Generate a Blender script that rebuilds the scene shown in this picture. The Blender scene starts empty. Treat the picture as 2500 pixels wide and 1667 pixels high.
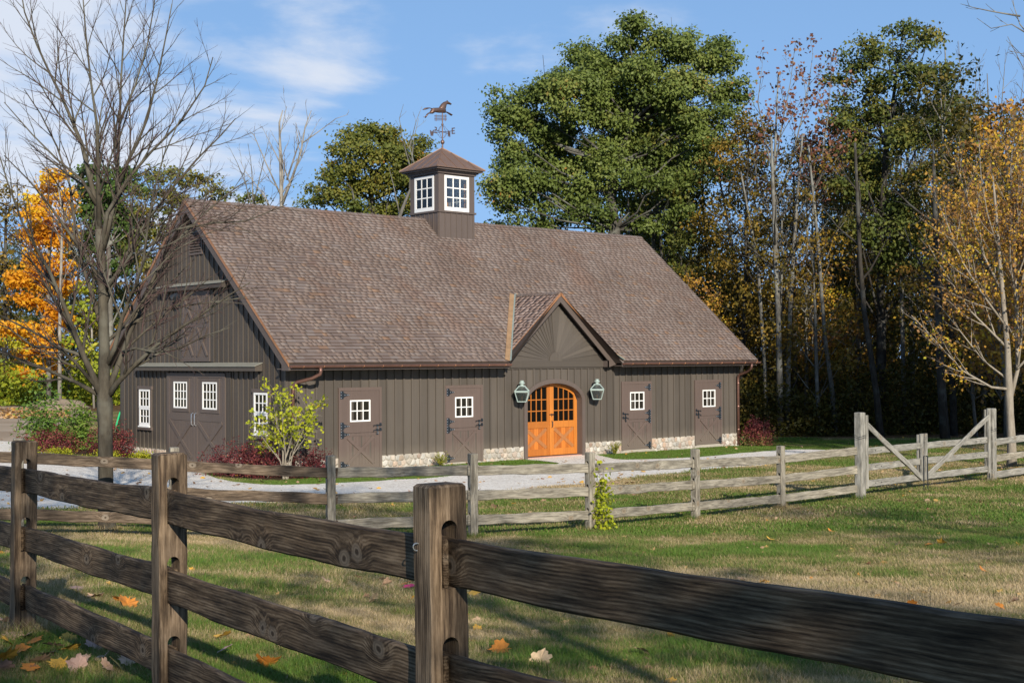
import bpy, bmesh, math, random
import numpy as np
from mathutils import Vector, Matrix, Quaternion
from mathutils.geometry import tessellate_polygon

# ------------------------------------------------------------------ camera, sky, sun, exposure
SC = bpy.context.scene
COL = SC.collection
CAM = np.array([-18.5203, -29.625, 2.5893])
YAW, PIT, ROL, FPX = 0.84466, 0.01334, -0.0053, 3268.475
FW = np.array([math.cos(YAW)*math.cos(PIT), math.sin(YAW)*math.cos(PIT), math.sin(PIT)])
RT0 = np.array([math.sin(YAW), -math.cos(YAW), 0.0])
UP0 = np.cross(RT0, FW)
RT = RT0*math.cos(ROL) + UP0*math.sin(ROL)
UP = UP0*math.cos(ROL) - RT0*math.sin(ROL)
cam_d = bpy.data.cameras.new('camera')
cam = bpy.data.objects.new('camera', cam_d)
COL.objects.link(cam)
cam.matrix_world = Matrix(((RT[0], UP[0], -FW[0], CAM[0]), (RT[1], UP[1], -FW[1], CAM[1]),
                           (RT[2], UP[2], -FW[2], CAM[2]), (0, 0, 0, 1)))
cam_d.sensor_width = 36.0
cam_d.lens = FPX/2500*36
cam_d.clip_start = 0.1
cam_d.clip_end = 6000
SC.camera = cam

SUN_TO = np.array([-0.50, -1.0, 0.48])            # towards the sun
SUN_TO = SUN_TO/np.linalg.norm(SUN_TO)
sun_el = math.asin(SUN_TO[2])
sun_az = math.atan2(SUN_TO[0], SUN_TO[1])
sd = bpy.data.lights.new('sun', 'SUN')
sd.energy = 5.0
sd.angle = math.radians(0.5)
sd.color = (1.0, 0.92, 0.79)
so = bpy.data.objects.new('sun', sd)
COL.objects.link(so)
so.rotation_euler = Vector(-SUN_TO).to_track_quat('-Z', 'Y').to_euler()

world = bpy.data.worlds.new('World')
SC.world = world
world.use_nodes = True
wn = world.node_tree
for n in list(wn.nodes):
    wn.nodes.remove(n)
def WN(t, **k):
    n = wn.nodes.new(t)
    for a, b in k.items():
        setattr(n, a, b)
    return n
w_out = WN('ShaderNodeOutputWorld')
w_bg = WN('ShaderNodeBackground')
w_bg.inputs[1].default_value = 0.070
sky = WN('ShaderNodeTexSky', sky_type='NISHITA')
sky.sun_disc = False
sky.sun_elevation = sun_el
sky.sun_rotation = sun_az % (2*math.pi)
sky.altitude = 200
sky.air_density = 1.0
sky.dust_density = 0.6
sky.ozone_density = 2.2
tc = WN('ShaderNodeTexCoord')
sep = WN('ShaderNodeSeparateXYZ')
wn.links.new(tc.outputs['Generated'], sep.inputs[0])
def wmath(op, a, b=None, clamp=False):
    n = WN('ShaderNodeMath', operation=op)
    n.use_clamp = clamp
    for i, v in enumerate((a, b)):
        if v is None:
            continue
        if isinstance(v, (int, float)):
            n.inputs[i].default_value = v
        else:
            wn.links.new(v, n.inputs[i])
    return n.outputs[0]
zz = wmath('ADD', wmath('MAXIMUM', sep.outputs[2], 0.0), 0.12)
cmb = WN('ShaderNodeCombineXYZ')
wn.links.new(wmath('DIVIDE', sep.outputs[0], zz), cmb.inputs[0])
wn.links.new(wmath('DIVIDE', sep.outputs[1], zz), cmb.inputs[1])
rot = WN('ShaderNodeMapping')
rot.inputs['Rotation'].default_value = (0, 0, math.radians(52))
rot.inputs['Scale'].default_value = (0.85, 1.0, 1.0)
rot.inputs['Location'].default_value = (1.9, 0.35, 0.0)
wn.links.new(cmb.outputs[0], rot.inputs[0])
nz = WN('ShaderNodeTexNoise')
nz.inputs['Scale'].default_value = 1.1
nz.inputs['Detail'].default_value = 9
nz.inputs['Roughness'].default_value = 0.56
nz.inputs['Distortion'].default_value = 0.25
wn.links.new(rot.outputs[0], nz.inputs['Vector'])
# one cloud bank low in the north, thinning out over the rest of the sky
bank = WN('ShaderNodeVectorMath', operation='DOT_PRODUCT')
bd = FW + RT*(-930/FPX) + UP*(735/FPX)
bd = bd/np.linalg.norm(bd)
bank.inputs[1].default_value = tuple(bd)
wn.links.new(tc.outputs['Generated'], bank.inputs[0])
bmr = WN('ShaderNodeMapRange')
bmr.interpolation_type = 'SMOOTHSTEP'
bmr.inputs['From Min'].default_value = 0.976
bmr.inputs['From Max'].default_value = 0.994
wn.links.new(bank.outputs['Value'], bmr.inputs['Value'])
thr = wmath('ADD', nz.outputs['Fac'], wmath('MULTIPLY', bmr.outputs[0], 0.23))
cr = WN('ShaderNodeMapRange')
cr.interpolation_type = 'SMOOTHSTEP'
cr.inputs['From Min'].default_value = 0.62
cr.inputs['From Max'].default_value = 0.78
cr.inputs['To Max'].default_value = 0.85
wn.links.new(thr, cr.inputs['Value'])
hz = WN('ShaderNodeMapRange')                     # pale low sky
hz.inputs['From Min'].default_value = 0.0
hz.inputs['From Max'].default_value = 0.55
hz.inputs['To Min'].default_value = 0.88
hz.inputs['To Max'].default_value = 0.30
wn.links.new(sep.outputs[2], hz.inputs['Value'])
mixh = WN('ShaderNodeMix', data_type='RGBA')
mixh.inputs[7].default_value = (3.3, 6.3, 11.6, 1)
wn.links.new(hz.outputs[0], mixh.inputs[0])
wn.links.new(sky.outputs[0], mixh.inputs[6])
mixc = WN('ShaderNodeMix', data_type='RGBA')
mixc.inputs[7].default_value = (9.4, 9.9, 10.9, 1)
wn.links.new(cr.outputs[0], mixc.inputs[0])
wn.links.new(mixh.outputs[2], mixc.inputs[6])
wn.links.new(mixc.outputs[2], w_bg.inputs[0])
wn.links.new(w_bg.outputs[0], w_out.inputs[0])

SC.view_settings.view_transform = 'Standard'
SC.view_settings.look = 'None'
SC.view_settings.exposure = 0.27
SC.view_settings.gamma = 1.0
SC.view_settings.use_curve_mapping = False
SC.cycles.max_bounces = 6
SC.cycles.transparent_max_bounces = 12
SC.cycles.use_denoising = True

# ------------------------------------------------------------------ helpers
rng = random.Random(11)
def ray(px, py):
    return FW + RT*((px-1250)/FPX) - UP*((py-833.5)/FPX)
def at(px, py, depth):
    """Point of the place that the photograph's pixel (2500 wide) shows at a given depth."""
    return CAM + ray(px, py)*depth
def cf(X, Z):
    return CAM[0] + RT0[0]*X + math.cos(YAW)*Z, CAM[1] + RT0[1]*X + math.sin(YAW)*Z

_cp = [(0,-8,1.62),(-9,-8,1.66),(9,-8,1.6),(0,0,1.66),(-.3,4.4,1.68),(-1.65,6.55,1.74),(-3.25,8.8,1.80),(3,5,1.72),(8,6,1.8),
       (6,12,2.22),(0,12,2.2),(-4,14,2.12),(-9,12,1.95),(-6.6,18,2.38),(-4.77,18.9,2.52),(-2.68,19.8,2.68),(-.6,20.6,2.75),
       (1.27,21.8,2.80),(3.27,23.9,2.88),(5.18,25.8,2.92),(6.9,27,2.86),(10.96,30.8,2.88),(14,34,2.9),(-5.9,19.5,2.44),(-12,20,2.3),
       (14,18,2.5),(12,54,3.12),(18,48,3.0),(22,54,3.0),(9,50,3.1),(-16,45,2.55),(-12,36,2.7),(-22,70,2.45),(-14,72,2.5),(10,75,3.0),(25,75,3.0),(-40,60,2.4),
       (40,60,2.9),(40,20,2.5),(-40,20,2.2),(0,100,2.9),(-50,110,2.5),(50,110,2.8),(0,-40,1.6),(-40,-30,1.7),(40,-30,1.7)]
_P = [cf(a, b) + (CAM[2]-c,) for a, b, c in _cp]
_P += [(x, -0.5, z) for x, z in ((0,-.40),(3,-.39),(6,-.38),(9.5,-.40),(13,-.42),(16,-.43),(18.3,-.45))]
_P += [(-.5, 5, -.33), (-.5, 9.6, -.20), (9, 12, -.4), (18.5, 9, -.45), (9, 5, -.42)]
_P = np.array(_P)
def _tps(r2):
    return np.where(r2 > 1e-9, 0.5*r2*np.log(r2+1e-12), 0.0)
_n = len(_P)
_d2 = ((_P[:, None, :2]-_P[None, :, :2])**2).sum(-1)
_A = np.zeros((_n+3, _n+3))
_A[:_n, :_n] = _tps(_d2) + np.eye(_n)*2.0
_A[:_n, _n] = 1
_A[:_n, _n+1:] = _P[:, :2]
_A[_n:, :_n] = _A[:_n, _n:].T
_w = np.linalg.solve(_A, np.concatenate([_P[:, 2], np.zeros(3)]))
def H(x, y):
    """Height of the ground."""
    x = np.asarray(x, float); y = np.asarray(y, float)
    sh = x.shape
    x = x.ravel(); y = y.ravel()
    out = np.empty(len(x))
    for i in range(0, len(x), 20000):
        a, b = x[i:i+20000], y[i:i+20000]
        r2 = (a[:, None]-_P[None, :, 0])**2 + (b[:, None]-_P[None, :, 1])**2
        z = _tps(r2) @ _w[:_n] + _w[_n] + a*_w[_n+1] + b*_w[_n+2]
        rr = np.sqrt((a-5)**2 + (b-5)**2)
        k = np.clip((rr-65)/60, 0, 1)
        k = k*k*(3-2*k)
        out[i:i+20000] = z*(1-k) + (-0.2)*k
    return out.reshape(sh)
def h1(x, y):
    return float(H(np.array([x]), np.array([y]))[0])
_T = np.concatenate([np.arange(3, 60, .05), np.arange(60, 160, .25)])
def gp(px, py):
    """Where the line of sight of a pixel meets the ground."""
    d = ray(px, py)
    X = CAM[0]+d[0]*_T; Y = CAM[1]+d[1]*_T; Z = CAM[2]+d[2]*_T
    below = np.nonzero(Z < H(X, Y))[0]
    i = below[0] if len(below) else len(_T)-1
    return X[i], Y[i], H(X[i:i+1], Y[i:i+1])[0]

class MB:
    """Collects polygons; build() links them as ONE mesh object."""
    def __init__(s):
        s.v = []; s.f = []; s.m = []; s.t = []
    def add(s, vs, fs, m=0, t=0.5):
        o = len(s.v)
        s.v.extend([tuple(map(float, p)) for p in vs])
        for f in fs:
            s.f.append([i+o for i in f]); s.m.append(m); s.t.append(t)
    def box(s, x0, x1, y0, y1, z0, z1, m=0, t=0.5):
        s.add([(x0,y0,z0),(x1,y0,z0),(x1,y1,z0),(x0,y1,z0),(x0,y0,z1),(x1,y0,z1),(x1,y1,z1),(x0,y1,z1)],
              [(0,3,2,1),(4,5,6,7),(0,1,5,4),(1,2,6,5),(2,3,7,6),(3,0,4,7)], m, t)
        return s
    def obox(s, c, ax, h, m=0, t=0.5):
        c = np.array(c, float); A = [np.array(a, float)*k for a, k in zip(ax, h)]
        vs = [c + A[0]*i + A[1]*j + A[2]*k for k in (-1, 1) for i, j in ((-1,-1),(1,-1),(1,1),(-1,1))]
        s.add(vs, [(0,3,2,1),(4,5,6,7),(0,1,5,4),(1,2,6,5),(2,3,7,6),(3,0,4,7)], m, t)
        return s
    def bar(s, a, b, w, d, up=(0,0,1), m=0, t=0.5):
        """Straight bar a-b, w wide (across), d deep (along 'up')."""
        a = np.array(a, float); b = np.array(b, float); x = b-a; L = np.linalg.norm(x); x = x/L
        u = np.array(up, float); y = np.cross(u, x); y = y/np.linalg.norm(y); z = np.cross(x, y)
        return s.obox((a+b)/2, (x, y, z), (L/2, w/2, d/2), m, t)
    def prism(s, pts, frame, d0, d1, m=0, t=0.5):
        """Polygon pts (u,v) in a frame (origin, U, V, N), from depth d0 to d1 along N."""
        o, U, V, N = [np.array(a, float) for a in frame]
        n = len(pts)
        a = [o + U*p[0] + V*p[1] + N*d0 for p in pts]; b = [o + U*p[0] + V*p[1] + N*d1 for p in pts]
        tri = tessellate_polygon([[Vector((p[0], p[1], 0)) for p in pts]])
        base = len(s.v)
        s.add(a+b, [], m)
        fs = [tuple(x) for x in tri] + [tuple(n+i for i in x[::-1]) for x in tri]
        fs += [(i, (i+1) % n, n+(i+1) % n, n+i) for i in range(n)]
        for f in fs:
            s.f.append([i+base for i in f]); s.m.append(m); s.t.append(t)
        return s
    def tube(s, pts, rad, n=6, m=0, t=0.5, cap=True):
        P = [np.array(p, float) for p in pts]
        if not hasattr(rad, '__len__'):
            rad = [rad]*len(P)
        rings = []; ref = None
        for i, p in enumerate(P):
            d = P[min(i+1, len(P)-1)] - P[max(i-1, 0)]
            d = d/(np.linalg.norm(d)+1e-12)
            if ref is None:
                ref = np.array((0, 0, 1.0)) if abs(d[2]) < .9 else np.array((1.0, 0, 0))
            u = ref - d*np.dot(ref, d); u = u/(np.linalg.norm(u)+1e-12); ref = u
            w = np.cross(d, u)
            rings.append([p + (u*math.cos(a) + w*math.sin(a))*rad[i] for a in [2*math.pi*k/n for k in range(n)]])
        vs = [q for r in rings for q in r]
        fs = [(i*n+k, i*n+(k+1) % n, (i+1)*n+(k+1) % n, (i+1)*n+k) for i in range(len(P)-1) for k in range(n)]
        if cap:
            fs += [tuple(range(n-1, -1, -1)), tuple(range((len(P)-1)*n, len(P)*n))]
        s.add(vs, fs, m, t)
        return s
    def lathe(s, c, prof, n=10, m=0, t=0.5):
        vs = []; k = len(prof)
        for r, z in prof:
            vs += [(c[0]+r*math.cos(2*math.pi*i/n), c[1]+r*math.sin(2*math.pi*i/n), c[2]+z) for i in range(n)]
        fs = [(j*n+i, j*n+(i+1) % n, (j+1)*n+(i+1) % n, (j+1)*n+i) for j in range(k-1) for i in range(n)]
        fs += [tuple(range(n-1, -1, -1)), tuple(range((k-1)*n, k*n))]
        s.add(vs, fs, m, t)
        return s
    def mesh(s, name, mats, smooth=False, o=(0,0,0)):
        me = bpy.data.meshes.new(name)
        v = np.array(s.v, float).reshape(-1, 3) - np.array(o, float)
        me.from_pydata(v.tolist(), [], s.f)
        for q in (mats if isinstance(mats, (list, tuple)) else [mats]):
            me.materials.append(q)
        me.polygons.foreach_set('material_index', s.m)
        a = me.attributes.new('tint', 'FLOAT', 'FACE')
        a.data.foreach_set('value', s.t)
        if smooth:
            me.polygons.foreach_set('use_smooth', [True]*len(s.f))
        me.update()
        return me
    def build(s, name, mats, parent=None, smooth=False, o=(0,0,0), fix=True):
        me = s.mesh(name, mats, smooth, o)
        if fix:
            bm = bmesh.new(); bm.from_mesh(me)
            bmesh.ops.recalc_face_normals(bm, faces=bm.faces)
            bm.to_mesh(me); bm.free()
        return link(name, me, parent)
def link(name, me, parent=None):
    ob = bpy.data.objects.new(name, me)
    COL.objects.link(ob)
    if parent is not None:
        ob.parent = parent
    return ob
def tag(ob, label=None, cat=None, group=None, kind=None):
    for k, v in (('label', label), ('category', cat), ('group', group), ('kind', kind)):
        if v:
            ob[k] = v
    return ob
def thing(name, label, cat, loc=(0,0,0), group=None, rz=0):
    e = bpy.data.objects.new(name, None)
    e.empty_display_size = .2
    COL.objects.link(e)
    e.location = loc
    e.rotation_euler = (0, 0, rz)
    return tag(e, label, cat, group)
def copy_tree(o, parent=None):
    c = o.copy(); COL.objects.link(c)
    if parent is not None:
        c.parent = parent
    for ch in list(o.children):
        copy_tree(ch, c)
    return c
def np_mesh(name, V, F, mats, tint=None, mi=None, smooth=False):
    """Mesh from numpy arrays; F is an (n,k) array."""
    me = bpy.data.meshes.new(name)
    n, k = F.shape
    me.vertices.add(len(V)); me.vertices.foreach_set('co', np.asarray(V, np.float32).ravel())
    me.loops.add(n*k); me.loops.foreach_set('vertex_index', F.astype(np.int32).ravel())
    me.polygons.add(n)
    me.polygons.foreach_set('loop_start', (np.arange(n)*k).astype(np.int32))
    for q in (mats if isinstance(mats, (list, tuple)) else [mats]):
        me.materials.append(q)
    if mi is not None:
        me.polygons.foreach_set('material_index', mi.astype(np.int32))
    if smooth:
        me.polygons.foreach_set('use_smooth', [True]*n)
    if tint is not None:
        a = me.attributes.new('tint', 'FLOAT', 'FACE')
        a.data.foreach_set('value', np.asarray(tint, np.float32))
    me.update(calc_edges=True)
    me.validate()
    return me
# ------------------------------------------------------------------ materials
class NT:
    def __init__(s, name):
        s.m = bpy.data.materials.new(name); s.m.use_nodes = True
        s.t = s.m.node_tree
        s.b = s.t.nodes['Principled BSDF']; s.out = s.t.nodes['Material Output']
    def n(s, typ, **k):
        x = s.t.nodes.new(typ)
        for a, b in k.items():
            setattr(x, a, b)
        return x
    def l(s, a, b):
        s.t.links.new(a, b)
    def val(s, sock, v):
        if isinstance(v, (int, float)):
            sock.default_value = v
        elif isinstance(v, (tuple, list)):
            sock.default_value = tuple(v) + ((1,) if len(v) == 3 and len(sock.default_value) == 4 else ())
        else:
            s.l(v, sock)
    def math(s, op, a, b=0.0, clamp=False):
        x = s.n('ShaderNodeMath', operation=op); x.use_clamp = clamp
        s.val(x.inputs[0], a); s.val(x.inputs[1], b)
        return x.outputs[0]
    def noise(s, vec, scale, detail=4, rough=.55, dist=0.0):
        x = s.n('ShaderNodeTexNoise')
        x.inputs['Scale'].default_value = scale; x.inputs['Detail'].default_value = detail
        x.inputs['Roughness'].default_value = rough; x.inputs['Distortion'].default_value = dist
        if vec is not None:
            s.l(vec, x.inputs['Vector'])
        return x.outputs['Fac']
    def coord(s, kind='Object', scale=None, loc=None):
        c = s.n('ShaderNodeTexCoord').outputs[kind]
        if scale is None and loc is None:
            return c
        mp = s.n('ShaderNodeMapping'); s.l(c, mp.inputs[0])
        if scale:
            mp.inputs['Scale'].default_value = scale
        if loc is not None:
            s.val(mp.inputs['Location'], loc)
        return mp.outputs[0]
    def pos(s, scale=None):
        c = s.n('ShaderNodeNewGeometry').outputs['Position']
        if scale is None:
            return c
        mp = s.n('ShaderNodeMapping'); s.l(c, mp.inputs[0]); mp.inputs['Scale'].default_value = scale
        return mp.outputs[0]
    def ramp(s, fac, stops, mode='LINEAR'):
        r = s.n('ShaderNodeValToRGB'); e = r.color_ramp.elements; r.color_ramp.interpolation = mode
        while len(e) < len(stops):
            e.new(1)
        for q, (p, c) in zip(e, stops):
            q.position = p; q.color = tuple(c)+(1,)
        s.l(fac, r.inputs[0])
        return r.outputs[0]
    def mix(s, f, a, b, mode='MIX'):
        x = s.n('ShaderNodeMix', data_type='RGBA', blend_type=mode)
        s.val(x.inputs[0], f); s.val(x.inputs[6], a); s.val(x.inputs[7], b)
        return x.outputs[2]
    def rangev(s, v, a, b, c=0., d=1., smooth=True):
        x = s.n('ShaderNodeMapRange')
        if smooth:
            x.interpolation_type = 'SMOOTHSTEP'
        s.l(v, x.inputs[0])
        for i, q in enumerate((a, b, c, d)):
            x.inputs[i+1].default_value = q
        return x.outputs[0]
    def rnd(s):
        return s.n('ShaderNodeObjectInfo').outputs['Random']
    def attr(s, name='tint', typ='GEOMETRY'):
        x = s.n('ShaderNodeAttribute'); x.attribute_name = name; x.attribute_type = typ
        return x.outputs['Fac']
    def bump(s, h, strength=.3, dist=.01):
        x = s.n('ShaderNodeBump'); x.inputs['Strength'].default_value = strength; x.inputs['Distance'].default_value = dist
        s.l(h, x.inputs['Height']); s.l(x.outputs[0], s.b.inputs['Normal'])
    def set(s, col=None, rough=.6, metal=0., spec=.4):
        if col is not None:
            s.val(s.b.inputs['Base Color'], col)
        s.val(s.b.inputs['Roughness'], rough); s.val(s.b.inputs['Metallic'], metal)
        s.b.inputs['Specular IOR Level'].default_value = spec
        return s.m

def paint(name, col, rough=.55, var=.16, grain=(30, 30, 1.2), metal=0., spec=.35, bump=.15, objvar=.1):
    t = NT(name)
    g = t.noise(t.pos(grain), 1.0, 5, .6)
    w = t.noise(t.pos(), 0.9, 4)
    f = t.math('ADD', t.math('MULTIPLY', g, .6), t.math('MULTIPLY', w, .4))
    f = t.math('ADD', f, t.math('MULTIPLY', t.math('SUBTRACT', t.rnd(), .5), objvar*2))
    lo = tuple(c*(1-var) for c in col); hi = tuple(min(1, c*(1+var)) for c in col)
    c = t.ramp(f, [(.3, lo), (.7, hi)])
    if name.startswith(('siding', 'door_paint')):            # splashed soil low on the boards
        z = t.n('ShaderNodeSeparateXYZ'); t.l(t.pos(), z.inputs[0])
        sp = t.math('ADD', z.outputs[2], t.math('MULTIPLY', t.noise(t.pos((5, 5, 3)), 1.0, 5, .65), .55))
        c = t.mix(t.rangev(sp, .12, .62, .45, 0), c, (.19, .16, .125))
    if bump:
        t.bump(g, bump, .004)
    return t.set(c, rough, metal, spec)

MT = {}
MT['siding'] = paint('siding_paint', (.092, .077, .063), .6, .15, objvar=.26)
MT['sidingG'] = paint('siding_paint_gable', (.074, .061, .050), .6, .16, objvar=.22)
MT['door'] = paint('door_paint', (.124, .090, .076), .5, .10)
MT['trim'] = paint('trim_paint', (.108, .084, .072), .5, .10)
MT['white'] = paint('white_paint', (.80, .79, .76), .4, .05, bump=0)
MT['iron'] = paint('black_iron', (.042, .050, .060), .42, .3, (40, 40, 40), .6, .5)
MT['bolt'] = paint('bolt_steel', (.62, .64, .66), .35, .1, (40, 40, 40), .7, .5)
MT['copper'] = paint('brown_copper', (.215, .112, .086), .38, .22, (6, 6, 6), .55, .5, .05)
MT['copperB'] = paint('bright_copper', (.48, .225, .105), .42, .2, (9, 9, 9), .45, .5, .05)
MT['copperR'] = paint('roof_copper', (.240, .150, .105), .45, .16, (5, 5, 5), .45, .5, .05)
MT['valley'] = paint('valley_copper', (.50, .30, .15), .42, .28, (4, 4, 9), .4, .5, .05)
MT['verdigris'] = paint('verdigris', (.34, .415, .385), .6, .16, (25, 25, 25), .1, .3)
MT['chrome'] = paint('steel', (.75, .76, .77), .25, .05, (20, 20, 20), .9, .5, 0)
MT['dark'] = paint('dark_interior', (.012, .010, .009), .9, .2, bump=0)
MT['inside'] = paint('inside_wood', (.55, .25, .06), .6, .2, (20, 20, 2))
MT['mortar'] = paint('mortar', (.40, .36, .30), .9, .12, (14, 14, 14))
MT['curb'] = paint('brick_sill', (.50, .30, .24), .8, .15, (14, 14, 14))
MT['bronze'] = paint('bronze', (.20, .125, .10), .38, .25, (14, 14, 14), .6, .5)
MT['green_plastic'] = paint('green_plastic', (.02, .42, .17), .4, .1)

def orange_wood(name, c0, c1):
    t = NT(name)
    p = t.pos((26, 26, 1.5))
    g = t.noise(p, 1.0, 5, .6, .4)
    f = t.math('ADD', g, t.math('MULTIPLY', t.math('SUBTRACT', t.rnd(), .5), .5))
    t.bump(g, .08, .003)
    return t.set(t.ramp(f, [(.25, c0), (.75, c1)]), .38, 0, .4)
MT['orange'] = orange_wood('varnished_wood', (.37, .120, .020), (.55, .195, .034))
MT['orangeD'] = orange_wood('varnished_brace', (.25, .105, .040), (.40, .165, .055))
MT['orangeP'] = orange_wood('varnished_plank', (.34, .098, .016), (.56, .180, .030))

def pane(name, col, rough=.04, spec=.6):
    t = NT(name)
    w = t.noise(t.pos((3, 3, 3)), 1.0, 2)
    t.bump(w, .05, .02)
    return t.set(col, rough, 0, spec)
MT['pane'] = pane('window_glass', (.018, .016, .013))
MT['paneB'] = pane('dark_glass', (.004, .004, .004), .08, .25)
def clear_glass(name, col, alpha, rough=.03):
    t = NT(name)
    g = t.n('ShaderNodeBsdfGlossy'); g.inputs['Roughness'].default_value = rough
    d = t.n('ShaderNodeBsdfDiffuse'); d.inputs['Color'].default_value = tuple(col)+(1,)
    tr = t.n('ShaderNodeBsdfTransparent')
    tr.inputs['Color'].default_value = (.95, .97, .96, 1)
    a = t.n('ShaderNodeMixShader'); a.inputs[0].default_value = alpha
    t.l(tr.outputs[0], a.inputs[1]); t.l(d.outputs[0], a.inputs[2])
    b = t.n('ShaderNodeMixShader')
    fr = t.n('ShaderNodeFresnel'); fr.inputs[0].default_value = 1.5
    t.l(fr.outputs[0], b.inputs[0]); t.l(a.outputs[0], b.inputs[1]); t.l(g.outputs[0], b.inputs[2])
    t.l(b.outputs[0], t.out.inputs[0])
    return t.m
MT['clear'] = clear_glass('clear_glass', (.1, .1, .1), .08)
MT['lampglass'] = clear_glass('lamp_glass', (.12, .14, .13), .16, .12)

def shingle(name, src, gain=1.0):
    t = NT(name)
    f = t.attr() if src == 'attr' else t.rnd()
    st = t.noise(t.pos((20, 5, 5)), 1.0, 3, .5)
    bl = t.noise(t.pos(), .55, 3)
    c = t.ramp(f, [(0, (.150, .115, .100)), (.25, (.163, .127, .112)), (.5, (.172, .136, .121)), (.70, (.180, .146, .131)),
                   (.91, (.196, .165, .151)), (.97, (.185, .134, .104)), (1, (.205, .130, .088))])
    c = t.mix(.10, c, t.ramp(st, [(.3, (.62, .62, .62)), (.72, (1.2, 1.17, 1.14))]), 'MULTIPLY')
    rp = t.noise(t.pos((.8, .45, .45)), 1.0, 5, .62)          # redder, less weathered patches
    c = t.mix(t.rangev(rp, .50, .70, 0, .55), c, (.165, .098, .072))
    c = t.mix(.8, c, t.ramp(bl, [(.3, (.80, .76, .73)), (.7, (1.15, 1.13, 1.12))]), 'MULTIPLY')
    if gain != 1.0:                                      # sunlit lift painted into the entrance gable's pinker left slope
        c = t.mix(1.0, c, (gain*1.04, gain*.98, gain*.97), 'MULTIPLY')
    t.bump(st, .15, .004)
    return t.set(c, .75, 0, .3)
MT['butt'] = paint('shingle_butt', (.085, .050, .032), .85, .3, (9, 9, 9))
MT['shingle'] = shingle('cedar_shingle', 'rnd')
MT['shingleN'] = shingle('sun_tinted_cedar_shingle', 'rnd', 1.38)
MT['shingleLitM'] = shingle('sun_tinted_cedar_shingle_field', 'attr', 1.38)
MT['shingleM'] = shingle('cedar_shingle_field', 'attr')

def stone():
    t = NT('field_stone')
    n = t.noise(t.pos(), 14, 5, .6)
    c = t.ramp(t.rnd(), [(0, (.46, .41, .34)), (.18, (.33, .305, .27)), (.35, (.54, .49, .42)), (.5, (.45, .30, .21)),
                         (.62, (.39, .375, .34)), (.78, (.60, .56, .50)), (.9, (.27, .185, .14)), (1, (.48, .43, .34))])
    c = t.mix(.5, c, t.ramp(n, [(.3, (.62, .62, .62)), (.7, (1.22, 1.2, 1.16))]), 'MULTIPLY')
    t.bump(n, .3, .01)
    return t.set(c, .85, 0, .3)
MT['stone'] = stone()

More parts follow.
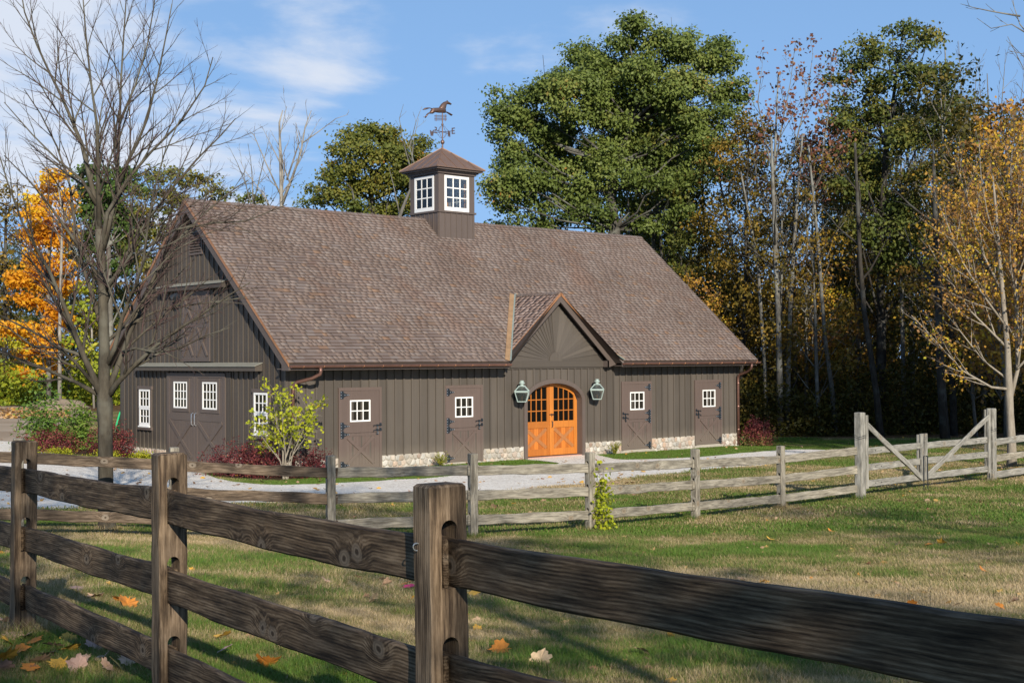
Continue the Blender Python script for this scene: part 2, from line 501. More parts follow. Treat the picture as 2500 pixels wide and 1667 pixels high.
def wood(name, dark, mid, light, knot, blotch=1.0, knotscale=1.0, fine=1.0):
    """Weathered sawn timber: grain along local X, knots, stains."""
    t = NT(name)
    oc = t.coord('Object')
    off = t.n('ShaderNodeCombineXYZ')
    r = t.rnd()
    t.l(t.math('MULTIPLY', r, 61.0), off.inputs[0]); t.l(t.math('MULTIPLY', r, 17.0), off.inputs[1])
    ad = t.n('ShaderNodeVectorMath', operation='ADD'); t.l(oc, ad.inputs[0]); t.l(off.outputs[0], ad.inputs[1])
    P = ad.outputs[0]
    mk = t.n('ShaderNodeMapping'); mk.inputs['Scale'].default_value = (1.9*knotscale, 2.0, 2.5*knotscale)
    kw = t.n('ShaderNodeTexNoise'); kw.inputs['Scale'].default_value = 14; kw.inputs['Detail'].default_value = 3; t.l(P, kw.inputs['Vector'])
    ka = t.n('ShaderNodeVectorMath', operation='MULTIPLY_ADD'); t.l(kw.outputs['Color'], ka.inputs[0]); ka.inputs[1].default_value = (.035, .035, .035); t.l(P, ka.inputs[2])
    t.l(ka.outputs[0], mk.inputs[0])
    vo = t.n('ShaderNodeTexVoronoi', voronoi_dimensions='2D'); vo.inputs['Scale'].default_value = 1.0
    ks = t.n('ShaderNodeSeparateXYZ'); t.l(mk.outputs[0], ks.inputs[0]); kc = t.n('ShaderNodeCombineXYZ'); t.l(ks.outputs[0], kc.inputs[0]); t.l(ks.outputs[2], kc.inputs[1]); t.l(kc.outputs[0], vo.inputs['Vector'])
    d = vo.outputs['Distance']
    near = t.rangev(d, .0, .26, 1, 0)
    sp = t.n('ShaderNodeSeparateXYZ'); t.l(P, sp.inputs[0])
    warp = t.noise(P, 1.1, 3)
    g = t.math('ADD', t.math('ADD', sp.outputs[2], t.math('MULTIPLY', warp, .055)), t.math('MULTIPLY', near, .045))
    gy = t.math('ADD', sp.outputs[1], t.math('MULTIPLY', near, .03))
    cb = t.n('ShaderNodeCombineXYZ')
    t.l(t.math('MULTIPLY', sp.outputs[0], 3.6), cb.inputs[0]); t.l(t.math('MULTIPLY', gy, 60*fine), cb.inputs[1]); t.l(t.math('MULTIPLY', g, 62*fine), cb.inputs[2])
    gr = t.noise(cb.outputs[0], 1.0, 8, .70)
    ln = t.math('SINE', t.math('MULTIPLY', g, 520*fine))
    gr2 = t.math('ADD', gr, t.math('MULTIPLY', t.math('MULTIPLY', ln, t.noise(P, 3.0, 2)), .11))
    cb2 = t.n('ShaderNodeMapping'); cb2.inputs['Scale'].default_value = (2.6, 9, 11); t.l(P, cb2.inputs[0])
    bl = t.noise(cb2.outputs[0], 1.0, 5, .65, .3)
    c = t.ramp(gr2, [(.36, dark), (.50, mid), (.66, light)])
    c = t.mix(.85*blotch, c, t.ramp(bl, [(.32, (.26, .24, .23)), (.5, (.85, .83, .81)), (.70, (1.5, 1.46, 1.40))]), 'MULTIPLY')
    c = t.mix(t.rangev(d, .045, .095, .8, 0), c, knot)
    c = t.mix(t.rangev(d, .018, .044, .9, 0), c, dark)
    ring = t.math('SINE', t.math('MULTIPLY', d, 150))
    c = t.mix(t.math('MULTIPLY', t.math('MULTIPLY', t.math('ADD', ring, 1.0), .3), t.rangev(d, .06, .19, .8, 0)), c, dark)
    # cracks
    ck = t.n('ShaderNodeMapping'); ck.inputs['Scale'].default_value = (.9, 16, 24); t.l(P, ck.inputs[0])
    cn = t.noise(ck.outputs[0], 1.0, 3, .5)
    crack = t.rangev(t.math('ABSOLUTE', t.math('SUBTRACT', cn, .5)), 0.0, .012, 1, 0)
    crack = t.math('MULTIPLY', crack, t.rangev(t.noise(P, 2.2, 2), .5, .62))
    c = t.mix(t.math('MULTIPLY', crack, .7), c, tuple(x*.25 for x in dark))
    t.bump(t.math('SUBTRACT', gr2, crack), .4, .005)
    t.m['grain'] = 1
    return t.set(c, .8, 0, .25)
MT['boulder'] = paint('boulder_rock', (.27, .21, .15), .9, .3, (5, 5, 5))
MT['wood_near'] = wood('weathered_rail', (.030, .019, .011), (.100, .067, .040), (.215, .158, .104), (.24, .19, .14))
MT['wood_post'] = wood('weathered_post', (.050, .033, .021), (.150, .105, .066), (.27, .20, .135), (.26, .19, .13), 1.0, .55)
MT['wood_far'] = wood('grey_rail', (.14, .122, .095), (.265, .24, .19), (.39, .36, .30), (.30, .22, .14), .7, .8, .8)
MT['wood_grey'] = wood('grey_gate_timber', (.155, .148, .128), (.275, .262, .228), (.40, .385, .345), (.30, .24, .17), .55, .6, .8)
MT['wood_brown'] = wood('brown_rail', (.060, .042, .028), (.135, .098, .066), (.235, .18, .13), (.36, .30, .23), .9, .8, .8)

def bark(name, a, b, patch=None, sc=1.0):
    t = NT(name)
    p = t.coord('Object')
    mp = t.n('ShaderNodeMapping'); mp.inputs['Scale'].default_value = (14*sc, 14*sc, 3.5*sc); t.l(p, mp.inputs[0])
    n = t.noise(mp.outputs[0], 1.0, 6, .65)
    c = t.ramp(n, [(.3, a), (.7, b)])
    if patch:
        q = t.noise(p, 1.3*sc, 4, .6)
        c = t.mix(t.rangev(q, .48, .62, 0, .75), c, patch)
    t.bump(n, .6, .02)
    return t.set(c, .9, 0, .2)
MT['bark'] = bark('maple_bark', (.045, .037, .027), (.108, .093, .068), (.13, .122, .095))
MT['twig'] = bark('maple_twig', (.085, .065, .053), (.155, .125, .105))
MT['bark_red'] = bark('red_twig', (.062, .036, .034), (.125, .080, .073))
MT['bark_dark'] = bark('dark_bark', (.020, .017, .014), (.060, .052, .042), (.09, .09, .08))
MT['bark_grey'] = bark('grey_bark', (.085, .078, .066), (.185, .172, .148), (.25, .25, .22))
MT['bark_oak'] = bark('oak_bark', (.040, .036, .030), (.105, .097, .082), (.16, .16, .135))
MT['bark_birch'] = bark('birch_bark', (.20, .18, .15), (.38, .35, .305), (.12, .105, .09))
MT['bark_pale'] = bark('pale_smooth_bark', (.20, .17, .13), (.35, .305, .245))

def leafmat(name, stops, trans=.30, objvar=.0, spec=.25):
    t = NT(name)
    f = t.attr()
    if objvar:
        f = t.math('ADD', f, t.math('MULTIPLY', t.math('SUBTRACT', t.rnd(), .5), objvar), True)
    c = t.ramp(f, stops)
    t.set(c, .55, 0, spec)
    tr = t.n('ShaderNodeBsdfTranslucent'); t.l(c, tr.inputs[0])
    mx = t.n('ShaderNodeMixShader'); mx.inputs[0].default_value = trans
    t.l(t.b.outputs[0], mx.inputs[1]); t.l(tr.outputs[0], mx.inputs[2]); t.l(mx.outputs[0], t.out.inputs[0])
    return t.m
MT['lf_oak'] = leafmat('oak_leaf', [(0, (.070, .100, .021)), (.45, (.145, .188, .040)), (.80, (.22, .25, .060)), (.95, (.29, .25, .07)), (1, (.34, .17, .035))])
MT['lf_round'] = leafmat('turning_leaf', [(0, (.065, .090, .016)), (.45, (.135, .150, .026)), (.75, (.215, .190, .034)), (.92, (.26, .20, .035)), (1, (.33, .15, .03))])
MT['lf_tall'] = leafmat('yellowing_leaf', [(0, (.045, .068, .014)), (.4, (.100, .125, .026)), (.75, (.185, .175, .034)), (1, (.27, .20, .035))])
MT['lf_orange'] = leafmat('orange_leaf', [(0, (.52, .19, .012)), (.35, (.74, .34, .018)), (.7, (.84, .50, .028)), (1, (.76, .62, .05))], .45)
MT['lf_gold'] = leafmat('golden_leaf', [(0, (.20, .095, .045)), (.25, (.38, .20, .075)), (.5, (.56, .30, .045)), (.75, (.70, .48, .045)), (.92, (.46, .44, .05)), (1, (.26, .33, .04))], .4)
MT['lf_rust'] = leafmat('rust_leaf', [(0, (.16, .060, .04)), (.6, (.25, .11, .065)), (1, (.30, .17, .08))])
MT['lf_wood'] = leafmat('woodland_leaf', [(0, (.034, .042, .009)), (.3, (.105, .090, .017)), (.6, (.20, .14, .024)), (.85, (.32, .19, .028)), (1, (.48, .33, .04))], .3, .5)
MT['lf_green'] = leafmat('green_leaf', [(0, (.035, .070, .016)), (.5, (.075, .135, .028)), (1, (.16, .21, .04))], .3, .3)
MT['lf_yellow'] = leafmat('lime_leaf', [(0, (.21, .25, .015)), (.5, (.42, .46, .025)), (.85, (.58, .56, .04)), (1, (.52, .30, .05))], .4)
MT['lf_lime'] = leafmat('lime_undergrowth', [(0, (.14, .20, .018)), (.5, (.32, .35, .025)), (1, (.56, .48, .035))], .35)
MT['lf_red'] = leafmat('burgundy_leaf', [(0, (.055, .016, .018)), (.5, (.135, .030, .034)), (.72, (.24, .055, .055)), (.93, (.22, .12, .05)), (1, (.17, .18, .045))], .25)
MT['lf_fern'] = leafmat('fern_leaf', [(0, (.10, .16, .02)), (.6, (.26, .30, .03)), (1, (.42, .36, .04))], .35)
MT['lf_brown'] = leafmat('dead_leaf', [(0, (.20, .10, .05)), (.3, (.36, .22, .13)), (.55, (.48, .33, .21)), (.75, (.58, .36, .13)), (.9, (.66, .38, .06)), (1, (.50, .17, .04))], .2)
MT['lf_greenB'] = leafmat('broad_green_leaf', [(0, (.055, .115, .022)), (.5, (.115, .205, .035)), (1, (.22, .30, .05))], .35, .2)
# ------------------------------------------------------------------ ground, driveway, beds
def vnoise(x, y, seed=0):
    """Smooth value noise, 0..1."""
    xi = np.floor(x).astype(np.int64); yi = np.floor(y).astype(np.int64)
    fx = x-xi; fy = y-yi
    fx = fx*fx*(3-2*fx); fy = fy*fy*(3-2*fy)
    def h(a, b):
        n = (a*374761393 + b*668265263 + seed*974634777) & 0x7fffffff
        n = ((n ^ (n >> 13))*1274126177) & 0x7fffffff
        return ((n ^ (n >> 16)) & 0xffff)/65535.0
    return (h(xi, yi)*(1-fx)+h(xi+1, yi)*fx)*(1-fy) + (h(xi, yi+1)*(1-fx)+h(xi+1, yi+1)*fx)*fy
def fbm(x, y, seed=0, o=4):
    s = 0; a = .5; t = 0
    for i in range(o):
        s = s + a*vnoise(x*2**i, y*2**i, seed+i*7); t += a; a *= .55
    return s/t
def camframe(x, y):
    dx = x-CAM[0]; dy = y-CAM[1]
    return dx*RT0[0]+dy*RT0[1], dx*math.cos(YAW)+dy*math.sin(YAW)
def dry(x, y):
    """0 = fresh green lawn, 1 = straw coloured worn lawn."""
    x = np.asarray(x, float); y = np.asarray(y, float)
    X, Z = camframe(x, y)
    n = fbm(x*.55, y*.55, 3)
    m = fbm(x*2.3, y*2.3, 9)
    d = .45 + (n-.5)*1.5 + (m-.5)*1.2
    def sm(a, b, v):
        k = np.clip((v-a)/(b-a), 0, 1); return k*k*(3-2*k)
    worn = sm(8.2, 9.8, Z)*(1-sm(14.5, 17, Z))*sm(-3, 0, X)
    d = d + .42*worn
    d = d - .35*(1-sm(6, 10, Z))*(1-sm(-1.5, 1, X))
    d = d - .18*sm(16, 18, Z)*(1-sm(24, 30, Z))*sm(1, 4, X)
    d = d + .12*sm(20.5, 23, Z)*(1-sm(30, 36, Z))
    d = d - .65*sm(-4.5, -3.2, y)*(1-sm(1, 2, y))*sm(-3, -1, x)*(1-sm(22, 26, x))
    return np.clip(d, 0, 1)

def axis(segs):
    out = []
    for a, b, s in segs:
        out += list(np.arange(a, b, s))
    return np.array(out + [segs[-1][1]])
zs = axis([(-60, -8, 4), (-8, 0, .8), (0, 5, .4), (5, 26, .22), (26, 62, .5), (62, 130, 3), (130, 400, 20), (400, 3200, 200)])
xs = axis([(-3000, -300, 300), (-300, -70, 15), (-70, -30, 3), (-30, -14, .8), (-14, 16, .3), (16, 34, .8), (34, 70, 3), (70, 300, 15), (300, 3000, 300)])
XX, ZZ = np.meshgrid(xs, zs)
gx, gy = cf(XX, ZZ)
gz = H(gx, gy)
near_m = np.clip(1-(ZZ-30)/30, 0, 1)*np.clip(ZZ/3, 0, 1)
gz = gz + (fbm(gx*1.1, gy*1.1, 21)-.5)*.05*near_m
V = np.stack([gx, gy, gz], -1).reshape(-1, 3)
nx, nzr = len(xs), len(zs)
I = np.arange(nx*nzr).reshape(nzr, nx)
F = np.stack([I[:-1, :-1], I[:-1, 1:], I[1:, 1:], I[1:, :-1]], -1).reshape(-1, 4)

t = NT('lawn_soil')
dv = t.attr('dry')
n1 = t.noise(t.pos(), 9, 5, .65); n2 = t.noise(t.pos(), 60, 4, .7); n3 = t.noise(t.pos(), 1.2, 4)
f = t.math('ADD', dv, t.math('MULTIPLY', t.math('SUBTRACT', n1, .5), .7))
c = t.ramp(f, [(.15, (.085, .130, .024)), (.42, (.150, .155, .042)), (.62, (.25, .19, .08)), (.85, (.34, .25, .13))])
c = t.mix(.7, c, t.ramp(n2, [(.3, (.45, .45, .42)), (.7, (1.35, 1.35, 1.3))]), 'MULTIPLY')
# woodland floor: brown leaf litter
lit = t.ramp(n1, [(.3, (.060, .036, .018)), (.55, (.135, .078, .036)), (.75, (.24, .135, .055))])
c = t.mix(t.attr('litter'), c, lit)
t.bump(n2, .8, .03)
MT['lawn'] = t.set(c, .9, 0, .15)
me = np_mesh('ground', V, F, MT['lawn'], smooth=True)
a = me.attributes.new('dry', 'FLOAT', 'POINT'); a.data.foreach_set('value', dry(V[:, 0], V[:, 1]).astype(np.float32))
lX, lZ = camframe(V[:, 0], V[:, 1])
wood_edge = np.where(lX > 4, 52.5 - np.clip(lX-9, 0, 30)*.35, 66)
lit_v = np.clip((lZ-wood_edge)/2.0 + .3, 0, 1)
a = me.attributes.new('litter', 'FLOAT', 'POINT'); a.data.foreach_set('value', lit_v.astype(np.float32))
ground = tag(link('ground', me), kind='structure')

def in_poly(poly, x, y):
    x = np.asarray(x); y = np.asarray(y)
    r = np.zeros(x.shape, bool)
    n = len(poly)
    for i in range(n):
        x0, y0 = poly[i]; x1, y1 = poly[(i+1) % n]
        c = ((y0 > y) != (y1 > y)) & (x < (x1-x0)*(y-y0)/((y1-y0) if abs(y1-y0) > 1e-9 else 1e-9) + x0)
        r ^= c
    return r
def smooth_poly(P, step=.25, wob=.03, seed=1):
    """Closed Catmull-Rom through P, resampled."""
    P = np.array(P, float); n = len(P); out = []
    for i in range(n):
        p0, p1, p2, p3 = P[i-1], P[i], P[(i+1) % n], P[(i+2) % n]
        L = np.linalg.norm(p2-p1); k = max(1, int(L/step))
        for j in range(k):
            u = j/k
            q = .5*((2*p1)+(-p0+p2)*u+(2*p0-5*p1+4*p2-p3)*u*u+(-p0+3*p1-3*p2+p3)*u**3)
            out.append(q if i % 1 == 0 else q)
    out = np.array(out)
    w = (fbm(out[:, 0]*2.5, out[:, 1]*2.5, seed)-.5)*2*wob
    out = out + w[:, None]
    return [tuple(p) for p in out]
def sheet(name, poly, mat, lift, kind='structure', cell=.5):
    """Ground-hugging sheet over a polygon, cut into small cells so it follows the ground."""
    bm = bmesh.new()
    vs = [bm.verts.new((p[0], p[1], 0)) for p in poly]
    es = [bm.edges.new((vs[i], vs[(i+1) % len(vs)])) for i in range(len(vs))]
    bmesh.ops.triangle_fill(bm, use_beauty=True, edges=es)
    xs_ = [p[0] for p in poly]; ys_ = [p[1] for p in poly]
    for a, lo, hi in ((0, min(xs_), max(xs_)), (1, min(ys_), max(ys_))):
        k = lo+cell
        while k < hi:
            no = (1, 0, 0) if a == 0 else (0, 1, 0); co = (k, 0, 0) if a == 0 else (0, k, 0)
            bmesh.ops.bisect_plane(bm, geom=bm.verts[:]+bm.edges[:]+bm.faces[:], plane_co=co, plane_no=no)
            k += cell
    co = np.array([v.co[:] for v in bm.verts])
    z = H(co[:, 0], co[:, 1]) + lift
    X, Z = camframe(co[:, 0], co[:, 1])
    z += (fbm(co[:, 0]*1.1, co[:, 1]*1.1, 21)-.5)*.05*np.clip(1-(Z-30)/30, 0, 1)*np.clip(Z/3, 0, 1)
    for v, q in zip(bm.verts, z):
        v.co.z = q
    for f in bm.faces:
        if f.normal.z < 0:
            f.normal_flip()
        f.smooth = True
    me = bpy.data.meshes.new(name); bm.to_mesh(me); bm.free()
    me.materials.append(mat)
    return tag(link(name, me), kind=kind)
def gpoly(pts, **k):
    return smooth_poly([gp(a, b)[:2] if len(q) == 2 else q[1:] for q in pts for a, b in [q[:2]]], **k)

t = NT('gravel')
vo = t.n('ShaderNodeTexVoronoi'); vo.inputs['Scale'].default_value = 26; t.l(t.pos(), vo.inputs['Vector'])
vs_ = t.n('ShaderNodeSeparateColor'); t.l(vo.outputs['Color'], vs_.inputs[0])
c = t.ramp(vs_.outputs[0], [(0, (.55, .48, .40)), (.25, (.72, .655, .565)), (.7, (.82, .76, .675)), (1, (.90, .85, .77))])
n1 = t.noise(t.pos(), .7, 4)
c = t.mix(.5, c, t.ramp(n1, [(.35, (.86, .84, .82)), (.65, (1.1, 1.08, 1.06))]), 'MULTIPLY')
t.bump(t.math('SUBTRACT', 1.0, vo.outputs['Distance']), .7, .02)
MT['gravel'] = t.set(c, .9, 0, .2)
t = NT('packed_dirt')
n1 = t.noise(t.pos(), .5, 6, .6); n2 = t.noise(t.pos(), 30, 4, .7)
c = t.ramp(n1, [(.35, (.33, .24, .16)), (.65, (.46, .36, .26))])
c = t.mix(.5, c, t.ramp(n2, [(.3, (.7, .7, .7)), (.7, (1.2, 1.2, 1.2))]), 'MULTIPLY')
t.bump(n2, .4, .02)
MT['dirt'] = t.set(c, .9, 0, .2)
t = NT('mulch')
n2 = t.noise(t.pos(), 26, 5, .7)
c = t.ramp(n2, [(.3, (.030, .020, .013)), (.6, (.090, .055, .034)), (.8, (.16, .10, .06))])
t.bump(n2, .9, .04)
MT['mulch'] = t.set(c, .95, 0, .1)

drive_px = [(2052,1105),(1960,1098),(1850,1104),(1700,1117),(1600,1122),(1510,1122),(1453,1110),(1428,1111),(1285,1120),
            (1330,1127),(1362,1133),(1250,1146),(1066,1167),(984,1171),(820,1181),(690,1185),(610,1181),(555,1174),(515,1164),(502,1152),(512,1138),(548,1131),(412,1128),
            (330,1128),(230,1122),(138,1113),(120,1085),(0,1078),(-220,1085),(-260,1170),(-220,1245),(0,1246),(150,1246),(260,1241),(480,1237),(700,1229),(900,1221),(1150,1206),
            (1300,1193),(1453,1179),(1560,1166),(1700,1152),(1890,1134)]
drive_poly = smooth_poly([gp(a, b)[:2] for a, b in drive_px], wob=.05)
driveway = sheet('driveway', drive_poly, MT['gravel'], .018)
yard_poly = smooth_poly([gp(a, b)[:2] for a, b in [(-260,1100),(0,1088),(124,1090),(146,1060),(160,1030),(225,1006),(140,997),(60,992),(-120,996),(-300,1010)]], wob=.2, seed=5)
dirt_yard = sheet('dirt_yard', yard_poly, MT['dirt'], .010, cell=1.0)
bed_a = smooth_poly([gp(a, b)[:2] for a, b in [(520,1158),(575,1168),(660,1173),(760,1166),(818,1150)]] + [(1.5, -.12), (-.08, -.12), (-.08, 1.9)] + [gp(540,1138)[:2]], wob=.05, seed=8)
bed_b = smooth_poly([gp(a, b)[:2] for a, b in [(140,1108),(220,1116),(330,1122),(408,1124)]] + [(-.1, 6.5), (-.1, 9.6)] + [gp(200,1062)[:2], gp(150,1080)[:2]], wob=.05, seed=9)
planting_bed = sheet('planting_bed', bed_a, MT['mulch'], .012)
sheet('planting_bed', bed_b, MT['mulch'], .012)
# ------------------------------------------------------------------ barn
L, D = 18.30, 9.62
OE, OG = 0.62, 0.29                     # eave and rake overhang
ZE, ZR = 2.52, 7.16                     # shingle edge at the eave, ridge
SL = (ZR-ZE)/(D/2+OE)
TH = math.atan(SL)
YC = D/2
def zroof(y):
    return ZR - SL*abs(y-YC)
barn = thing('barn', 'long dark brown board and batten horse barn with cedar shingle roof and arched orange doors', 'barn', (0, 0, 0))
XF = (np.array((0., 0, 0)), np.array((1., 0, 0)), np.array((0, 0, 1.)), np.array((0, -1., 0)))        # front wall: u=x, v=z, out=-y
def GF(x=0.0):
    return (np.array((x, 0, 0.)), np.array((0, 1., 0)), np.array((0, 0, 1.)), np.array((-1., 0, 0)))    # gable: u=y, v=z, out=-x
DOORS = [(1.598, 0), (5.208, 0), (12.408, 1), (15.961, 1)]
DW, DT, DB = 1.40, 1.86, -0.335
AX0, AX1 = 8.33, 10.67
AC = 9.50
SPR, CROWN = 1.30, 1.885
def arch(x, grow=0.0):
    a = (AX1-AX0)/2+grow
    k = max(0.0, 1-((x-AC)/a)**2)
    return SPR + (CROWN-SPR+grow)*math.sqrt(k)

# wall core (behind the boards), with the arched opening left out
m = MB()
m.box(.12, AX0, .03, .16, -.5, 2.42); m.box(AX1, L-.12, .03, .16, -.5, 2.42)
n = 16
pts = [(AX0, 2.42), (AX0, SPR)] + [(AX0+(AX1-AX0)*i/n, arch(AX0+(AX1-AX0)*i/n)) for i in range(1, n)] + [(AX1, SPR), (AX1, 2.42)]
m.prism(pts, XF, -.16, -.03)
m.prism([(0, -.5), (0, 2.4), (YC, ZR-.3), (D, 2.4), (D, -.5)], GF(0.0), -.12, -.02)
m.prism([(0, -.5), (0, 2.4), (YC, ZR-.3), (D, 2.4), (D, -.5)], GF(L), .0, .12)
m.box(.12, L-.12, D-.12, D, -.5, 2.42)
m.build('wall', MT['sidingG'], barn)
m = MB()
m.box(.13, L-.13, .9, .92, -.5, 2.4)
m.box(.13, L-.13, .2, .9, -.36, -.34)
m.build('interior_partition', MT['dark'], barn)

# front siding: each board with its batten is a part
SP = 0.2863
bx = [0.045 + SP*i for i in range(65)]
bx = [x for x in bx if x < L-.05]
br = random.Random(4)
for i, x in enumerate(bx):
    x1 = min(x+SP, L)
    top = 2.36
    m = MB()
    lo0, lo1 = x, x1
    def ub(q):
        if AX0-.10 < q < AX1+.10:
            return arch(q, .07)
        return br.uniform(-.006, .004)
    z0, z1 = ub(x), ub(x1)
    in_arch = (AX0-.10 < x < AX1+.10) or (AX0-.10 < x1 < AX1+.10)
    if in_arch:
        if x < AX0-.10 < x1:
            m.prism([(x, 0), (AX0-.06, 0), (AX0-.06, arch(AX0-.06, .07)), (x1, z1), (x1, top), (x, top)], XF, -.03, 0)
        elif x < AX1+.10 < x1:
            m.prism([(x, z0), (AX1+.06, arch(AX1+.06, .07)), (AX1+.06, 0), (x1, 0), (x1, top), (x, top)], XF, -.03, 0)
        else:
            m.prism([(x, z0), ((x+x1)/2, ub((x+x1)/2)), (x1, z1), (x1, top), (x, top)], XF, -.03, 0)
        bz = z1 if AX0-.10 < x1 < AX1+.10 else -.02
    else:
        m.prism([(x, z0), (x1, z0), (x1, top), (x, top)], XF, -.03, br.uniform(-.002, .002))
        bz = -.022
    if x1 < L-.02:
        m.box(x1-.024, x1+.024, -.036, .002, bz+br.uniform(-.004, .004), top-.004)
    m.build('siding_board', MT['siding'], barn)
for bb in ((-.015, .045, -.021, .03, -.03, 2.36), (L-.05, L+.012, -.021, .03, -.03, 2.36), (-.021, -.0155, -.015, .05, -.03, 2.6)):
    m = MB(); m.box(*bb); m.build('corner_board', MT['siding'], barn)

# gable siding
SG = 0.2643
for k in range(38):
    y1 = 9.26 - SG*(k-1); y0 = y1-SG
    y1 = min(y1, D); y0 = max(y0, 0.05)
    if y1 <= y0+.02:
        continue
    m = MB()
    def tp(y):
        return zroof(y)-.20
    pts = [(y0, 0), (y1, 0), (y1, tp(y1)), (y0, tp(y0))]
    if y0 < YC < y1:
        pts = [(y0, 0), (y1, 0), (y1, tp(y1)), (YC, tp(YC)), (y0, tp(y0))]
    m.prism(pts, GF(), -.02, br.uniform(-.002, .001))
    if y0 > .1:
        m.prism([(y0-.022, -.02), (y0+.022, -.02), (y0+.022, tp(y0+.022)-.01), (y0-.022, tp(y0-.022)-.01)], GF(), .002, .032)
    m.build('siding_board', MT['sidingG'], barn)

# field stone base: every stone a piece
base = MB()
base.box(0.0, AX0-.11, -.012, .03, -.75, -.004); base.box(AX1+.11, L, -.012, .03, -.75, -.004)
base.box(-.012, -.001, 0.0, D, -.75, -.004)
base = base.build('foundation', MT['mortar'], barn)
def cells(u0, u1, v0, v1, s, r):
    """Voronoi cells of a jittered grid, as shrunken polygons."""
    nu = max(2, int((u1-u0)/s)); nv = max(2, int((v1-v0)/(s*.8)))
    S = []
    for j in range(nv):
        for i in range(nu):
            S.append((u0+(i+.5+(.25 if j % 2 else -.25)+r.uniform(-.33, .33))*(u1-u0)/nu, v0+(j+.5+r.uniform(-.3, .3))*(v1-v0)/nv))
    out = []
    for a in S:
        poly = [(u0, v0), (u1, v0), (u1, v1), (u0, v1)]
        for b in S:
            if b is a or (a[0]-b[0])**2+(a[1]-b[1])**2 > (3.2*s)**2:
                continue
            mx, my = (a[0]+b[0])/2, (a[1]+b[1])/2; dx, dy = b[0]-a[0], b[1]-a[1]
            new = []
            for q in range(len(poly)):
                p, w = poly[q], poly[(q+1) % len(poly)]
                dp = (p[0]-mx)*dx+(p[1]-my)*dy; dw = (w[0]-mx)*dx+(w[1]-my)*dy
                if dp <= 0:
                    new.append(p)
                if dp*dw < 0:
                    k = dp/(dp-dw); new.append((p[0]+(w[0]-p[0])*k, p[1]+(w[1]-p[1])*k))
            poly = new
            if len(poly) < 3:
                break
        if len(poly) >= 3:
            out.append(poly)
    return out
def stone_mesh(poly, frame, r):
    o, U, Vv, N = frame
    c = np.mean(np.array(poly), 0)
    P = []
    n = len(poly)
    for i in range(n):                                   # round the corners
        p = np.array(poly[i]); q = np.array(poly[(i+1) % n])
        P += [p*.80+q*.20, p*.20+q*.80]
    P = np.array(P)
    ln = np.linalg.norm(P-c, axis=1, keepdims=True)
    P = c + (P-c)*np.clip((ln-.010)/np.maximum(ln, 1e-6), .2, 1)
    h = r.uniform(.018, .042)
    mm = MB(); k = len(P)
    rings = [(1.0, 0.004), (.93, h*.62), (.62, h)]
    vs = []
    for s, d in rings:
        for p in P:
            q = c+(p-c)*s
            vs.append(o+U*q[0]+Vv*q[1]+N*(d+.012+r.uniform(-.002, .002)))
    fs = [(a*k+i, a*k+(i+1) % k, (a+1)*k+(i+1) % k, (a+1)*k+i) for a in range(2) for i in range(k)] + [tuple(range(2*k, 3*k))]
    mm.add(vs, fs)
    return mm
sr = random.Random(21)
for (a, b, fr, lo) in [(.02, 1.58, XF, -.50), (3.02, 5.19, XF, -.47), (6.63, 8.20, XF, -.47), (10.80, 12.39, XF, -.48), (13.83, 15.94, XF, -.50), (17.38, 18.28, XF, -.52),
                       (6.38, 9.6, GF(), -.42), (.05, 2.86, GF(), -.45)]:
    for poly in cells(a, b, lo, -.012, .155, sr):
        stone_mesh(poly, fr, sr).build('stone', MT['stone'], base)
m = MB()
for x0, _ in DOORS:
    m.box(x0-.05, x0+DW+.05, -.06, .0, -.62, DB-.012)
m.build('door_threshold', MT['mortar'], barn)

# ---- windows made of sash + panes, on any frame
def sash(parent, frame, u0, u1, v0, v1, nc, nr, wm, pm, d=.0, fw=.045, mw=.022, bot=None, name='window_frame'):
    bot = bot or fw
    m = MB()
    def bx_(a, b, c, e, d0, d1):
        m.prism([(a, c), (b, c), (b, e), (a, e)], frame, d+d0, d+d1)
    bx_(u0, u0+fw, v0, v1, -.005, .03); bx_(u1-fw, u1, v0, v1, -.005, .03)
    bx_(u0+fw, u1-fw, v1-fw, v1, -.005, .029); bx_(u0+fw, u1-fw, v0, v0+bot, -.005, .029)
    iu0, iu1, iv0, iv1 = u0+fw, u1-fw, v0+bot, v1-fw
    for i in range(1, nc):
        u = iu0+(iu1-iu0)*i/nc; bx_(u-mw/2, u+mw/2, iv0, iv1, .0, .022)
    for j in range(1, nr):
        v = iv0+(iv1-iv0)*j/nr
        for i in range(nc):
            a = iu0+(iu1-iu0)*i/nc+(mw/2 if i else 0); b = iu0+(iu1-iu0)*(i+1)/nc-(mw/2 if i < nc-1 else 0)
            bx_(a, b, v-mw/2, v+mw/2, .001, .021)
    w = m.build(name, wm, parent)
    for i in range(nc):
        for j in range(nr):
            p = MB()
            a = iu0+(iu1-iu0)*i/nc; b = iu0+(iu1-iu0)*(i+1)/nc; c = iv0+(iv1-iv0)*j/nr; e = iv0+(iv1-iv0)*(j+1)/nr
            p.prism([(a+.004, c+.004), (b-.004, c+.004), (b-.004, e-.004), (a+.004, e-.004)], frame, d+.004, d+.009)
            p.build('pane', pm, parent)
    return w

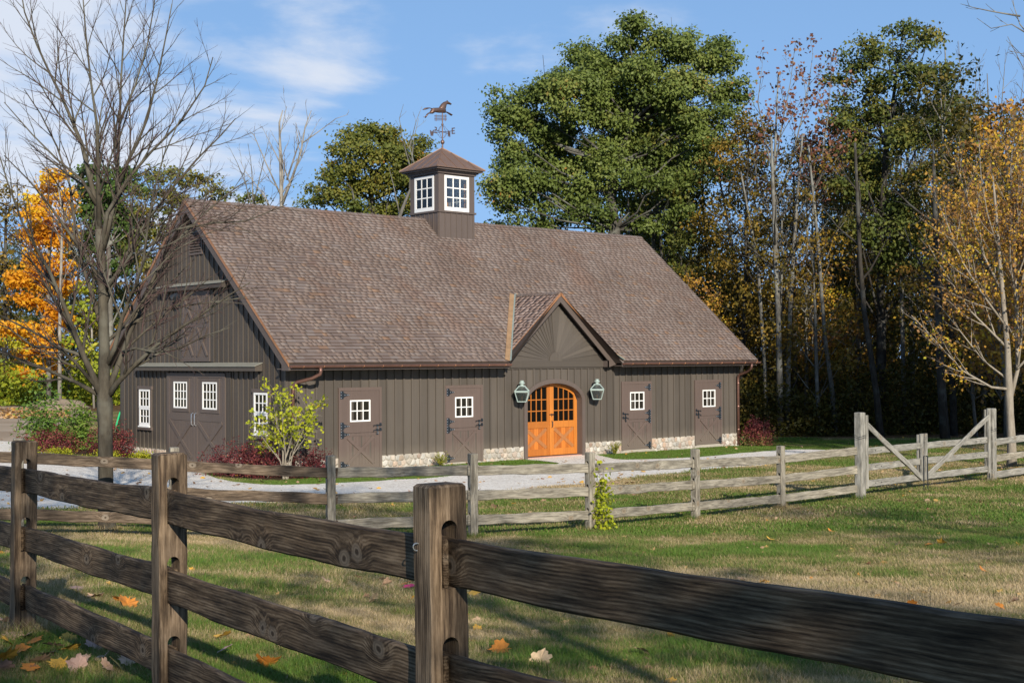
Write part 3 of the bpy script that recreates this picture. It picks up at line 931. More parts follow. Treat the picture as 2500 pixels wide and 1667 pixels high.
# ---- the four stall doors
def flipu(x0, mir):
    return (lambda a: x0+DW-a) if mir else (lambda a: x0+a)
for x0, mir in DOORS:
    X = flipu(x0, mir)
    def R2(m, a, b, c, e, d0, d1):
        a, b = sorted((X(a), X(b)))
        m.prism([(a, c), (b, c), (b, e), (a, e)], XF, d0, d1)
    m = MB()
    R2(m, .085, 1.315, DB+.02, .640, -.02, .030); R2(m, .085, 1.315, .648, DT-.09, -.02, .030)
    # rails and stiles proud of the slab
    R2(m, .085, .25, DB+.02, .640, .030, .044); R2(m, 1.15, 1.315, DB+.02, .640, .030, .044)
    R2(m, .25, 1.15, .555, .640, .030, .043); R2(m, .25, 1.15, DB+.02, -.205, .030, .043)
    R2(m, .085, .25, .648, DT-.09, .030, .044); R2(m, 1.15, 1.315, .648, DT-.09, .030, .044)
    R2(m, .25, 1.15, 1.625, DT-.09, .030, .043); R2(m, .25, 1.15, .648, .845, .030, .043)
    door = m.build('stall_door', MT['door'], barn)
    m = MB()
    R2(m, 0, .08, DB, DT, -.01, .052); R2(m, 1.32, 1.40, DB, DT, -.01, .052); R2(m, .08, 1.32, DT-.085, DT, -.01, .051)
    m.build('door_frame', MT['door'], door)
    for i in range(9):
        m = MB(); a = .252+i*.0998
        R2(m, a+.004, a+.0955, -.204, .554, .028, .0355)
        m.build('plank', MT['door'], door)
    c0, c1 = np.array((X(.255), 0, -.20)), np.array((X(1.145), 0, .55)); c2, c3 = np.array((X(1.145), 0, -.20)), np.array((X(.255), 0, .55))
    m = MB()
    for (p, q, d, w_) in ((c0, c1, .0430, .085), (c2, c3, .0425, .085)):
        dirn = (q-p)/np.linalg.norm(q-p)
        m.bar(p+dirn*.03+np.array((0, -d-.004, 0)), q-dirn*.03+np.array((0, -d-.004, 0)), w_, .026, up=(0, 1, 0))
    m.build('cross_brace', MT['door'], door)
    m = MB()
    R2(m, .25, .355, .845, 1.625, .030, .047); R2(m, 1.02, 1.15, .845, 1.625, .030, .047); R2(m, .355, 1.02, 1.523, 1.625, .030, .046); R2(m, .355, 1.02, .845, .943, .030, .046)
    m.build('window_casing', MT['door'], door)
    a, b = sorted((X(.355), X(1.02)))
    sash(door, XF, a, b, .943, 1.523, 3, 2, MT['white'], MT['pane'], .026, .040, .028)
    for z in (1.665, .835, .612, -.205):
        m = MB()
        tri = [(X(.155), z-.055), (X(.155), z+.055), (X(.29), z+.016), (X(.33), z+.016), (X(.33), z-.016), (X(.29), z-.016)]
        m.prism(tri if not mir else tri[::-1], XF, .045, .054)
        R2(m, .045, .15, z-.105, z+.105, .045, .053)
        R2(m, .148, .162, z-.07, z+.07, .045, .060)
        hg = m.build('hinge', MT['iron'], door)
        m = MB()
        for u, v in ((.07, z-.075), (.07, z+.075), (.07, z), (.19, z), (.26, z), (.315, z)):
            m.obox((X(u), -.056, v), np.eye(3), (.010, .005, .010))
        m.build('bolt', MT['bolt'], door)
    for z in (.825, .695):
        m = MB()
        m.tube([(X(1.12), -.062, z), (X(1.385), -.062, z+.012)], .012, 6)
        m.obox((X(1.25), -.050, z), np.eye(3), (.03, .008, .028)); m.obox((X(1.35), -.058, z+.02), np.eye(3), (.03, .006, .045))
        m.tube([(X(1.225), -.055, z-.03), (X(1.26), -.07, z-.055), (X(1.25), -.07, z-.10), (X(1.215), -.06, z-.105), (X(1.205), -.055, z-.07)], [.012, .018, .02, .016, .01], 6)
        m.tube([(X(1.12), -.062, z), (X(1.12), -.062, z-.035)], .011, 6)
        m.build('latch', MT['iron'], door)

# ---- arched double doors
m = MB()
def arc_band(g0, g1, zb, frame, d0, d1, m, n=22):
    a0 = (AX1-AX0)/2+g0; a1 = (AX1-AX0)/2+g1
    def pt(a, hgt, th):
        return (AC-a*math.cos(th), SPR+hgt*math.sin(th))
    P0 = [(AC-a0, zb)] + [pt(a0, CROWN-SPR+g0, math.pi*i/n) for i in range(n+1)] + [(AC+a0, zb)]
    P1 = [(AC-a1, zb)] + [pt(a1, CROWN-SPR+g1, math.pi*i/n) for i in range(n+1)] + [(AC+a1, zb)]
    for i in range(len(P0)-1):
        m.prism([P0[i], P0[i+1], P1[i+1], P1[i]], frame, d0, d1)
arc_band(0, .105, -.40, XF, -.0305, .045, m)
m.build('arch_trim', MT['trim'], barn)
m = MB()
arc_band(-.002, -.03, -.40, XF, -.30, .043, m)
m.build('arch_jamb', MT['trim'], barn)
m = MB(); m.box(AX0, AX1, -.02, .32, -.55, -.362); m.build('door_sill', MT['curb'], barn)
DPL = (np.array((0, .235, 0.)), np.array((1., 0, 0)), np.array((0, 0, 1.)), np.array((0, -1., 0)))
def din(x):                                              # inner edge of the arch for the door leaves
    a = (AX1-AX0)/2-.035
    return SPR + (CROWN-SPR-.035)*math.sqrt(max(0, 1-((x-AC)/a)**2))
for side in (-1, 1):
    xa, xb = (AX0+.035, AC-.004) if side < 0 else (AC+.004, AX1-.035)
    xo = xa if side < 0 else xb; xi = xb if side < 0 else xa
    s_ = 1 if side < 0 else -1
    m = MB()
    zb = -.335
    SW = .135
    glass0 = .70
    # stiles
    pts = [(xo, zb), (xo+s_*SW, zb), (xo+s_*SW, min(din(xo+s_*SW), 9)-.0), (xo, SPR)]
    m.prism(pts, DPL, 0, .05)
    m.prism([(xi, zb), (xi-s_*SW, zb), (xi-s_*SW, din(xi-s_*SW)), (xi, din(xi))], DPL, 0, .05)
    u0, u1 = sorted((xo+s_*SW, xi-s_*SW))
    m.prism([(u0, zb), (u1, zb), (u1, zb+.20), (u0, zb+.20)], DPL, 0, .049)
    m.prism([(u0, .50), (u1, .50), (u1, glass0), (u0, glass0)], DPL, 0, .049)
    k = 10
    for i in range(k):                                   # curved top rail
        p, q = u0+(u1-u0)*i/k, u0+(u1-u0)*(i+1)/k
        m.prism([(p, din(p)-.10), (q, din(q)-.10), (q, din(q)), (p, din(p))], DPL, 0, .049)
    leaf = m.build('arched_door', MT['orange'], barn)
    nb = 5
    for i in range(nb):
        p, q = u0+(u1-u0)*i/nb, u0+(u1-u0)*(i+1)/nb
        m = MB(); m.prism([(p+.002, zb+.20), (q-.002, zb+.20), (q-.002, .50), (p+.002, .50)], DPL, .006, .024); m.build('plank', MT['orangeP'], leaf)
    m = MB()
    for j, (p, q) in enumerate((((u0+.02, zb+.23), (u1-.02, .47)), ((u1-.02, zb+.23), (u0+.02, .47)))):
        m.bar((p[0], .235-.030-.001*j, p[1]), (q[0], .235-.030-.001*j, q[1]), .105, .016, up=(0, 1, 0))
    m.build('cross_brace', MT['orangeD'], leaf)
    m = MB()
    cols = 4; rows = (1.02, 1.36)
    for i in range(1, cols):
        u = u0+(u1-u0)*i/cols
        m.prism([(u-.014, glass0), (u+.014, glass0), (u+.014, din(u)-.095), (u-.014, din(u)-.095)], DPL, .008, .042)
    for z in rows:
        for i in range(cols):
            p, q = u0+(u1-u0)*i/cols+(.014 if i else 0), u0+(u1-u0)*(i+1)/cols-(.014 if i < cols-1 else 0)
            if min(din(p), din(q))-.08 > z:
                m.prism([(p, z-.014), (q, z-.014), (q, z+.014), (p, z+.014)], DPL, .009, .041)
    m.build('glazing_bar', MT['orange'], leaf)
    zl = (glass0,)+rows+(9,)
    for i in range(cols):
        for j in range(3):
            p, q = u0+(u1-u0)*i/cols, u0+(u1-u0)*(i+1)/cols
            tp, tq = min(zl[j+1], din(p)-.09), min(zl[j+1], din(q)-.09)
            if tp > zl[j]+.02 or tq > zl[j]+.02:
                tp = max(tp, zl[j]+.003); tq = max(tq, zl[j]+.003)
                m = MB(); m.prism([(p+.002, zl[j]+.002), (q-.002, zl[j]+.002), (q-.002, tq-.002), (p+.002, tp-.002)], DPL, .015, .020); m.build('pane', MT['paneB'], leaf)
    if side > 0:
        m = MB()
        m.prism([(AC+.01, .83), (AC+.06, .83), (AC+.06, .93), (AC+.01, .93)], DPL, .05, .062)
        m.tube([(AC-.04, .165, .90), (AC+.12, .165, .90)], .018, 6); m.tube([(AC+.035, .185, .90), (AC+.035, .165, .90)], .02, 6)
        m.build('latch', MT['iron'], leaf)
        m = MB(); m.tube([(AC+.06, .185, .70), (AC+.06, .145, .67), (AC+.06, .14, .60), (AC+.06, .150, .53), (AC+.06, .185, .50)], .013, 6)
        m.build('handle', MT['iron'], leaf)
m = MB(); m.prism([(AC-.03, -.335), (AC+.03, -.335), (AC+.03, CROWN-.04), (AC-.03, CROWN-.04)], DPL, .051, .063); m.build('door_astragal', MT['orange'], barn)

# ---- gable wall: sliding doors, loft doors, windows, hoods
G0 = GF()
def rect(m, y0, y1, z0, z1, d0, d1):
    m.prism([(y0, z0), (y1, z0), (y1, z1), (y0, z1)], G0, d0, d1)
for (ya, yb, wy0, wy1) in ((4.70, 6.35, 5.117, 5.917), (2.99, 4.68, 3.407, 4.222)):
    m = MB(); rect(m, ya, yb, -.33, 2.25, .028, .056)
    rect(m, ya, ya+.13, -.33, 2.25, .056, .075); rect(m, yb-.13, yb, -.33, 2.25, .056, .075)
    rect(m, ya+.13, yb-.13, 2.12, 2.25, .056, .074); rect(m, ya+.13, yb-.13, .90, 1.07, .056, .074); rect(m, ya+.13, yb-.13, -.33, -.18, .056, .074)
    dr = m.build('sliding_door', MT['trim'], barn)
    for i in range(16):
        q = ya+.13+(yb-ya-.26)*i/16; w = (yb-ya-.26)/16
        m = MB(); rect(m, q+.006, q+w-.006, -.18, .90, .054, .0625); rect(m, q+.006, q+w-.006, 1.07, 2.12, .054, .0625)
        m.build('plank', MT['trim'], dr)
    m = MB()
    for j, (p, q) in enumerate((((ya+.15, -.16), (yb-.15, .88)), ((yb-.15, -.16), (ya+.15, .88)))):
        m.bar((-.076-.001*j, p[0], p[1]), (-.076-.001*j, q[0], q[1]), .11, .030, up=(1, 0, 0))
    m.build('cross_brace', MT['trim'], dr)
    m = MB(); rect(m, wy0-.11, wy0, 1.14, 2.10, .056, .085); rect(m, wy1, wy1+.11, 1.14, 2.10, .056, .085); rect(m, wy0, wy1, 2.0, 2.10, .056, .084); rect(m, wy0, wy1, 1.14, 1.24, .056, .084)
    m.build('window_casing', MT['trim'], dr)
    sash(dr, G0, wy0, wy1, 1.24, 2.0, 4, 3, MT['white'], MT['pane'], .062, .045, .026)
    hy = 4.78 if ya > 4.69 else 4.60
    m = MB(); m.tube([(-.075, hy, 1.12), (-.125, hy, 1.09), (-.13, hy, .98), (-.13, hy, .88), (-.125, hy, .80), (-.075, hy, .77)], .014, 6)
    m.build('handle', MT['chrome'], dr)
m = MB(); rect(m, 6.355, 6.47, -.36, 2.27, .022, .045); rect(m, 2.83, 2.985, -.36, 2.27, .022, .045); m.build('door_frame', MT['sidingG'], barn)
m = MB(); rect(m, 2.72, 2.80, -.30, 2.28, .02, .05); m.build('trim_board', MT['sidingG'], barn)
def hood(y0, y1, z0, zf, zt, d):
    m = MB()
    m.add([(-d, y0, z0), (-d, y1, z0), (-d, y1, zf), (-d, y0, zf), (-.0, y0, z0), (-.0, y1, z0), (-.0, y1, zt), (-.0, y0, zt)],
          [(0, 1, 2, 3), (0, 3, 7, 4), (1, 5, 6, 2), (0, 4, 5, 1), (4, 7, 6, 5), (3, 2, 6, 7)])
    h = m.build('door_hood', MT['sidingG'], barn)
    m = MB()
    m.add([(-d-.035, y0-.03, zf+.003), (-d-.035, y1+.03, zf+.003), (-.022, y1+.03, zt+.005), (-.022, y0-.03, zt+.005)] +
          [(-d-.035, y0-.03, zf+.022), (-d-.035, y1+.03, zf+.022), (-.022, y1+.03, zt+.025), (-.022, y0-.03, zt+.025)],
          [(3, 2, 1, 0), (4, 5, 6, 7), (0, 1, 5, 4), (1, 2, 6, 5), (2, 3, 7, 6), (3, 0, 4, 7)])
    m.build('hood_cap', MT['hoodcap'], h)
MT['hoodcap'] = paint('hood_metal', (.30, .29, .24), .45, .12, (8, 8, 8), .2)
hood(1.12, 8.05, 2.315, 2.43, 2.52, .24)
hood(2.86, 6.62, 4.60, 4.715, 4.80, .24)
for (ya, yb) in ((4.665, 5.46), (3.85, 4.645)):
    m = MB(); rect(m, ya, yb, 2.575, 4.56, .028, .05)
    rect(m, ya, ya+.10, 2.575, 4.56, .05, .068); rect(m, yb-.10, yb, 2.575, 4.56, .05, .068)
    for z0, z1 in ((2.575, 2.72), (3.53, 3.66), (4.44, 4.56)):
        rect(m, ya+.10, yb-.10, z0, z1, .05, .067)
    dr = m.build('loft_door', MT['trim'], barn)
    for z0, z1 in ((2.72, 3.53), (3.66, 4.44)):
        m = MB()
        for j, (p, q) in enumerate((((ya+.11, z0+.01), (yb-.11, z1-.01)), ((yb-.11, z0+.01), (ya+.11, z1-.01)))):
            m.bar((-.075-.001*j, p[0], p[1]), (-.075-.001*j, q[0], q[1]), .075, .046, up=(1, 0, 0))
        m.build('cross_brace', MT['trim'], dr)
        for i in range(6):
            q = ya+.10+(yb-ya-.20)*i/6; w = (yb-ya-.20)/6
            m = MB(); rect(m, q+.006, q+w-.006, z0, z1, .048, .0555); m.build('plank', MT['trim'], dr)
m = MB(); rect(m, 3.67, 3.835, 2.56, 4.58, .02, .045); m.build('trim_board', MT['sidingG'], barn)
for (y0, y1) in ((7.486, 8.169), (.82, 1.495)):
    m = MB(); rect(m, y0-.09, y0, .62, 1.75, .0, .052); rect(m, y1, y1+.09, .62, 1.75, .0, .052); rect(m, y0-.11, y1+.11, 1.75, 1.85, .0, .065); rect(m, y0-.10, y1+.10, .53, .62, .0, .075)
    wn_ = m.build('gable_window', MT['trim'], barn)
    zm = 1.20
    sash(wn_, G0, y0, y1, zm, 1.745, 3, 2, MT['white'], MT['pane'], .034, .055, .026)
    sash(wn_, G0, y0, y1, .655, zm-.004, 3, 2, MT['white'], MT['pane'], .028, .055, .026, .095)
    m = MB(); rect(m, y0-.02, y1+.02, .612, .655, .02, .09); m.build('window_sill', MT['white'], wn_)
m = MB(); rect(m, 4.30, 4.36, 5.60, 6.28, .0, .05); rect(m, 5.00, 5.06, 5.60, 6.28, .0, .05); rect(m, 4.36, 5.00, 6.22, 6.28, .0, .049); rect(m, 4.36, 5.0, 5.60, 5.66, .0, .049)
lv = m.build('gable_vent', MT['trim'], barn)
m = MB(); rect(m, 4.36, 5.0, 5.66, 6.22, .0225, .025); m.build('vent_backing', MT['dark'], lv)
for i in range(7):
    z = 5.69+i*.077
    m = MB(); m.obox((-.042, 4.68, z+.02), ((0, 1, 0), (.62, 0, .78), (-.78, 0, .62)), (.318, .032, .005)); m.build('slat', MT['trim'], lv)
m = MB(); m.tube([(-.02, 5.44, 4.50), (-.16, 5.44, 4.50)], .02, 6); m.lathe((-.03, 5.44, 4.46), [(.05, 0), (.05, .08)], 8)
m.tube([(-.14, 5.44, 4.52), (-.20, 5.38, 4.46), (-.30, 5.34, 4.36)], [.045, .075, .095], 8); m.tube([(-.14, 5.48, 4.52), (-.20, 5.58, 4.48), (-.28, 5.66, 4.40)], [.045, .07, .09], 8)
m.build('floodlight', MT['iron'], barn)

# ---- roof
RU = np.array((1., 0, 0)); RV = np.array((0, math.cos(TH), math.sin(TH))); RN = np.array((0, -math.sin(TH), math.cos(TH)))
SLEN = (YC+OE)/math.cos(TH)
E0 = np.array((0, -OE, ZE))                              # top face of the deck at the eave
DHW, DAP, DBASE, DY = 2.42, 4.60, 2.50, -.30             # entrance gable: half width, apex, base height, front plane
DM = (DAP-DBASE)/DHW
DTH = math.atan(DM)
def z_dorm(x):
    return DAP - DM*abs(x-AC)
def cut_len(y_from):                                     # where along the slope does the entrance gable cover the main roof?
    return None
deck = MB()
def deck_quad(x0, x1, s0, s1, sgn=1):
    pass
dk = .075
pts_d = [(-OG, 0), (AC-DHW+.02, 0)]
s_top = ((DAP-ZE)/SL)/math.cos(TH)
pts_d += [(AC, s_top), (AC+DHW-.02, 0), (L+OG, 0), (L+OG, SLEN), (-OG, SLEN)]
deck.prism(pts_d, (E0, RU, RV, RN), -dk, -.004)
roof = deck.build('roof', MT['trim'], barn)
m = MB()
RVb = np.array((0, -math.cos(TH), math.sin(TH))); RNb = np.array((0, math.sin(TH), math.cos(TH))); Eb = np.array((0, D+OE, ZE))
m.prism([(-OG, 0), (L+OG, 0), (L+OG, SLEN), (-OG, SLEN)], (Eb, RU, RVb, RNb), -dk, -.004)
for i in range(53):
    s = i*.1345
    m.prism([(-OG-.02, s), (L+OG+.02, s), (L+OG+.02, min(s+.15, SLEN)), (-OG-.02, min(s+.15, SLEN))], (Eb, RU, RVb, RNb), -.002+.002*(i % 2), .014+.002*(i % 2), t=.4)
m.build('rear_slope', MT['shingleM'], roof)

def shingle_field(frame, slen, expo, span, r, wmin=.12, wmax=.30, lift=.027, th=.013):
    """Rows of wedge shingles: list of 8-point arrays and tints. span(s) gives (u0,u1) pairs."""
    o, U, Vv, N = frame
    out = []
    nrow = int(slen/expo)
    expo = slen/nrow
    for i in range(nrow):
        s = i*expo
        for a, b in span(s+.3*expo):
            u = a - r.uniform(0, .1)
            while u < b:
                w = r.uniform(wmin, wmax)
                p, q = max(u, a)+.0010, min(u+w, b)-.0010
                u += w
                if q-p < .02:
                    continue
                s0 = s - r.uniform(0, .003); s1 = min(s+expo+.03, slen+.01)
                l0 = lift*r.uniform(.985, 1.015)
                P = []
                for (hh, ss) in ((0, s0), (0, s1)):
                    hb = 0.0 if ss == s0 else -.002
                    P += [o+U*p+Vv*ss+N*hb, o+U*q+Vv*ss+N*hb]
                P += [o+U*p+Vv*s0+N*l0, o+U*q+Vv*s0+N*l0, o+U*p+Vv*s1+N*.003, o+U*q+Vv*s1+N*.003]
                out.append((np.array(P), r.random()))
    return out
SF = [(4, 5, 7, 6), (0, 1, 5, 4), (0, 4, 6, 2), (1, 3, 7, 5)]
def main_span(s):
    y = -OE + s*math.cos(TH); z = ZE + s*math.sin(TH)
    a, b = -OG-.015, L+OG+.015
    hw = (DAP-z)/DM
    if hw > 0:
        return [(a, AC-hw-.02), (AC+hw+.02, b)]
    return [(a, b)]
fld = shingle_field((E0, RU, RV, RN), SLEN, .1345, main_span, random.Random(5))
CU0, CU1 = 8.27, 9.77
DU0, DUN = np.array((0, 1., 0)), None
lvec = np.array((math.cos(DTH), 0, math.sin(DTH)))       # up the left slope of the entrance gable
dl0 = np.array((AC-DHW, 0, DBASE)); nl = np.array((-math.sin(DTH), 0, math.cos(DTH)))
dlen = DHW/math.cos(DTH)
def dsp(s):
    z = DBASE+s*math.sin(DTH)
    return [(DY-.02, (z-ZE)/SL-OE+.03)]
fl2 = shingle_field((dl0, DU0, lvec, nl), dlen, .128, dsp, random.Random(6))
rvec = np.array((-math.cos(DTH), 0, math.sin(DTH))); dr0 = np.array((AC+DHW, 0, DBASE)); nr_ = np.array((math.sin(DTH), 0, math.cos(DTH)))
fl3 = shingle_field((dr0, DU0, rvec, nr_), dlen, .128, dsp, random.Random(7))
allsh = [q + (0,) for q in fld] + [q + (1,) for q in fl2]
def vis_size(q):
    P = q[0]; d = np.linalg.norm(P.mean(0)-CAM)
    return np.linalg.norm(P[1]-P[0])/d**2
allsh.sort(key=vis_size, reverse=True)
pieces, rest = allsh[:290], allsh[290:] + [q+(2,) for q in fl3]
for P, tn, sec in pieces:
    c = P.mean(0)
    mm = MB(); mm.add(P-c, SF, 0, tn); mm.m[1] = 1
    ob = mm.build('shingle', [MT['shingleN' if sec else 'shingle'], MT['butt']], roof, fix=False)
    ob.location = c
V = np.concatenate([q[0] for q in rest]); k = len(rest)
F = (np.array(SF)[None]+(np.arange(k)*8)[:, None, None]).reshape(-1, 4)
me = np_mesh('shingle_field', V, F, [MT['shingleM'], MT['butt'], MT['shingleLitM']], np.repeat([q[1] for q in rest], 4), np.array([[2 if q[2] == 1 else 0, 1, 0, 0] for q in rest]).ravel())
tag(link('shingle_field', me, roof), kind='stuff')
# ridge caps
rr = random.Random(8)
k = 0
x = -OG
while x < L+OG-.05:
    x2 = min(x+.14, L+OG)
    for sg, Vv, N in ((1, RV, RN), (-1, RVb, RNb)):
        pass
    m = MB()
    l = .012+.012*rr.random()
    top = np.array((0, YC, ZR))
    for N, Vd in ((RN, -RV), (RNb, -RVb)):
        P = [top+RU*x+N*(.022+l)+np.array((0,0,.004)), top+RU*(x2+.02)+N*.020+np.array((0,0,.004)), top+RU*(x2+.02)+Vd*.13+N*.020, top+RU*x+Vd*.13+N*(.022+l)]
        P2 = [p-N*.014 for p in P]
        m.add(P+P2, [(0, 1, 2, 3), (4, 7, 6, 5), (0, 3, 7, 4), (2, 6, 7, 3), (0, 4, 5, 1), (1, 5, 6, 2)], 0, rr.random())
    m.build('ridge_shingle', MT['shingle'], roof)
    x = x2
y = DY-.02
while y < 1.75:
    m = MB(); l = .012+.01*rr.random(); y2 = y+.13
    top = np.array((AC, 0, DAP))
    for N, Vd in ((nl, -lvec), (nr_, -rvec)):
        P = [top+DU0*y+N*(.024+l), top+DU0*y2+N*.022, top+DU0*y2+Vd*.12+N*.022, top+DU0*y+Vd*.12+N*(.024+l)]
        P2 = [p-N*.014 for p in P]
        m.add(P+P2, [(0, 1, 2, 3), (4, 7, 6, 5), (0, 3, 7, 4), (2, 6, 7, 3), (0, 4, 5, 1), (1, 5, 6, 2)], 0, .2*rr.random())
    m.build('ridge_shingle', MT['shingle'], roof)
    y = y2
# barge boards, soffits, drip edges at both gable ends
for xg, sg in ((-OG, -1), (L+OG, 1)):
    for side in (-1, 1):
        fr = (np.array((xg, 0, 0.)), np.array((0, 1., 0)), np.array((0, 0, 1.)), np.array((float(sg), 0, 0)))
        ye = -OE+.03 if side < 0 else D+OE-.03
        yi = -.26 if side < 0 else D+.26
        dz = .115
        def zz_(y): return zroof(y)-dz
        w = .235
        pts = [(YC, zz_(YC)), (ye, zz_(ye)), (ye, zz_(ye)-.10), (yi, 2.335), (yi, zz_(yi)-w), (YC, zz_(YC)-w)]
        m = MB(); m.prism(pts if side < 0 else pts[::-1], fr, -.035, 0.0)
        m.build('barge_board', MT['trim'], barn)
        m = MB(); yl = (YC, ye)
        m.add([(xg+.001*sg, YC, zroof(YC)-.02), (xg+.001*sg, ye-.03*(1 if side < 0 else -1), zroof(ye)-.035), (xg+.001*sg, ye-.03*(1 if side < 0 else -1), zroof(ye)-.115), (xg+.001*sg, YC, zroof(YC)-.112)] +
              [(xg+.022*sg, YC, zroof(YC)-.02), (xg+.022*sg, ye-.03*(1 if side < 0 else -1), zroof(ye)-.035), (xg+.022*sg, ye-.03*(1 if side < 0 else -1), zroof(ye)-.115), (xg+.022*sg, YC, zroof(YC)-.112)],
              [(0, 1, 2, 3), (4, 7, 6, 5), (0, 4, 5, 1), (1, 5, 6, 2), (2, 6, 7, 3), (3, 7, 4, 0)])
        m.build('drip_edge', MT['copperB'], barn)
        # soffit between wall and barge
        s = np.array((0, math.cos(TH)*(1 if side < 0 else -1), math.sin(TH)))
        a0, a1 = sorted((xg-.036*sg*1, 0.0 if sg < 0 else L))
        yo, yt = (ye, YC) if side < 0 else (YC, ye)
        m = MB()
        m.add([(a0, yo, zroof(yo)-.20), (a1, yo, zroof(yo)-.20), (a1, yt, zroof(yt)-.20), (a0, yt, zroof(yt)-.20)] + [(a0, yo, zroof(yo)-.17), (a1, yo, zroof(yo)-.17), (a1, yt, zroof(yt)-.17), (a0, yt, zroof(yt)-.17)],
              [(0, 1, 2, 3), (4, 7, 6, 5), (0, 4, 5, 1), (1, 5, 6, 2), (2, 6, 7, 3), (3, 7, 4, 0)])
        m.build('rake_soffit', MT['trim'], barn)
# eave soffit, fascia, gutter
GX = [(-OG+.02, 7.14), (11.86, L+OG+.06)]
for a, b in GX:
    a2, b2 = max(a, -OG+.03), min(b, L+OG-.03)
    m = MB(); m.box(a2, b2, -OE+.045, -.0, 2.36, 2.385); m.build('eave_soffit', MT['trim'], barn)
    m = MB(); m.box(a2, b2, -OE+.020, -OE+.044, 2.34, 2.465); m.build('fascia_board', MT['trim'], barn)
    m = MB(); R_ = .062
    prof = [(R_*math.cos(q), R_*math.sin(q)) for q in [math.pi+math.pi*i/8 for i in range(9)]]
    vs = []; yy, zc = -OE-.050, 2.455
    for xx in (a, b):
        for p in prof:
            vs.append((xx, yy+p[0], zc+p[1]))
    for xx in (a, b):
        for p in prof:
            vs.append((xx, yy+p[0]*.9, zc+p[1]*.9+.002))
    n9 = 9
    fs = [(i, i+1, n9+i+1, n9+i) for i in range(8)] + [(18+i, 27+i, 27+i+1, 18+i+1) for i in range(8)] + [(0, 9, 27, 18), (8, 26, 35, 17)] + [tuple(range(0, 9)), tuple(range(17, 8, -1))]
    m.add(vs, fs)
    m.tube([(a, yy-R_, zc+.004), (b, yy-R_, zc+.004)], .010, 6)
    gu = m.build('gutter', MT['copper'], barn)
    m = MB(); xx = a+.35
    while xx < b:
        m.tube([(xx, yy-R_, zc+.012), (xx, yy-R_-.004, zc-.03), (xx, yy-R_*.7-.004, zc-R_*.72), (xx, yy, zc-R_-.005)], .007, 4); xx += .62
    m.build('gutter_bracket', MT['copperB'], gu)
for x0, x1 in ((.62, .17), (L-.10, L-.10)):
    m = MB(); r_ = .048
    m.tube([(x0, -OE-.05, 2.41), (x0, -OE-.05, 2.30), (x0, -OE-.03, 2.24), (x0+(x1-x0)*.3, -OE+.12, 2.13), (x1+(x0-x1)*.15, -.17, 2.03), (x1, -.085, 1.95), (x1, -.075, 1.85), (x1, -.075, -.40)],
           [r_]*8, 10)
    ds = m.build('downspout', MT['copper'], barn, smooth=True)
    m = MB()
    for z in (1.70, .9, .1):
        m.lathe((x1, -.075, z), [(r_+.004, 0), (r_+.006, .01), (r_+.006, .03), (r_+.004, .04)], 10)
    m.build('pipe_strap', MT['copper'], ds)

# ---- entrance gable: panel with sunburst planks, belt, barge boards
PFR = (np.array((0, -.045, 0.)), np.array((1., 0, 0)), np.array((0, 0, 1.)), np.array((0, -1., 0)))
eg = MB()
ph = DHW-.36
bz = 2.53
def ztop(x): return DAP-.27-DM*abs(x-AC)
eg.prism([(AC-ph-.02, bz-.18), (AC+ph+.02, bz-.18), (AC+ph+.02, ztop(AC+ph)+.05), (AC, ztop(AC)+.05), (AC-ph-.02, ztop(AC-ph)+.05)], PFR, -.30, -.005)
entry = eg.build('entrance_gable', MT['siding'], barn)
m = MB(); m.prism([(AC-ph-.10, 2.345), (AC+ph+.10, 2.345), (AC+ph+.10, bz), (AC-ph-.10, bz)], PFR, -.04, .030); m.build('belt_board', MT['siding'], entry)
m = MB(); m.prism([(AC-ph, 2.30), (AC+ph, 2.30), (AC+ph, 2.345), (AC-ph, 2.345)], PFR, -.04, .000); m.build('belt_moulding', MT['siding'], entry)
na = 28
rad = 6.0
for i in range(na):
    a0, a1 = math.pi*i/na, math.pi*(i+1)/na
    def hit(a):
        dx, dz = math.cos(a), math.sin(a)
        best = 9
        for sg in (1, -1):                               # z = ztop line
            den = dz + DM*sg*dx
            if den > 1e-6:
                q = (ztop(AC)-bz)/den
                if q > 0 and q*dx*sg >= -1e-6:
                    best = min(best, q)
        if abs(dx) > 1e-6:
            q = ph/abs(dx)
            best = min(best, q)
        return (AC+dx*best, bz+dz*best)
    A, B = hit(a0), hit(a1)
    pts = [(AC+.02*math.cos((a0+a1)/2), bz+.02*math.sin((a0+a1)/2)), A]
    if a0 < math.pi/2 < a1:
        pts.append((AC, ztop(AC)))
    # corner where the short side wall meets the slope
    for sg in (1, -1):
        ac = math.atan2(ztop(AC+ph)-bz, sg*ph)
        if a0 < ac < a1:
            pts.append((AC+sg*ph, ztop(AC+ph)))
    pts.append(B)
    o, U, Vv, N = PFR
    mm = MB()
    # tilted plank: the edge nearer the vertical lies under its neighbour
    lift = [.004 if (p is pts[0]) else (.034 if ((p is A) == (i < na/2)) else .003) for p in pts]
    top = [o+U*p[0]+Vv*p[1]+N*l for p, l in zip(pts, lift)]; bot = [o+U*p[0]+Vv*p[1]+N*(-.004) for p in pts]
    nn = len(pts)
    mm.add(top+bot, [tuple(range(nn))]+[(q, nn+q, nn+(q+1) % nn, (q+1) % nn) for q in range(nn)])
    mm.build('plank', MT['siding'], entry)
m = MB(); m.prism([(AC+.27*math.cos(math.pi*i/16), bz+.27*math.sin(math.pi*i/16)) for i in range(17)], PFR, .0, .035); m.build('sun_disc', MT['siding'], entry)
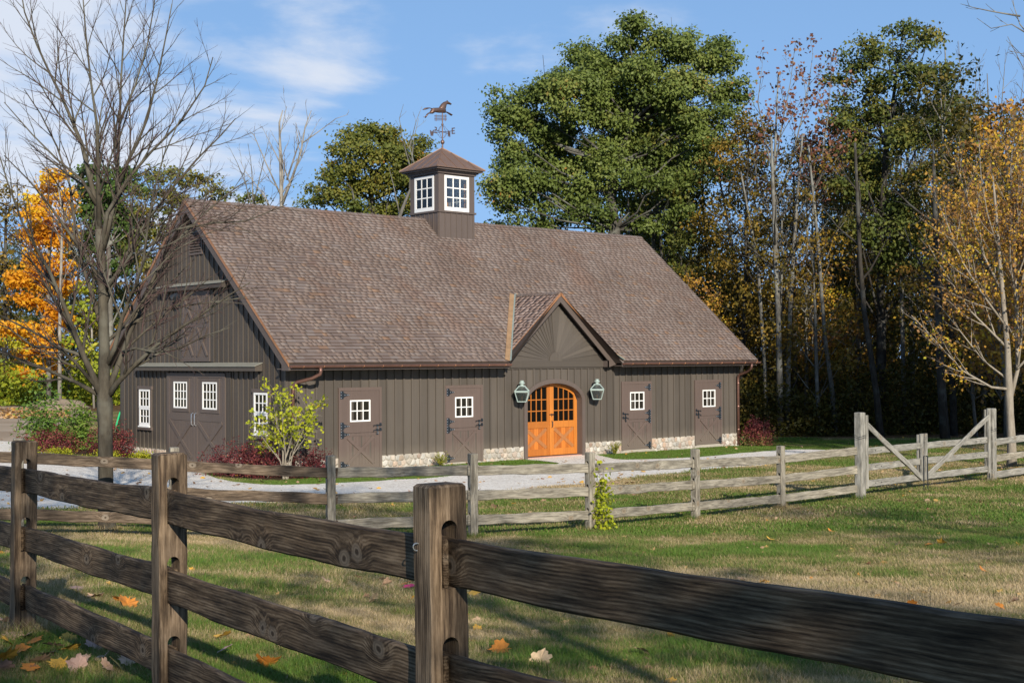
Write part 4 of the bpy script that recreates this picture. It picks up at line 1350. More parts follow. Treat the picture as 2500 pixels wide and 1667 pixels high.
for sg in (-1, 1):
    fr = (np.array((0, DY, 0.)), np.array((1., 0, 0)), np.array((0, 0, 1.)), np.array((0, -1., 0)))
    def zb_(x): return z_dorm(x)-.075
    xo = AC+sg*(DHW-.02); xi = AC+sg*(DHW-.37)
    pts = [(AC, zb_(AC)), (xo, zb_(xo)), (xo, zb_(xo)-.03), (xi+sg*.05, 2.335), (xi, 2.335), (xi, zb_(xi)-.215), (AC, zb_(AC)-.215)]
    m = MB(); m.prism(pts, fr, -.035, .0); m.build('barge_board', MT['trim'], entry)
    m = MB()
    c1, c2 = (AC, DY-.012, DAP-.035), (xo+sg*.03, DY-.012, z_dorm(xo+sg*.03)-.035)
    m.bar(c1, c2, .022, .075, up=(0, 1, 0) if False else (0, 0, 1)); m.build('drip_edge', MT['copperB'], entry)
    # deck and soffit of the little roof
    dv_ = lvec if sg < 0 else rvec; nn_ = nl if sg < 0 else nr_; o0 = dl0 if sg < 0 else dr0
    yb0 = lambda s: (DBASE+s*math.sin(DTH)-ZE)/SL-OE
    pts = [(DY+.002, 0), (yb0(0)+.02, 0), (yb0(dlen), dlen), (DY+.002, dlen)]
    m = MB(); m.prism(pts, (o0, DU0, dv_, nn_), -.07, -.004); m.build('gable_roof', MT['trim'], entry)
    m = MB()                                             # soffit box return at the foot
    a, b = sorted((xi, xi+sg*.03)); m.box(a, b, DY, -.046, 2.335, zb_(xi)-.2); m.build('return_board', MT['trim'], entry)
    # valley flashing
    p0 = np.array((AC+sg*(DHW-.03), -OE-.02, ZE+.0)); p1 = np.array((AC+sg*.02, (DAP-ZE)/SL-OE, DAP))
    ax = (p1-p0)/np.linalg.norm(p1-p0)
    out_ = np.cross(ax, RN); out_ = out_*(1 if out_[0]*sg > 0 else -1)
    q = [p0+RN*.034, p0+out_*.15+RN*.03, p1+out_*.15+RN*.03, p1+RN*.034]
    m = MB(); m.add(q+[p-RN*.006 for p in q], [(0, 1, 2, 3), (4, 7, 6, 5), (0, 4, 5, 1), (1, 5, 6, 2), (2, 6, 7, 3), (3, 7, 4, 0)])
    m.build('valley_flashing', MT['valley'], entry)
    n2_ = nl if sg < 0 else nr_
    inn = np.cross(ax, n2_); inn = inn*(1 if inn[0]*sg < 0 else -1)
    q = [p0+RN*.037, p0+inn*.09+n2_*.035, p1+inn*.09+n2_*.035, p1+RN*.037]
    m = MB(); m.add(q+[p-n2_*.006 for p in q], [(0, 1, 2, 3), (4, 7, 6, 5), (0, 4, 5, 1), (1, 5, 6, 2), (2, 6, 7, 3), (3, 7, 4, 0)])
    m.build('valley_flashing', MT['verdigris'], entry)

# ---- cupola
cy0, cy1 = 4.06, 5.56
cm = MB()
cm.box(CU0, CU0+.03, cy0, cy1, 6.40, 7.34); cm.box(CU1-.03, CU1, cy0, cy1, 6.40, 7.34)
cm.box(CU0+.03, CU1-.03, cy0, cy0+.03, 6.40, 7.34); cm.box(CU0+.03, CU1-.03, cy1-.03, cy1, 6.40, 7.34)
cm.box(CU0+.03, CU1-.03, cy0+.03, cy1-.03, 7.30, 7.33)
cup = cm.build('cupola', MT['trim'], barn)
m = MB()
for i in range(7):
    q = .02+i*.2335
    m.box(CU0+q, CU0+q+.045, cy0-.018, cy0-.001, 6.42, 7.33); m.box(CU0-.018, CU0-.001, cy0+q, cy0+q+.045, 6.42, 7.33)
    m.box(CU0+q, CU0+q+.045, cy1+.001, cy1+.018, 6.42, 7.33); m.box(CU1+.001, CU1+.018, cy0+q, cy0+q+.045, 6.42, 7.33)
m.build('batten', MT['trim'], cup)
m = MB(); m.box(CU0-.045, CU1+.045, cy0-.045, cy1+.045, 7.341, 7.40); m.build('belt_course', MT['trim'], cup)
WU0, WU1 = .235, 1.265
m = MB()
for (a, b) in ((CU0, CU0+WU0), (CU0+WU1, CU1)):
    for (c, e) in ((cy0, cy0+WU0), (cy0+WU1, cy1)):
        m.box(a, b, c, e, 7.401, 8.60)
m.box(CU0+WU0, CU0+WU1, cy0+.02, cy0+.10, 8.55, 8.60); m.box(CU0+WU0, CU0+WU1, cy1-.10, cy1-.02, 8.55, 8.60)
m.box(CU0+.02, CU0+.10, cy0+WU0, cy0+WU1, 8.55, 8.60); m.box(CU1-.10, CU1-.02, cy0+WU0, cy0+WU1, 8.55, 8.60)
m.build('corner_post', MT['trim'], cup)
m = MB(); e = .012
for (a, sx) in ((CU0+WU0, 1), (CU0+WU1, -1)):
    for (c, sy) in ((cy0+WU0, 1), (cy0+WU1, -1)):
        a0, a1 = sorted((a+sx*.001, a+sx*e)); c0_, c1_ = sorted((c-sy*.14, c+sy*e)); m.box(a0, a1, c0_, c1_, 7.42, 8.54)
        a0, a1 = sorted((a-sx*.14, a)); c0_, c1_ = sorted((c+sy*.001, c+sy*e)); m.box(a0, a1, c0_, c1_, 7.42, 8.54)
m.build('post_lining', MT['inside'], cup)
frs = [((0, cy0+.03, 0.), (1., 0, 0), (0, -1., 0), CU0), ((CU0+.03, 0, 0.), (0, 1., 0), (-1., 0, 0), cy0), ((0, cy1-.03, 0.), (1., 0, 0), (0, 1., 0), CU0), ((CU1-.03, 0, 0.), (0, 1., 0), (1., 0, 0), cy0)]
for o, u, nrm, b in frs:
    sash(cup, (np.array(o), np.array(u), np.array((0, 0, 1.)), np.array(nrm)), b+WU0+.002, b+WU1-.002, 7.402, 8.548, 3, 3, MT['white'], MT['clear'], .012, .085, .036, .125)
m = MB(); m.box(CU0+.26, CU0+.36, cy0+.30, cy0+.40, 7.40, 8.6); m.box(CU0+.12, CU0+.20, cy1-.62, cy1-.22, 7.40, 8.55); m.build('inner_post', MT['inside'], cup)
m = MB()
for z0, z1, g in ((8.601, 8.66, .05), (8.66, 8.71, .10), (8.71, 8.765, .20)):
    m.box(CU0-g, CU1+g, cy0-g, cy1+g, z0, z1-.001)
m.build('cornice', MT['iron2'] if 'iron2' in MT else MT['trim'], cup)
CC = np.array(((CU0+CU1)/2, (cy0+cy1)/2)); hw = (CU1-CU0)/2+.26; zt, zb = 9.56, 8.765
m = MB()
c4 = [(CC[0]-hw, CC[1]-hw), (CC[0]+hw, CC[1]-hw), (CC[0]+hw, CC[1]+hw), (CC[0]-hw, CC[1]+hw)]
m.add([(x, y, zb) for x, y in c4]+[(x, y, zb+.03) for x, y in c4]+[(CC[0], CC[1], zt)], [(3, 2, 1, 0)]+[(i, (i+1) % 4, 4+(i+1) % 4, 4+i) for i in range(4)]+[(4+i, 4+(i+1) % 4, 8) for i in range(4)])
cr_ = m.build('cupola_roof', MT['copperR'], cup)
m = MB()
ap = np.array((CC[0], CC[1], zt))
for i in range(4):
    a = np.array((*c4[i], zb+.03)); b = np.array((*c4[(i+1) % 4], zb+.03))
    m.bar(a, ap, .035, .035)
    for k in (.2, .4, .6, .8):
        e = a+(b-a)*k
        top_k = 1-abs(k-.5)*2                              # seam runs straight up the slope until it meets the hip
        mid = (a+b)/2
        q = e+(ap-mid)*(1-abs(k-.5)*2)
        m.bar(e, q, .016, .03)
m.build('standing_seam', MT['copperR'], cr_)
# ------------------------------------------------------------------ lanterns beside the arched door
def lantern(x, label):
    yl = -.30
    t = thing('wall_lantern', label, 'lantern', (x, 0, 1.3), 'lanterns beside the arched doors')
    o = (x, 0, 1.3)
    def ring(r, z, k=4):
        return [np.array((x+r*math.cos(math.pi/4*0+2*math.pi*(i+.5*0)/k+math.pi/4*0), yl+r*math.sin(2*math.pi*i/k), z)) for i in range(k)]
    lo, sh, top = 1.345, 1.63, 1.795
    A = [np.array((x+.175*c, yl+.175*s, lo)) for c, s in ((1,0),(0,1),(-1,0),(0,-1))]
    B = [np.array((x+.285*c, yl+.285*s, sh)) for c, s in ((1,0),(0,1),(-1,0),(0,-1))]
    Cc = [np.array((x+.120*c, yl+.120*s, top)) for c, s in ((1,0),(0,1),(-1,0),(0,-1))]
    B2 = [p+np.array((0,0,.03)) for p in B]
    m = MB()
    for i in range(4):
        j = (i+1) % 4
        m.bar(A[i], A[j], .022, .022); m.bar(B[i]*.97+np.array((x,yl,sh))*.03, B[j]*.97+np.array((x,yl,sh))*.03, .03, .03); m.bar(Cc[i], Cc[j], .024, .024)
        m.bar(A[i], B[i], .021, .021); m.bar(B2[i], Cc[i], .021, .021)
    m.lathe((x, yl, sh), [(.31, .008), (.315, .022), (.29, .034), (.10, .036)], 4)
    m.build('frame', MT['verdigris'], t, o=o)
    m = MB()
    m.lathe((x, yl, top), [(.125, 0), (.10, .02), (.055, .025), (.05, .06), (.085, .075), (.092, .105), (.06, .125), (.045, .135), (.07, .15), (.06, .165), (.02, .172)], 12)
    m.build('chimney_cap', MT['verdigris'], t, smooth=True, o=o)
    for i in range(4):
        j = (i+1) % 4
        for P, Q in ((A, B), (B2, Cc)):
            m = MB(); c = np.array((x, yl, 0))
            q = [P[i], P[j], Q[j], Q[i]]
            q = [np.array((c[0]+(p[0]-c[0])*.97, c[1]+(p[1]-c[1])*.97, p[2])) for p in q]
            m.add(q, [(0, 1, 2, 3)]); m.build('glass_pane', MT['lampglass'], t, o=o, fix=False)
    m = MB(); m.tube([(x, yl, lo), (x, yl, lo+.10)], .018, 6); m.tube([(x-.03, yl, lo+.10), (x, yl, lo+.16), (x+.03, yl, lo+.10)], .012, 6); m.build('burner', MT['copperB'], t, o=o)
    m = MB(); m.obox((x, -.035, 1.52), np.eye(3), (.05, .012, .16)); m.tube([(x, -.045, 1.60), (x, -.15, 1.66), (x, yl+.24, sh+.02)], .014, 6); m.tube([(x, -.045, 1.45), (x, -.14, 1.34), (x, yl, lo-.01)], .014, 6)
    m.build('bracket', MT['iron'], t, o=o)
    return t
lantern(7.90, 'verdigris glass lantern on the wall left of the arched orange doors')
lantern(11.04, 'verdigris glass lantern on the wall right of the arched orange doors')

# ------------------------------------------------------------------ weathervane
WX, WY = 9.04, 4.81
wv = thing('weathervane', 'bronze weathervane with running horse on top of the cupola roof', 'weathervane', (WX, WY, 9.55))
o = (WX, WY, 9.55)
m = MB(); m.tube([(WX, WY, 9.5), (WX, WY, 10.0), (WX, WY, 10.72)], [.026, .02, .017], 8); m.build('rod', MT['bronze'], wv, o=o)
m = MB(); m.lathe((WX, WY, 9.755), [(.02, -.075), (.055, -.05), (.072, 0), (.055, .05), (.02, .075)], 12); m.build('ball', MT['bronze'], wv, smooth=True, o=o)
m = MB(); m.lathe((WX, WY, 10.335), [(.015, -.042), (.032, -.026), (.042, 0), (.032, .026), (.015, .042)], 10); m.build('ball', MT['bronze'], wv, smooth=True, o=o)
ve = RT0*.37 - np.array((math.cos(YAW), math.sin(YAW), 0))*.20
vs_ = -RT0*.20 - np.array((math.cos(YAW), math.sin(YAW), 0))*.37
c0 = np.array((WX, WY, 10.09))
def letter(ch, at_, ux):
    S = {'E': [((0,0),(0,2)),((0,0),(1.1,0)),((0,1),(.9,1)),((0,2),(1.1,2))], 'W': [((0,2),(.35,0)),((.35,0),(.7,1.6)),((.7,1.6),(1.05,0)),((1.05,0),(1.4,2))],
         'N': [((0,0),(0,2)),((0,2),(1.1,0)),((1.1,0),(1.1,2))], 'S': [((1.1,2),(.1,2)),((.1,2),(.1,1.05)),((.1,1.05),(1.1,1.0)),((1.1,1.0),(1.1,0)),((1.1,0),(0,0))]}[ch]
    m = MB(); k = .085
    nrm = np.cross(ux, (0, 0, 1.))
    for i, (a, b) in enumerate(S):
        p = at_ + ux*(a[0]-.55)*k + np.array((0,0,(a[1]-1)*k)) + nrm*.0006*i; q = at_ + ux*(b[0]-.55)*k + np.array((0,0,(b[1]-1)*k)) + nrm*.0006*i
        d = (q-p)/np.linalg.norm(q-p)
        m.bar(p-d*.012, q+d*.012, .018, .032, up=np.cross(d, nrm))
    m.build('letter', MT['bronze'], wv, o=o)
for ch, v in (('E', ve), ('W', -ve), ('S', vs_), ('N', -vs_)):
    m = MB(); m.tube([c0, c0+v*.86], .010, 6); m.build('arm', MT['bronze'], wv, o=o)
    uxd = v/np.linalg.norm(v)
    if ch in 'EN': letter(ch, c0+v*1.0, uxd)
    else: letter(ch, c0+v*1.0, -uxd if ch == 'W' else uxd)
    m = MB()
    u = v/np.linalg.norm(v)
    for sg in (1, -1):
        m.tube([c0+u*.03+np.array((0,0,.20*sg)), c0+u*.10+np.array((0,0,.17*sg)), c0+u*.15+np.array((0,0,.09*sg)), c0+u*.24+np.array((0,0,.01*sg))], .006, 5)
    m.build('scroll', MT['bronze'], wv, o=o)
HX = np.array((1., 0, 0))
def hz_(u, v):                                           # photo pixels of the vane -> its own plane
    k = .0701754
    P = np.array(ray(1020+u*k, 235+v*k)); s = (WY-CAM[1])/P[1]
    q = CAM+P*s
    return q[0], q[2]
m = MB()
for v in (680, 735, 787, 838):
    a = hz_(580, v); b = hz_(1005, v-8); m.tube([(a[0], WY, a[1]), (b[0], WY, b[1])], .012, 5)
for u in (632, 952):
    a = hz_(u, 640); b = hz_(u, 880); m.tube([(a[0], WY-.012, a[1]), (b[0], WY-.012, b[1])], .011, 5)
m.build('fence_emblem', MT['bronze'], wv, o=o)
hp = [(165,472),(245,412),(330,398),(420,405),(490,430),(540,412),(640,408),(735,405),(775,340),(820,275),(890,215),(960,185),(1005,178),(1018,140),(1030,170),(1052,170),(1045,190),(1090,212),(1130,240),(1165,262),(1165,295),(1140,310),
      (1100,290),(1050,285),(1005,290),(990,340),(975,400),(965,450),(980,500),(970,535),(1030,550),(1100,585),(1160,620),(1212,660),(1165,690),(1110,650),(1050,605),(1000,575),(930,592),(860,585),(760,585),(680,575),(605,560),(560,590),(520,615),(450,615),(395,612),(350,650),(300,725),(270,765),(255,738),(205,738),(215,715),(265,708),(300,640),(350,590),(415,560),(440,510),(480,445),(420,430),(350,450),(270,475),(205,485)]
P2 = [hz_(*p) for p in hp]
bm = bmesh.new()
P2v = [Vector((p[0], p[1], 0)) for p in P2]
tri = tessellate_polygon([P2v])
vs0 = [bm.verts.new((p[0], WY, p[1])) for p in P2]
for q in tri:
    try: bm.faces.new([vs0[i] for i in q])
    except ValueError: pass
bmesh.ops.subdivide_edges(bm, edges=[e for e in bm.edges if e.calc_length() > .05], cuts=2, use_grid_fill=True)
bmesh.ops.triangulate(bm, faces=bm.faces)
bmesh.ops.subdivide_edges(bm, edges=[e for e in bm.edges if e.calc_length() > .045], cuts=1)
bmesh.ops.triangulate(bm, faces=bm.faces)
seg = [(np.array(P2[i]), np.array(P2[(i+1) % len(P2)])) for i in range(len(P2))]
def edist(q):
    best = 9
    for a, b in seg:
        ab = b-a; k = np.clip(np.dot(q-a, ab)/max(np.dot(ab, ab), 1e-9), 0, 1)
        best = min(best, np.linalg.norm(q-a-ab*k))
    return best
front = {}
V_, F_ = [], []
bm.verts.ensure_lookup_table()
for i, v in enumerate(bm.verts):
    v.index = i
ds = [edist(np.array((v.co.x, v.co.z))) for v in bm.verts]
off = [.012+.075*math.sqrt(max(0, min(1, d/.085))) for d in ds]
nV = len(bm.verts)
for v, f in zip(bm.verts, off): V_.append((v.co.x-o[0], -f, v.co.z-o[2]))
for v, f in zip(bm.verts, off): V_.append((v.co.x-o[0], f, v.co.z-o[2]))
for f in bm.faces:
    ii = [v.index for v in f.verts]; F_.append(ii); F_.append([q+nV for q in ii[::-1]])
for e in bm.edges:
    if e.is_boundary:
        a, b = e.verts[0].index, e.verts[1].index; F_.append([a, b, b+nV, a+nV])
bm.free()
me = bpy.data.meshes.new('running_horse'); me.from_pydata(V_, [], F_); me.materials.append(MT['bronze'])
bm = bmesh.new(); bm.from_mesh(me); bmesh.ops.recalc_face_normals(bm, faces=bm.faces); bm.to_mesh(me); bm.free()
me.polygons.foreach_set('use_smooth', [True]*len(me.polygons))
link('running_horse', me, wv)

# ------------------------------------------------------------------ fences
def timber(name, length, height, thick, mat, parent, o, xdir, seed, bow=0.0, nx=14, rough=.004, taper=0.0, chamfer=.008, up=None):
    """A sawn rail with its own local X along the grain; slightly crooked, worn edges."""
    r = random.Random(seed)
    prof = [(-1, -1), (-1, 1), (1, 1), (1, -1)]
    hy, hzv = thick/2, height/2
    sec = [(-hy+chamfer, -hzv), (-hy, -hzv+chamfer), (-hy, hzv-chamfer), (-hy+chamfer, hzv), (hy-chamfer, hzv), (hy, hzv-chamfer), (hy, -hzv+chamfer), (hy-chamfer, -hzv)]
    vs = []; ph = r.uniform(0, 6)
    for i in range(nx+1):
        s = i/nx; x = (s-.5)*length
        b = bow*(1-(2*s-1)**2)
        e0 = 1.0
        if taper and (s < taper or s > 1-taper):
            e0 = .55
        hz0 = .9*rough*math.sin(ph+s*11)+rough*math.sin(ph*3+s*23)+.5*r.uniform(-rough, rough); hz1 = .9*rough*math.sin(ph*2+s*8)+rough*math.sin(ph*5+s*19)+.5*r.uniform(-rough, rough)
        for (yy, z_) in sec:
            vs.append((x, yy*e0+r.uniform(-rough, rough)*.4, z_+b+(hz1 if z_ > 0 else hz0)))
    fs = [(i*8+k, i*8+(k+1) % 8, (i+1)*8+(k+1) % 8, (i+1)*8+k) for i in range(nx) for k in range(8)] + [tuple(range(7, -1, -1)), tuple(range(nx*8, nx*8+8))]
    m = MB(); m.add(vs, fs)
    ob = m.build(name, mat, parent)
    X = Vector(xdir).normalized(); Z0 = Vector(up if up is not None else (0, 0, 1)); Y = Z0.cross(X).normalized(); Z = X.cross(Y)
    M = Matrix((X, Y, Z)).transposed().to_4x4(); M.translation = Vector(o)
    pl = parent.location if parent else Vector((0, 0, 0))
    M.translation -= Vector(pl)
    ob.matrix_local = M
    return ob
def post_mesh(name, w, d, h, bury, holes, hole_w, hole_h, mat, seed, rough=.004, cham=.007, top_round=.008):
    """Post: w along local Y (face with holes looks along local X), d along X. Real mortises cut through, arched at the top."""
    r = random.Random(seed)
    bm = bmesh.new()
    nz_ = 22
    zsn = [-bury + (h+bury)*i/nz_ for i in range(nz_+1)]
    hw, hd = w/2, d/2
    ny = 5
    def ringpts(z, sh):
        a, b = hd-sh, hw-sh; c = cham
        P = [(-a+c, -b), (a-c, -b), (a, -b+c), (a, b-c), (a-c, b), (-a+c, b), (-a, b-c), (-a, -b+c)]
        return P
    rings = []
    for i, z in enumerate(zsn):
        sh = 0
        R_ = [bm.verts.new((x+r.uniform(-rough, rough)*.5, y+r.uniform(-rough, rough)*.5, z)) for x, y in ringpts(z, sh)]
        rings.append(R_)
    R_ = [bm.verts.new((x+r.uniform(-rough, rough), y+r.uniform(-rough, rough), h+top_round+r.uniform(-rough, rough))) for x, y in ringpts(h, top_round)]
    rings.append(R_)
    for a, b in zip(rings[:-1], rings[1:]):
        for k in range(8):
            bm.faces.new((a[k], a[(k+1) % 8], b[(k+1) % 8], b[k]))
    bm.faces.new(rings[0][::-1]); bm.faces.new(rings[-1])
    bmesh.ops.recalc_face_normals(bm, faces=bm.faces)
    me = bpy.data.meshes.new(name); bm.to_mesh(me); bm.free()
    me.materials.append(mat)
    ob = link(name, me)
    cm = MB()
    for hz0 in holes:                                    # hz0: bottom of the hole
        a = hole_w/2
        prof = [(-a, hz0), (a, hz0), (a, hz0+hole_h-a)] + [(a*math.cos(math.pi*i/10), hz0+hole_h-a+a*math.sin(math.pi*i/10)) for i in range(1, 10)] + [(-a, hz0+hole_h-a)]
        cm.prism(prof, ((0, 0, 0), (0, 1, 0), (0, 0, 1), (1, 0, 0)), -d, d)
    cut = cm.build('cutter', mat)
    md = ob.modifiers.new('b', 'BOOLEAN'); md.operation = 'DIFFERENCE'; md.solver = 'EXACT'; md.object = cut
    dg = bpy.context.evaluated_depsgraph_get()
    new = bpy.data.meshes.new_from_object(ob.evaluated_get(dg))
    bpy.data.objects.remove(ob); bpy.data.objects.remove(cut)
    new.name = name
    return new

def place_post(me, name, parent, p, ang, lean=0.0):
    ob = link(name, me, parent)
    # local Z is the grain for posts: turn the mesh so that its X is up inside the object for the wood texture
    M = Matrix.Rotation(ang, 4, 'Z') @ Matrix.Rotation(lean, 4, 'X')
    M.translation = Vector(p) - parent.location
    ob.matrix_local = M
    return ob
# posts have their grain along Z: own material that swaps axes
def swap_axes(mat, name):
    m2 = mat.copy(); m2.name = name
    nt = m2.node_tree
    tcn = [n for n in nt.nodes if n.type == 'TEX_COORD'][0]
    mp = nt.nodes.new('ShaderNodeMapping'); mp.inputs['Rotation'].default_value = (0, math.pi/2, 0)
    tgt = [l.to_socket for l in nt.links if l.from_node == tcn]
    for s in tgt:
        nt.links.new(mp.outputs[0], s)
    nt.links.new(tcn.outputs['Object'], mp.inputs[0])
    return m2
MT['post_near'] = swap_axes(MT['wood_post'], 'weathered_post_upright')
MT['post_far'] = swap_axes(MT['wood_far'], 'grey_post_upright')
MT['post_grey'] = swap_axes(MT['wood_grey'], 'grey_gate_upright')

# near fence: runs from the far left towards the camera's right
np_pos = []
for px, dep, topy in ((55, 8.75, 1079), (413, 6.50, 1110), (1081, 4.42, 1186)):
    q = at(px, topy, dep); np_pos.append(np.array(q))
d_ = np_pos[2]-np_pos[1]; d_[2] = 0
p4 = np_pos[2] + (np_pos[2]-np_pos[1])*np.array((1, 1, 0)) + np.array((0, 0, .085))
d0 = np_pos[0]-np_pos[1]
p_1 = np_pos[0] + d0*np.array((1.05, 1.05, 1.1))
npost = [p_1] + np_pos + [p4]
near_fence = thing('post_and_rail_fence', 'brown weathered three rail fence close to the camera with mortised posts', 'fence', (float(np_pos[1][0]), float(np_pos[1][1]), h1(np_pos[1][0], np_pos[1][1])))
HOLE_W, HOLE_H, RAIL_H = .062, .222, .158
hb = [.892, .512, .132]                                    # hole bottoms above ground-level of a 1.25 m post
for i, p in enumerate(npost):
    g = 1.25
    a = npost[max(i-1, 0)]; b = npost[min(i+1, len(npost)-1)]
    ang = math.atan2(b[1]-a[1], b[0]-a[0])
    me = post_mesh('post', .142, .115, g, .5, [z+.03 for z in hb], HOLE_W, HOLE_H, MT['post_near'], 40+i)
    base_p = (p[0], p[1], p[2]-g)
    place_post(me, 'post', near_fence, base_p, ang, 0.01*(i-2))
for i in range(len(npost)-1):
    a, b = npost[i], npost[i+1]
    dd = b-a; Ln = np.linalg.norm(dd); u = dd/Ln
    nrm = np.array((-u[1], u[0], 0)); nrm /= np.linalg.norm(nrm)
    for k, z in enumerate(hb):
        c = (a+b)/2 + np.array((0, 0, -1.25+z+.03+RAIL_H/2+.002)) + nrm*(.0155 if i % 2 else -.0155)
        timber('rail', Ln+.085, RAIL_H, .036, MT['wood_near'], near_fence, c, dd, 100+i*3+k, bow=-.012+.006*k, nx=36, rough=.0024, taper=.05)
# the shiny hook on the nearest post
hk = MB(); q = np_pos[2]; f = -RT0*.075
pc = q + np.array((0, 0, -.195)) - RT0*.088 - np.array((math.cos(YAW), math.sin(YAW), 0))*.035
pts = [pc+RT0*(.012*math.cos(t_)+.004)+np.array((0, 0, .012*math.sin(t_))) for t_ in [math.radians(x) for x in range(60, 310, 25)]]
hk.tube(pts, .0022, 6); hk.build('wire_hook', MT['chrome'], near_fence, o=near_fence.location)

# far fence: posts by where they stand
fx = [(-330, 17.2, 1052), (45, 18.0, 1071), (425, 18.9, 1093), (807, 19.8, 1113), (1154, 20.6, 1108), (1440, 21.8, 1105), (1697, 23.9, 1097), (1906, 25.8, 1089)]
fpos = []
for px, dep, ty in fx:
    q = np.array(at(px, ty, dep)); fpos.append(q)
gp1 = np.array(at(2099, 1008, 26.9)); gp2 = np.array(at(2420, 998, 30.9))
far_fence = thing('post_and_rail_fence', 'grey three rail fence crossing the lawn in front of the driveway', 'fence', (float(fpos[4][0]), float(fpos[4][1]), h1(fpos[4][0], fpos[4][1])))
fm = {}
def fence_run(parent, pos, seed, mats, skip_last_post=False, first_post=True, tops=None):
    for i, p in enumerate(pos):
        if (i == len(pos)-1 and skip_last_post) or (i == 0 and not first_post):
            continue
        a = pos[max(i-1, 0)]; b = pos[min(i+1, len(pos)-1)]
        ang = math.atan2(b[1]-a[1], b[0]-a[0])
        gz_ = h1(p[0], p[1])
        me = post_mesh('post', .125, .125, p[2]-gz_, .4, [p[2]-gz_-1.25+z+.03 for z in hb], .062, .20, MT['post_far'], seed+i, .003)
        place_post(me, 'post', parent, (p[0], p[1], gz_), ang)
    for i in range(len(pos)-1):
        a, b = np.array(pos[i]), np.array(pos[i+1])
        dd = b-a; Ln = np.linalg.norm(dd); u = dd/Ln
        nrm = np.array((-u[1], u[0], 0)); nrm /= np.linalg.norm(nrm)
        for k, z in enumerate(hb):
            c = (a+b)/2 + np.array((0, 0, -1.25+z+.03+.15/2+.002)) + nrm*(.0155 if i % 2 else -.0155)
            timber('rail', Ln+.2, .152, .034, mats[(i*3+k) % len(mats)] if not callable(mats) else mats(i, k), parent, c, dd, seed+50+i*3+k, nx=14, rough=.005, taper=.04)
gp1r = gp1.copy(); gp1r[2] = gp1[2]-.50
fence_run(far_fence, fpos+[gp1r], 300, lambda i, k: MT['wood_brown'] if i < 3 else MT['wood_far'], skip_last_post=True)

# gate posts and the double gate
gd = gp2-gp1; gd[2] = 0; gl = np.linalg.norm(gd); gu = gd/gl; gn = np.array((-gu[1], gu[0], 0))
gang = math.atan2(gu[1], gu[0])
for k, (p, lab) in enumerate(((gp1, 'thick grey gate post at the end of the fence nearer the barn'), (gp2, 'thick grey gate post beside the young golden maple'))):
    z0 = h1(p[0], p[1])
    t_ = thing('gate_post', lab, 'post', (float(p[0]), float(p[1]), z0), 'gate posts')
    me = post_mesh('post', .17, .17, p[2]-z0, .4, [] if k == 0 else [], .06, .2, MT['post_grey'], 700+k) if False else None
    bmq = MB()
    hgt = p[2]-z0
    cth = .016
    sec = [(-.085+cth, -.085), (.085-cth, -.085), (.085, -.085+cth), (.085, .085-cth), (.085-cth, .085), (-.085+cth, .085), (-.085, .085-cth), (-.085, -.085+cth)]
    rq = random.Random(70+k); vs = []; nlev = 10
    for j in range(nlev+1):
        s = 1 if j < nlev else .86
        z = -.4+(hgt+.4)*j/nlev if j < nlev else hgt+.012
        if j == nlev-1: z = hgt
        vs += [(x*s+rq.uniform(-.003, .003), y*s+rq.uniform(-.003, .003), z+rq.uniform(-.003, .003)) for x, y in sec]
    bmq.add(vs, [(j*8+i, j*8+(i+1) % 8, (j+1)*8+(i+1) % 8, (j+1)*8+i) for j in range(nlev) for i in range(8)]+[tuple(range(7, -1, -1)), tuple(range(nlev*8, nlev*8+8))])
    ob = bmq.build('post_shaft', MT['post_grey'], t_); ob.rotation_euler = (0, 0, gang)
    m = MB()
    for zz in (.46, .50):
        m.tube([(math.cos(a)*.118, math.sin(a)*.118, hgt-zz+.02*math.sin(a*3)) for a in [math.pi*2*i/16 for i in range(17)]], .004, 4)
    m.build('wire_loop', MT['iron'], t_)
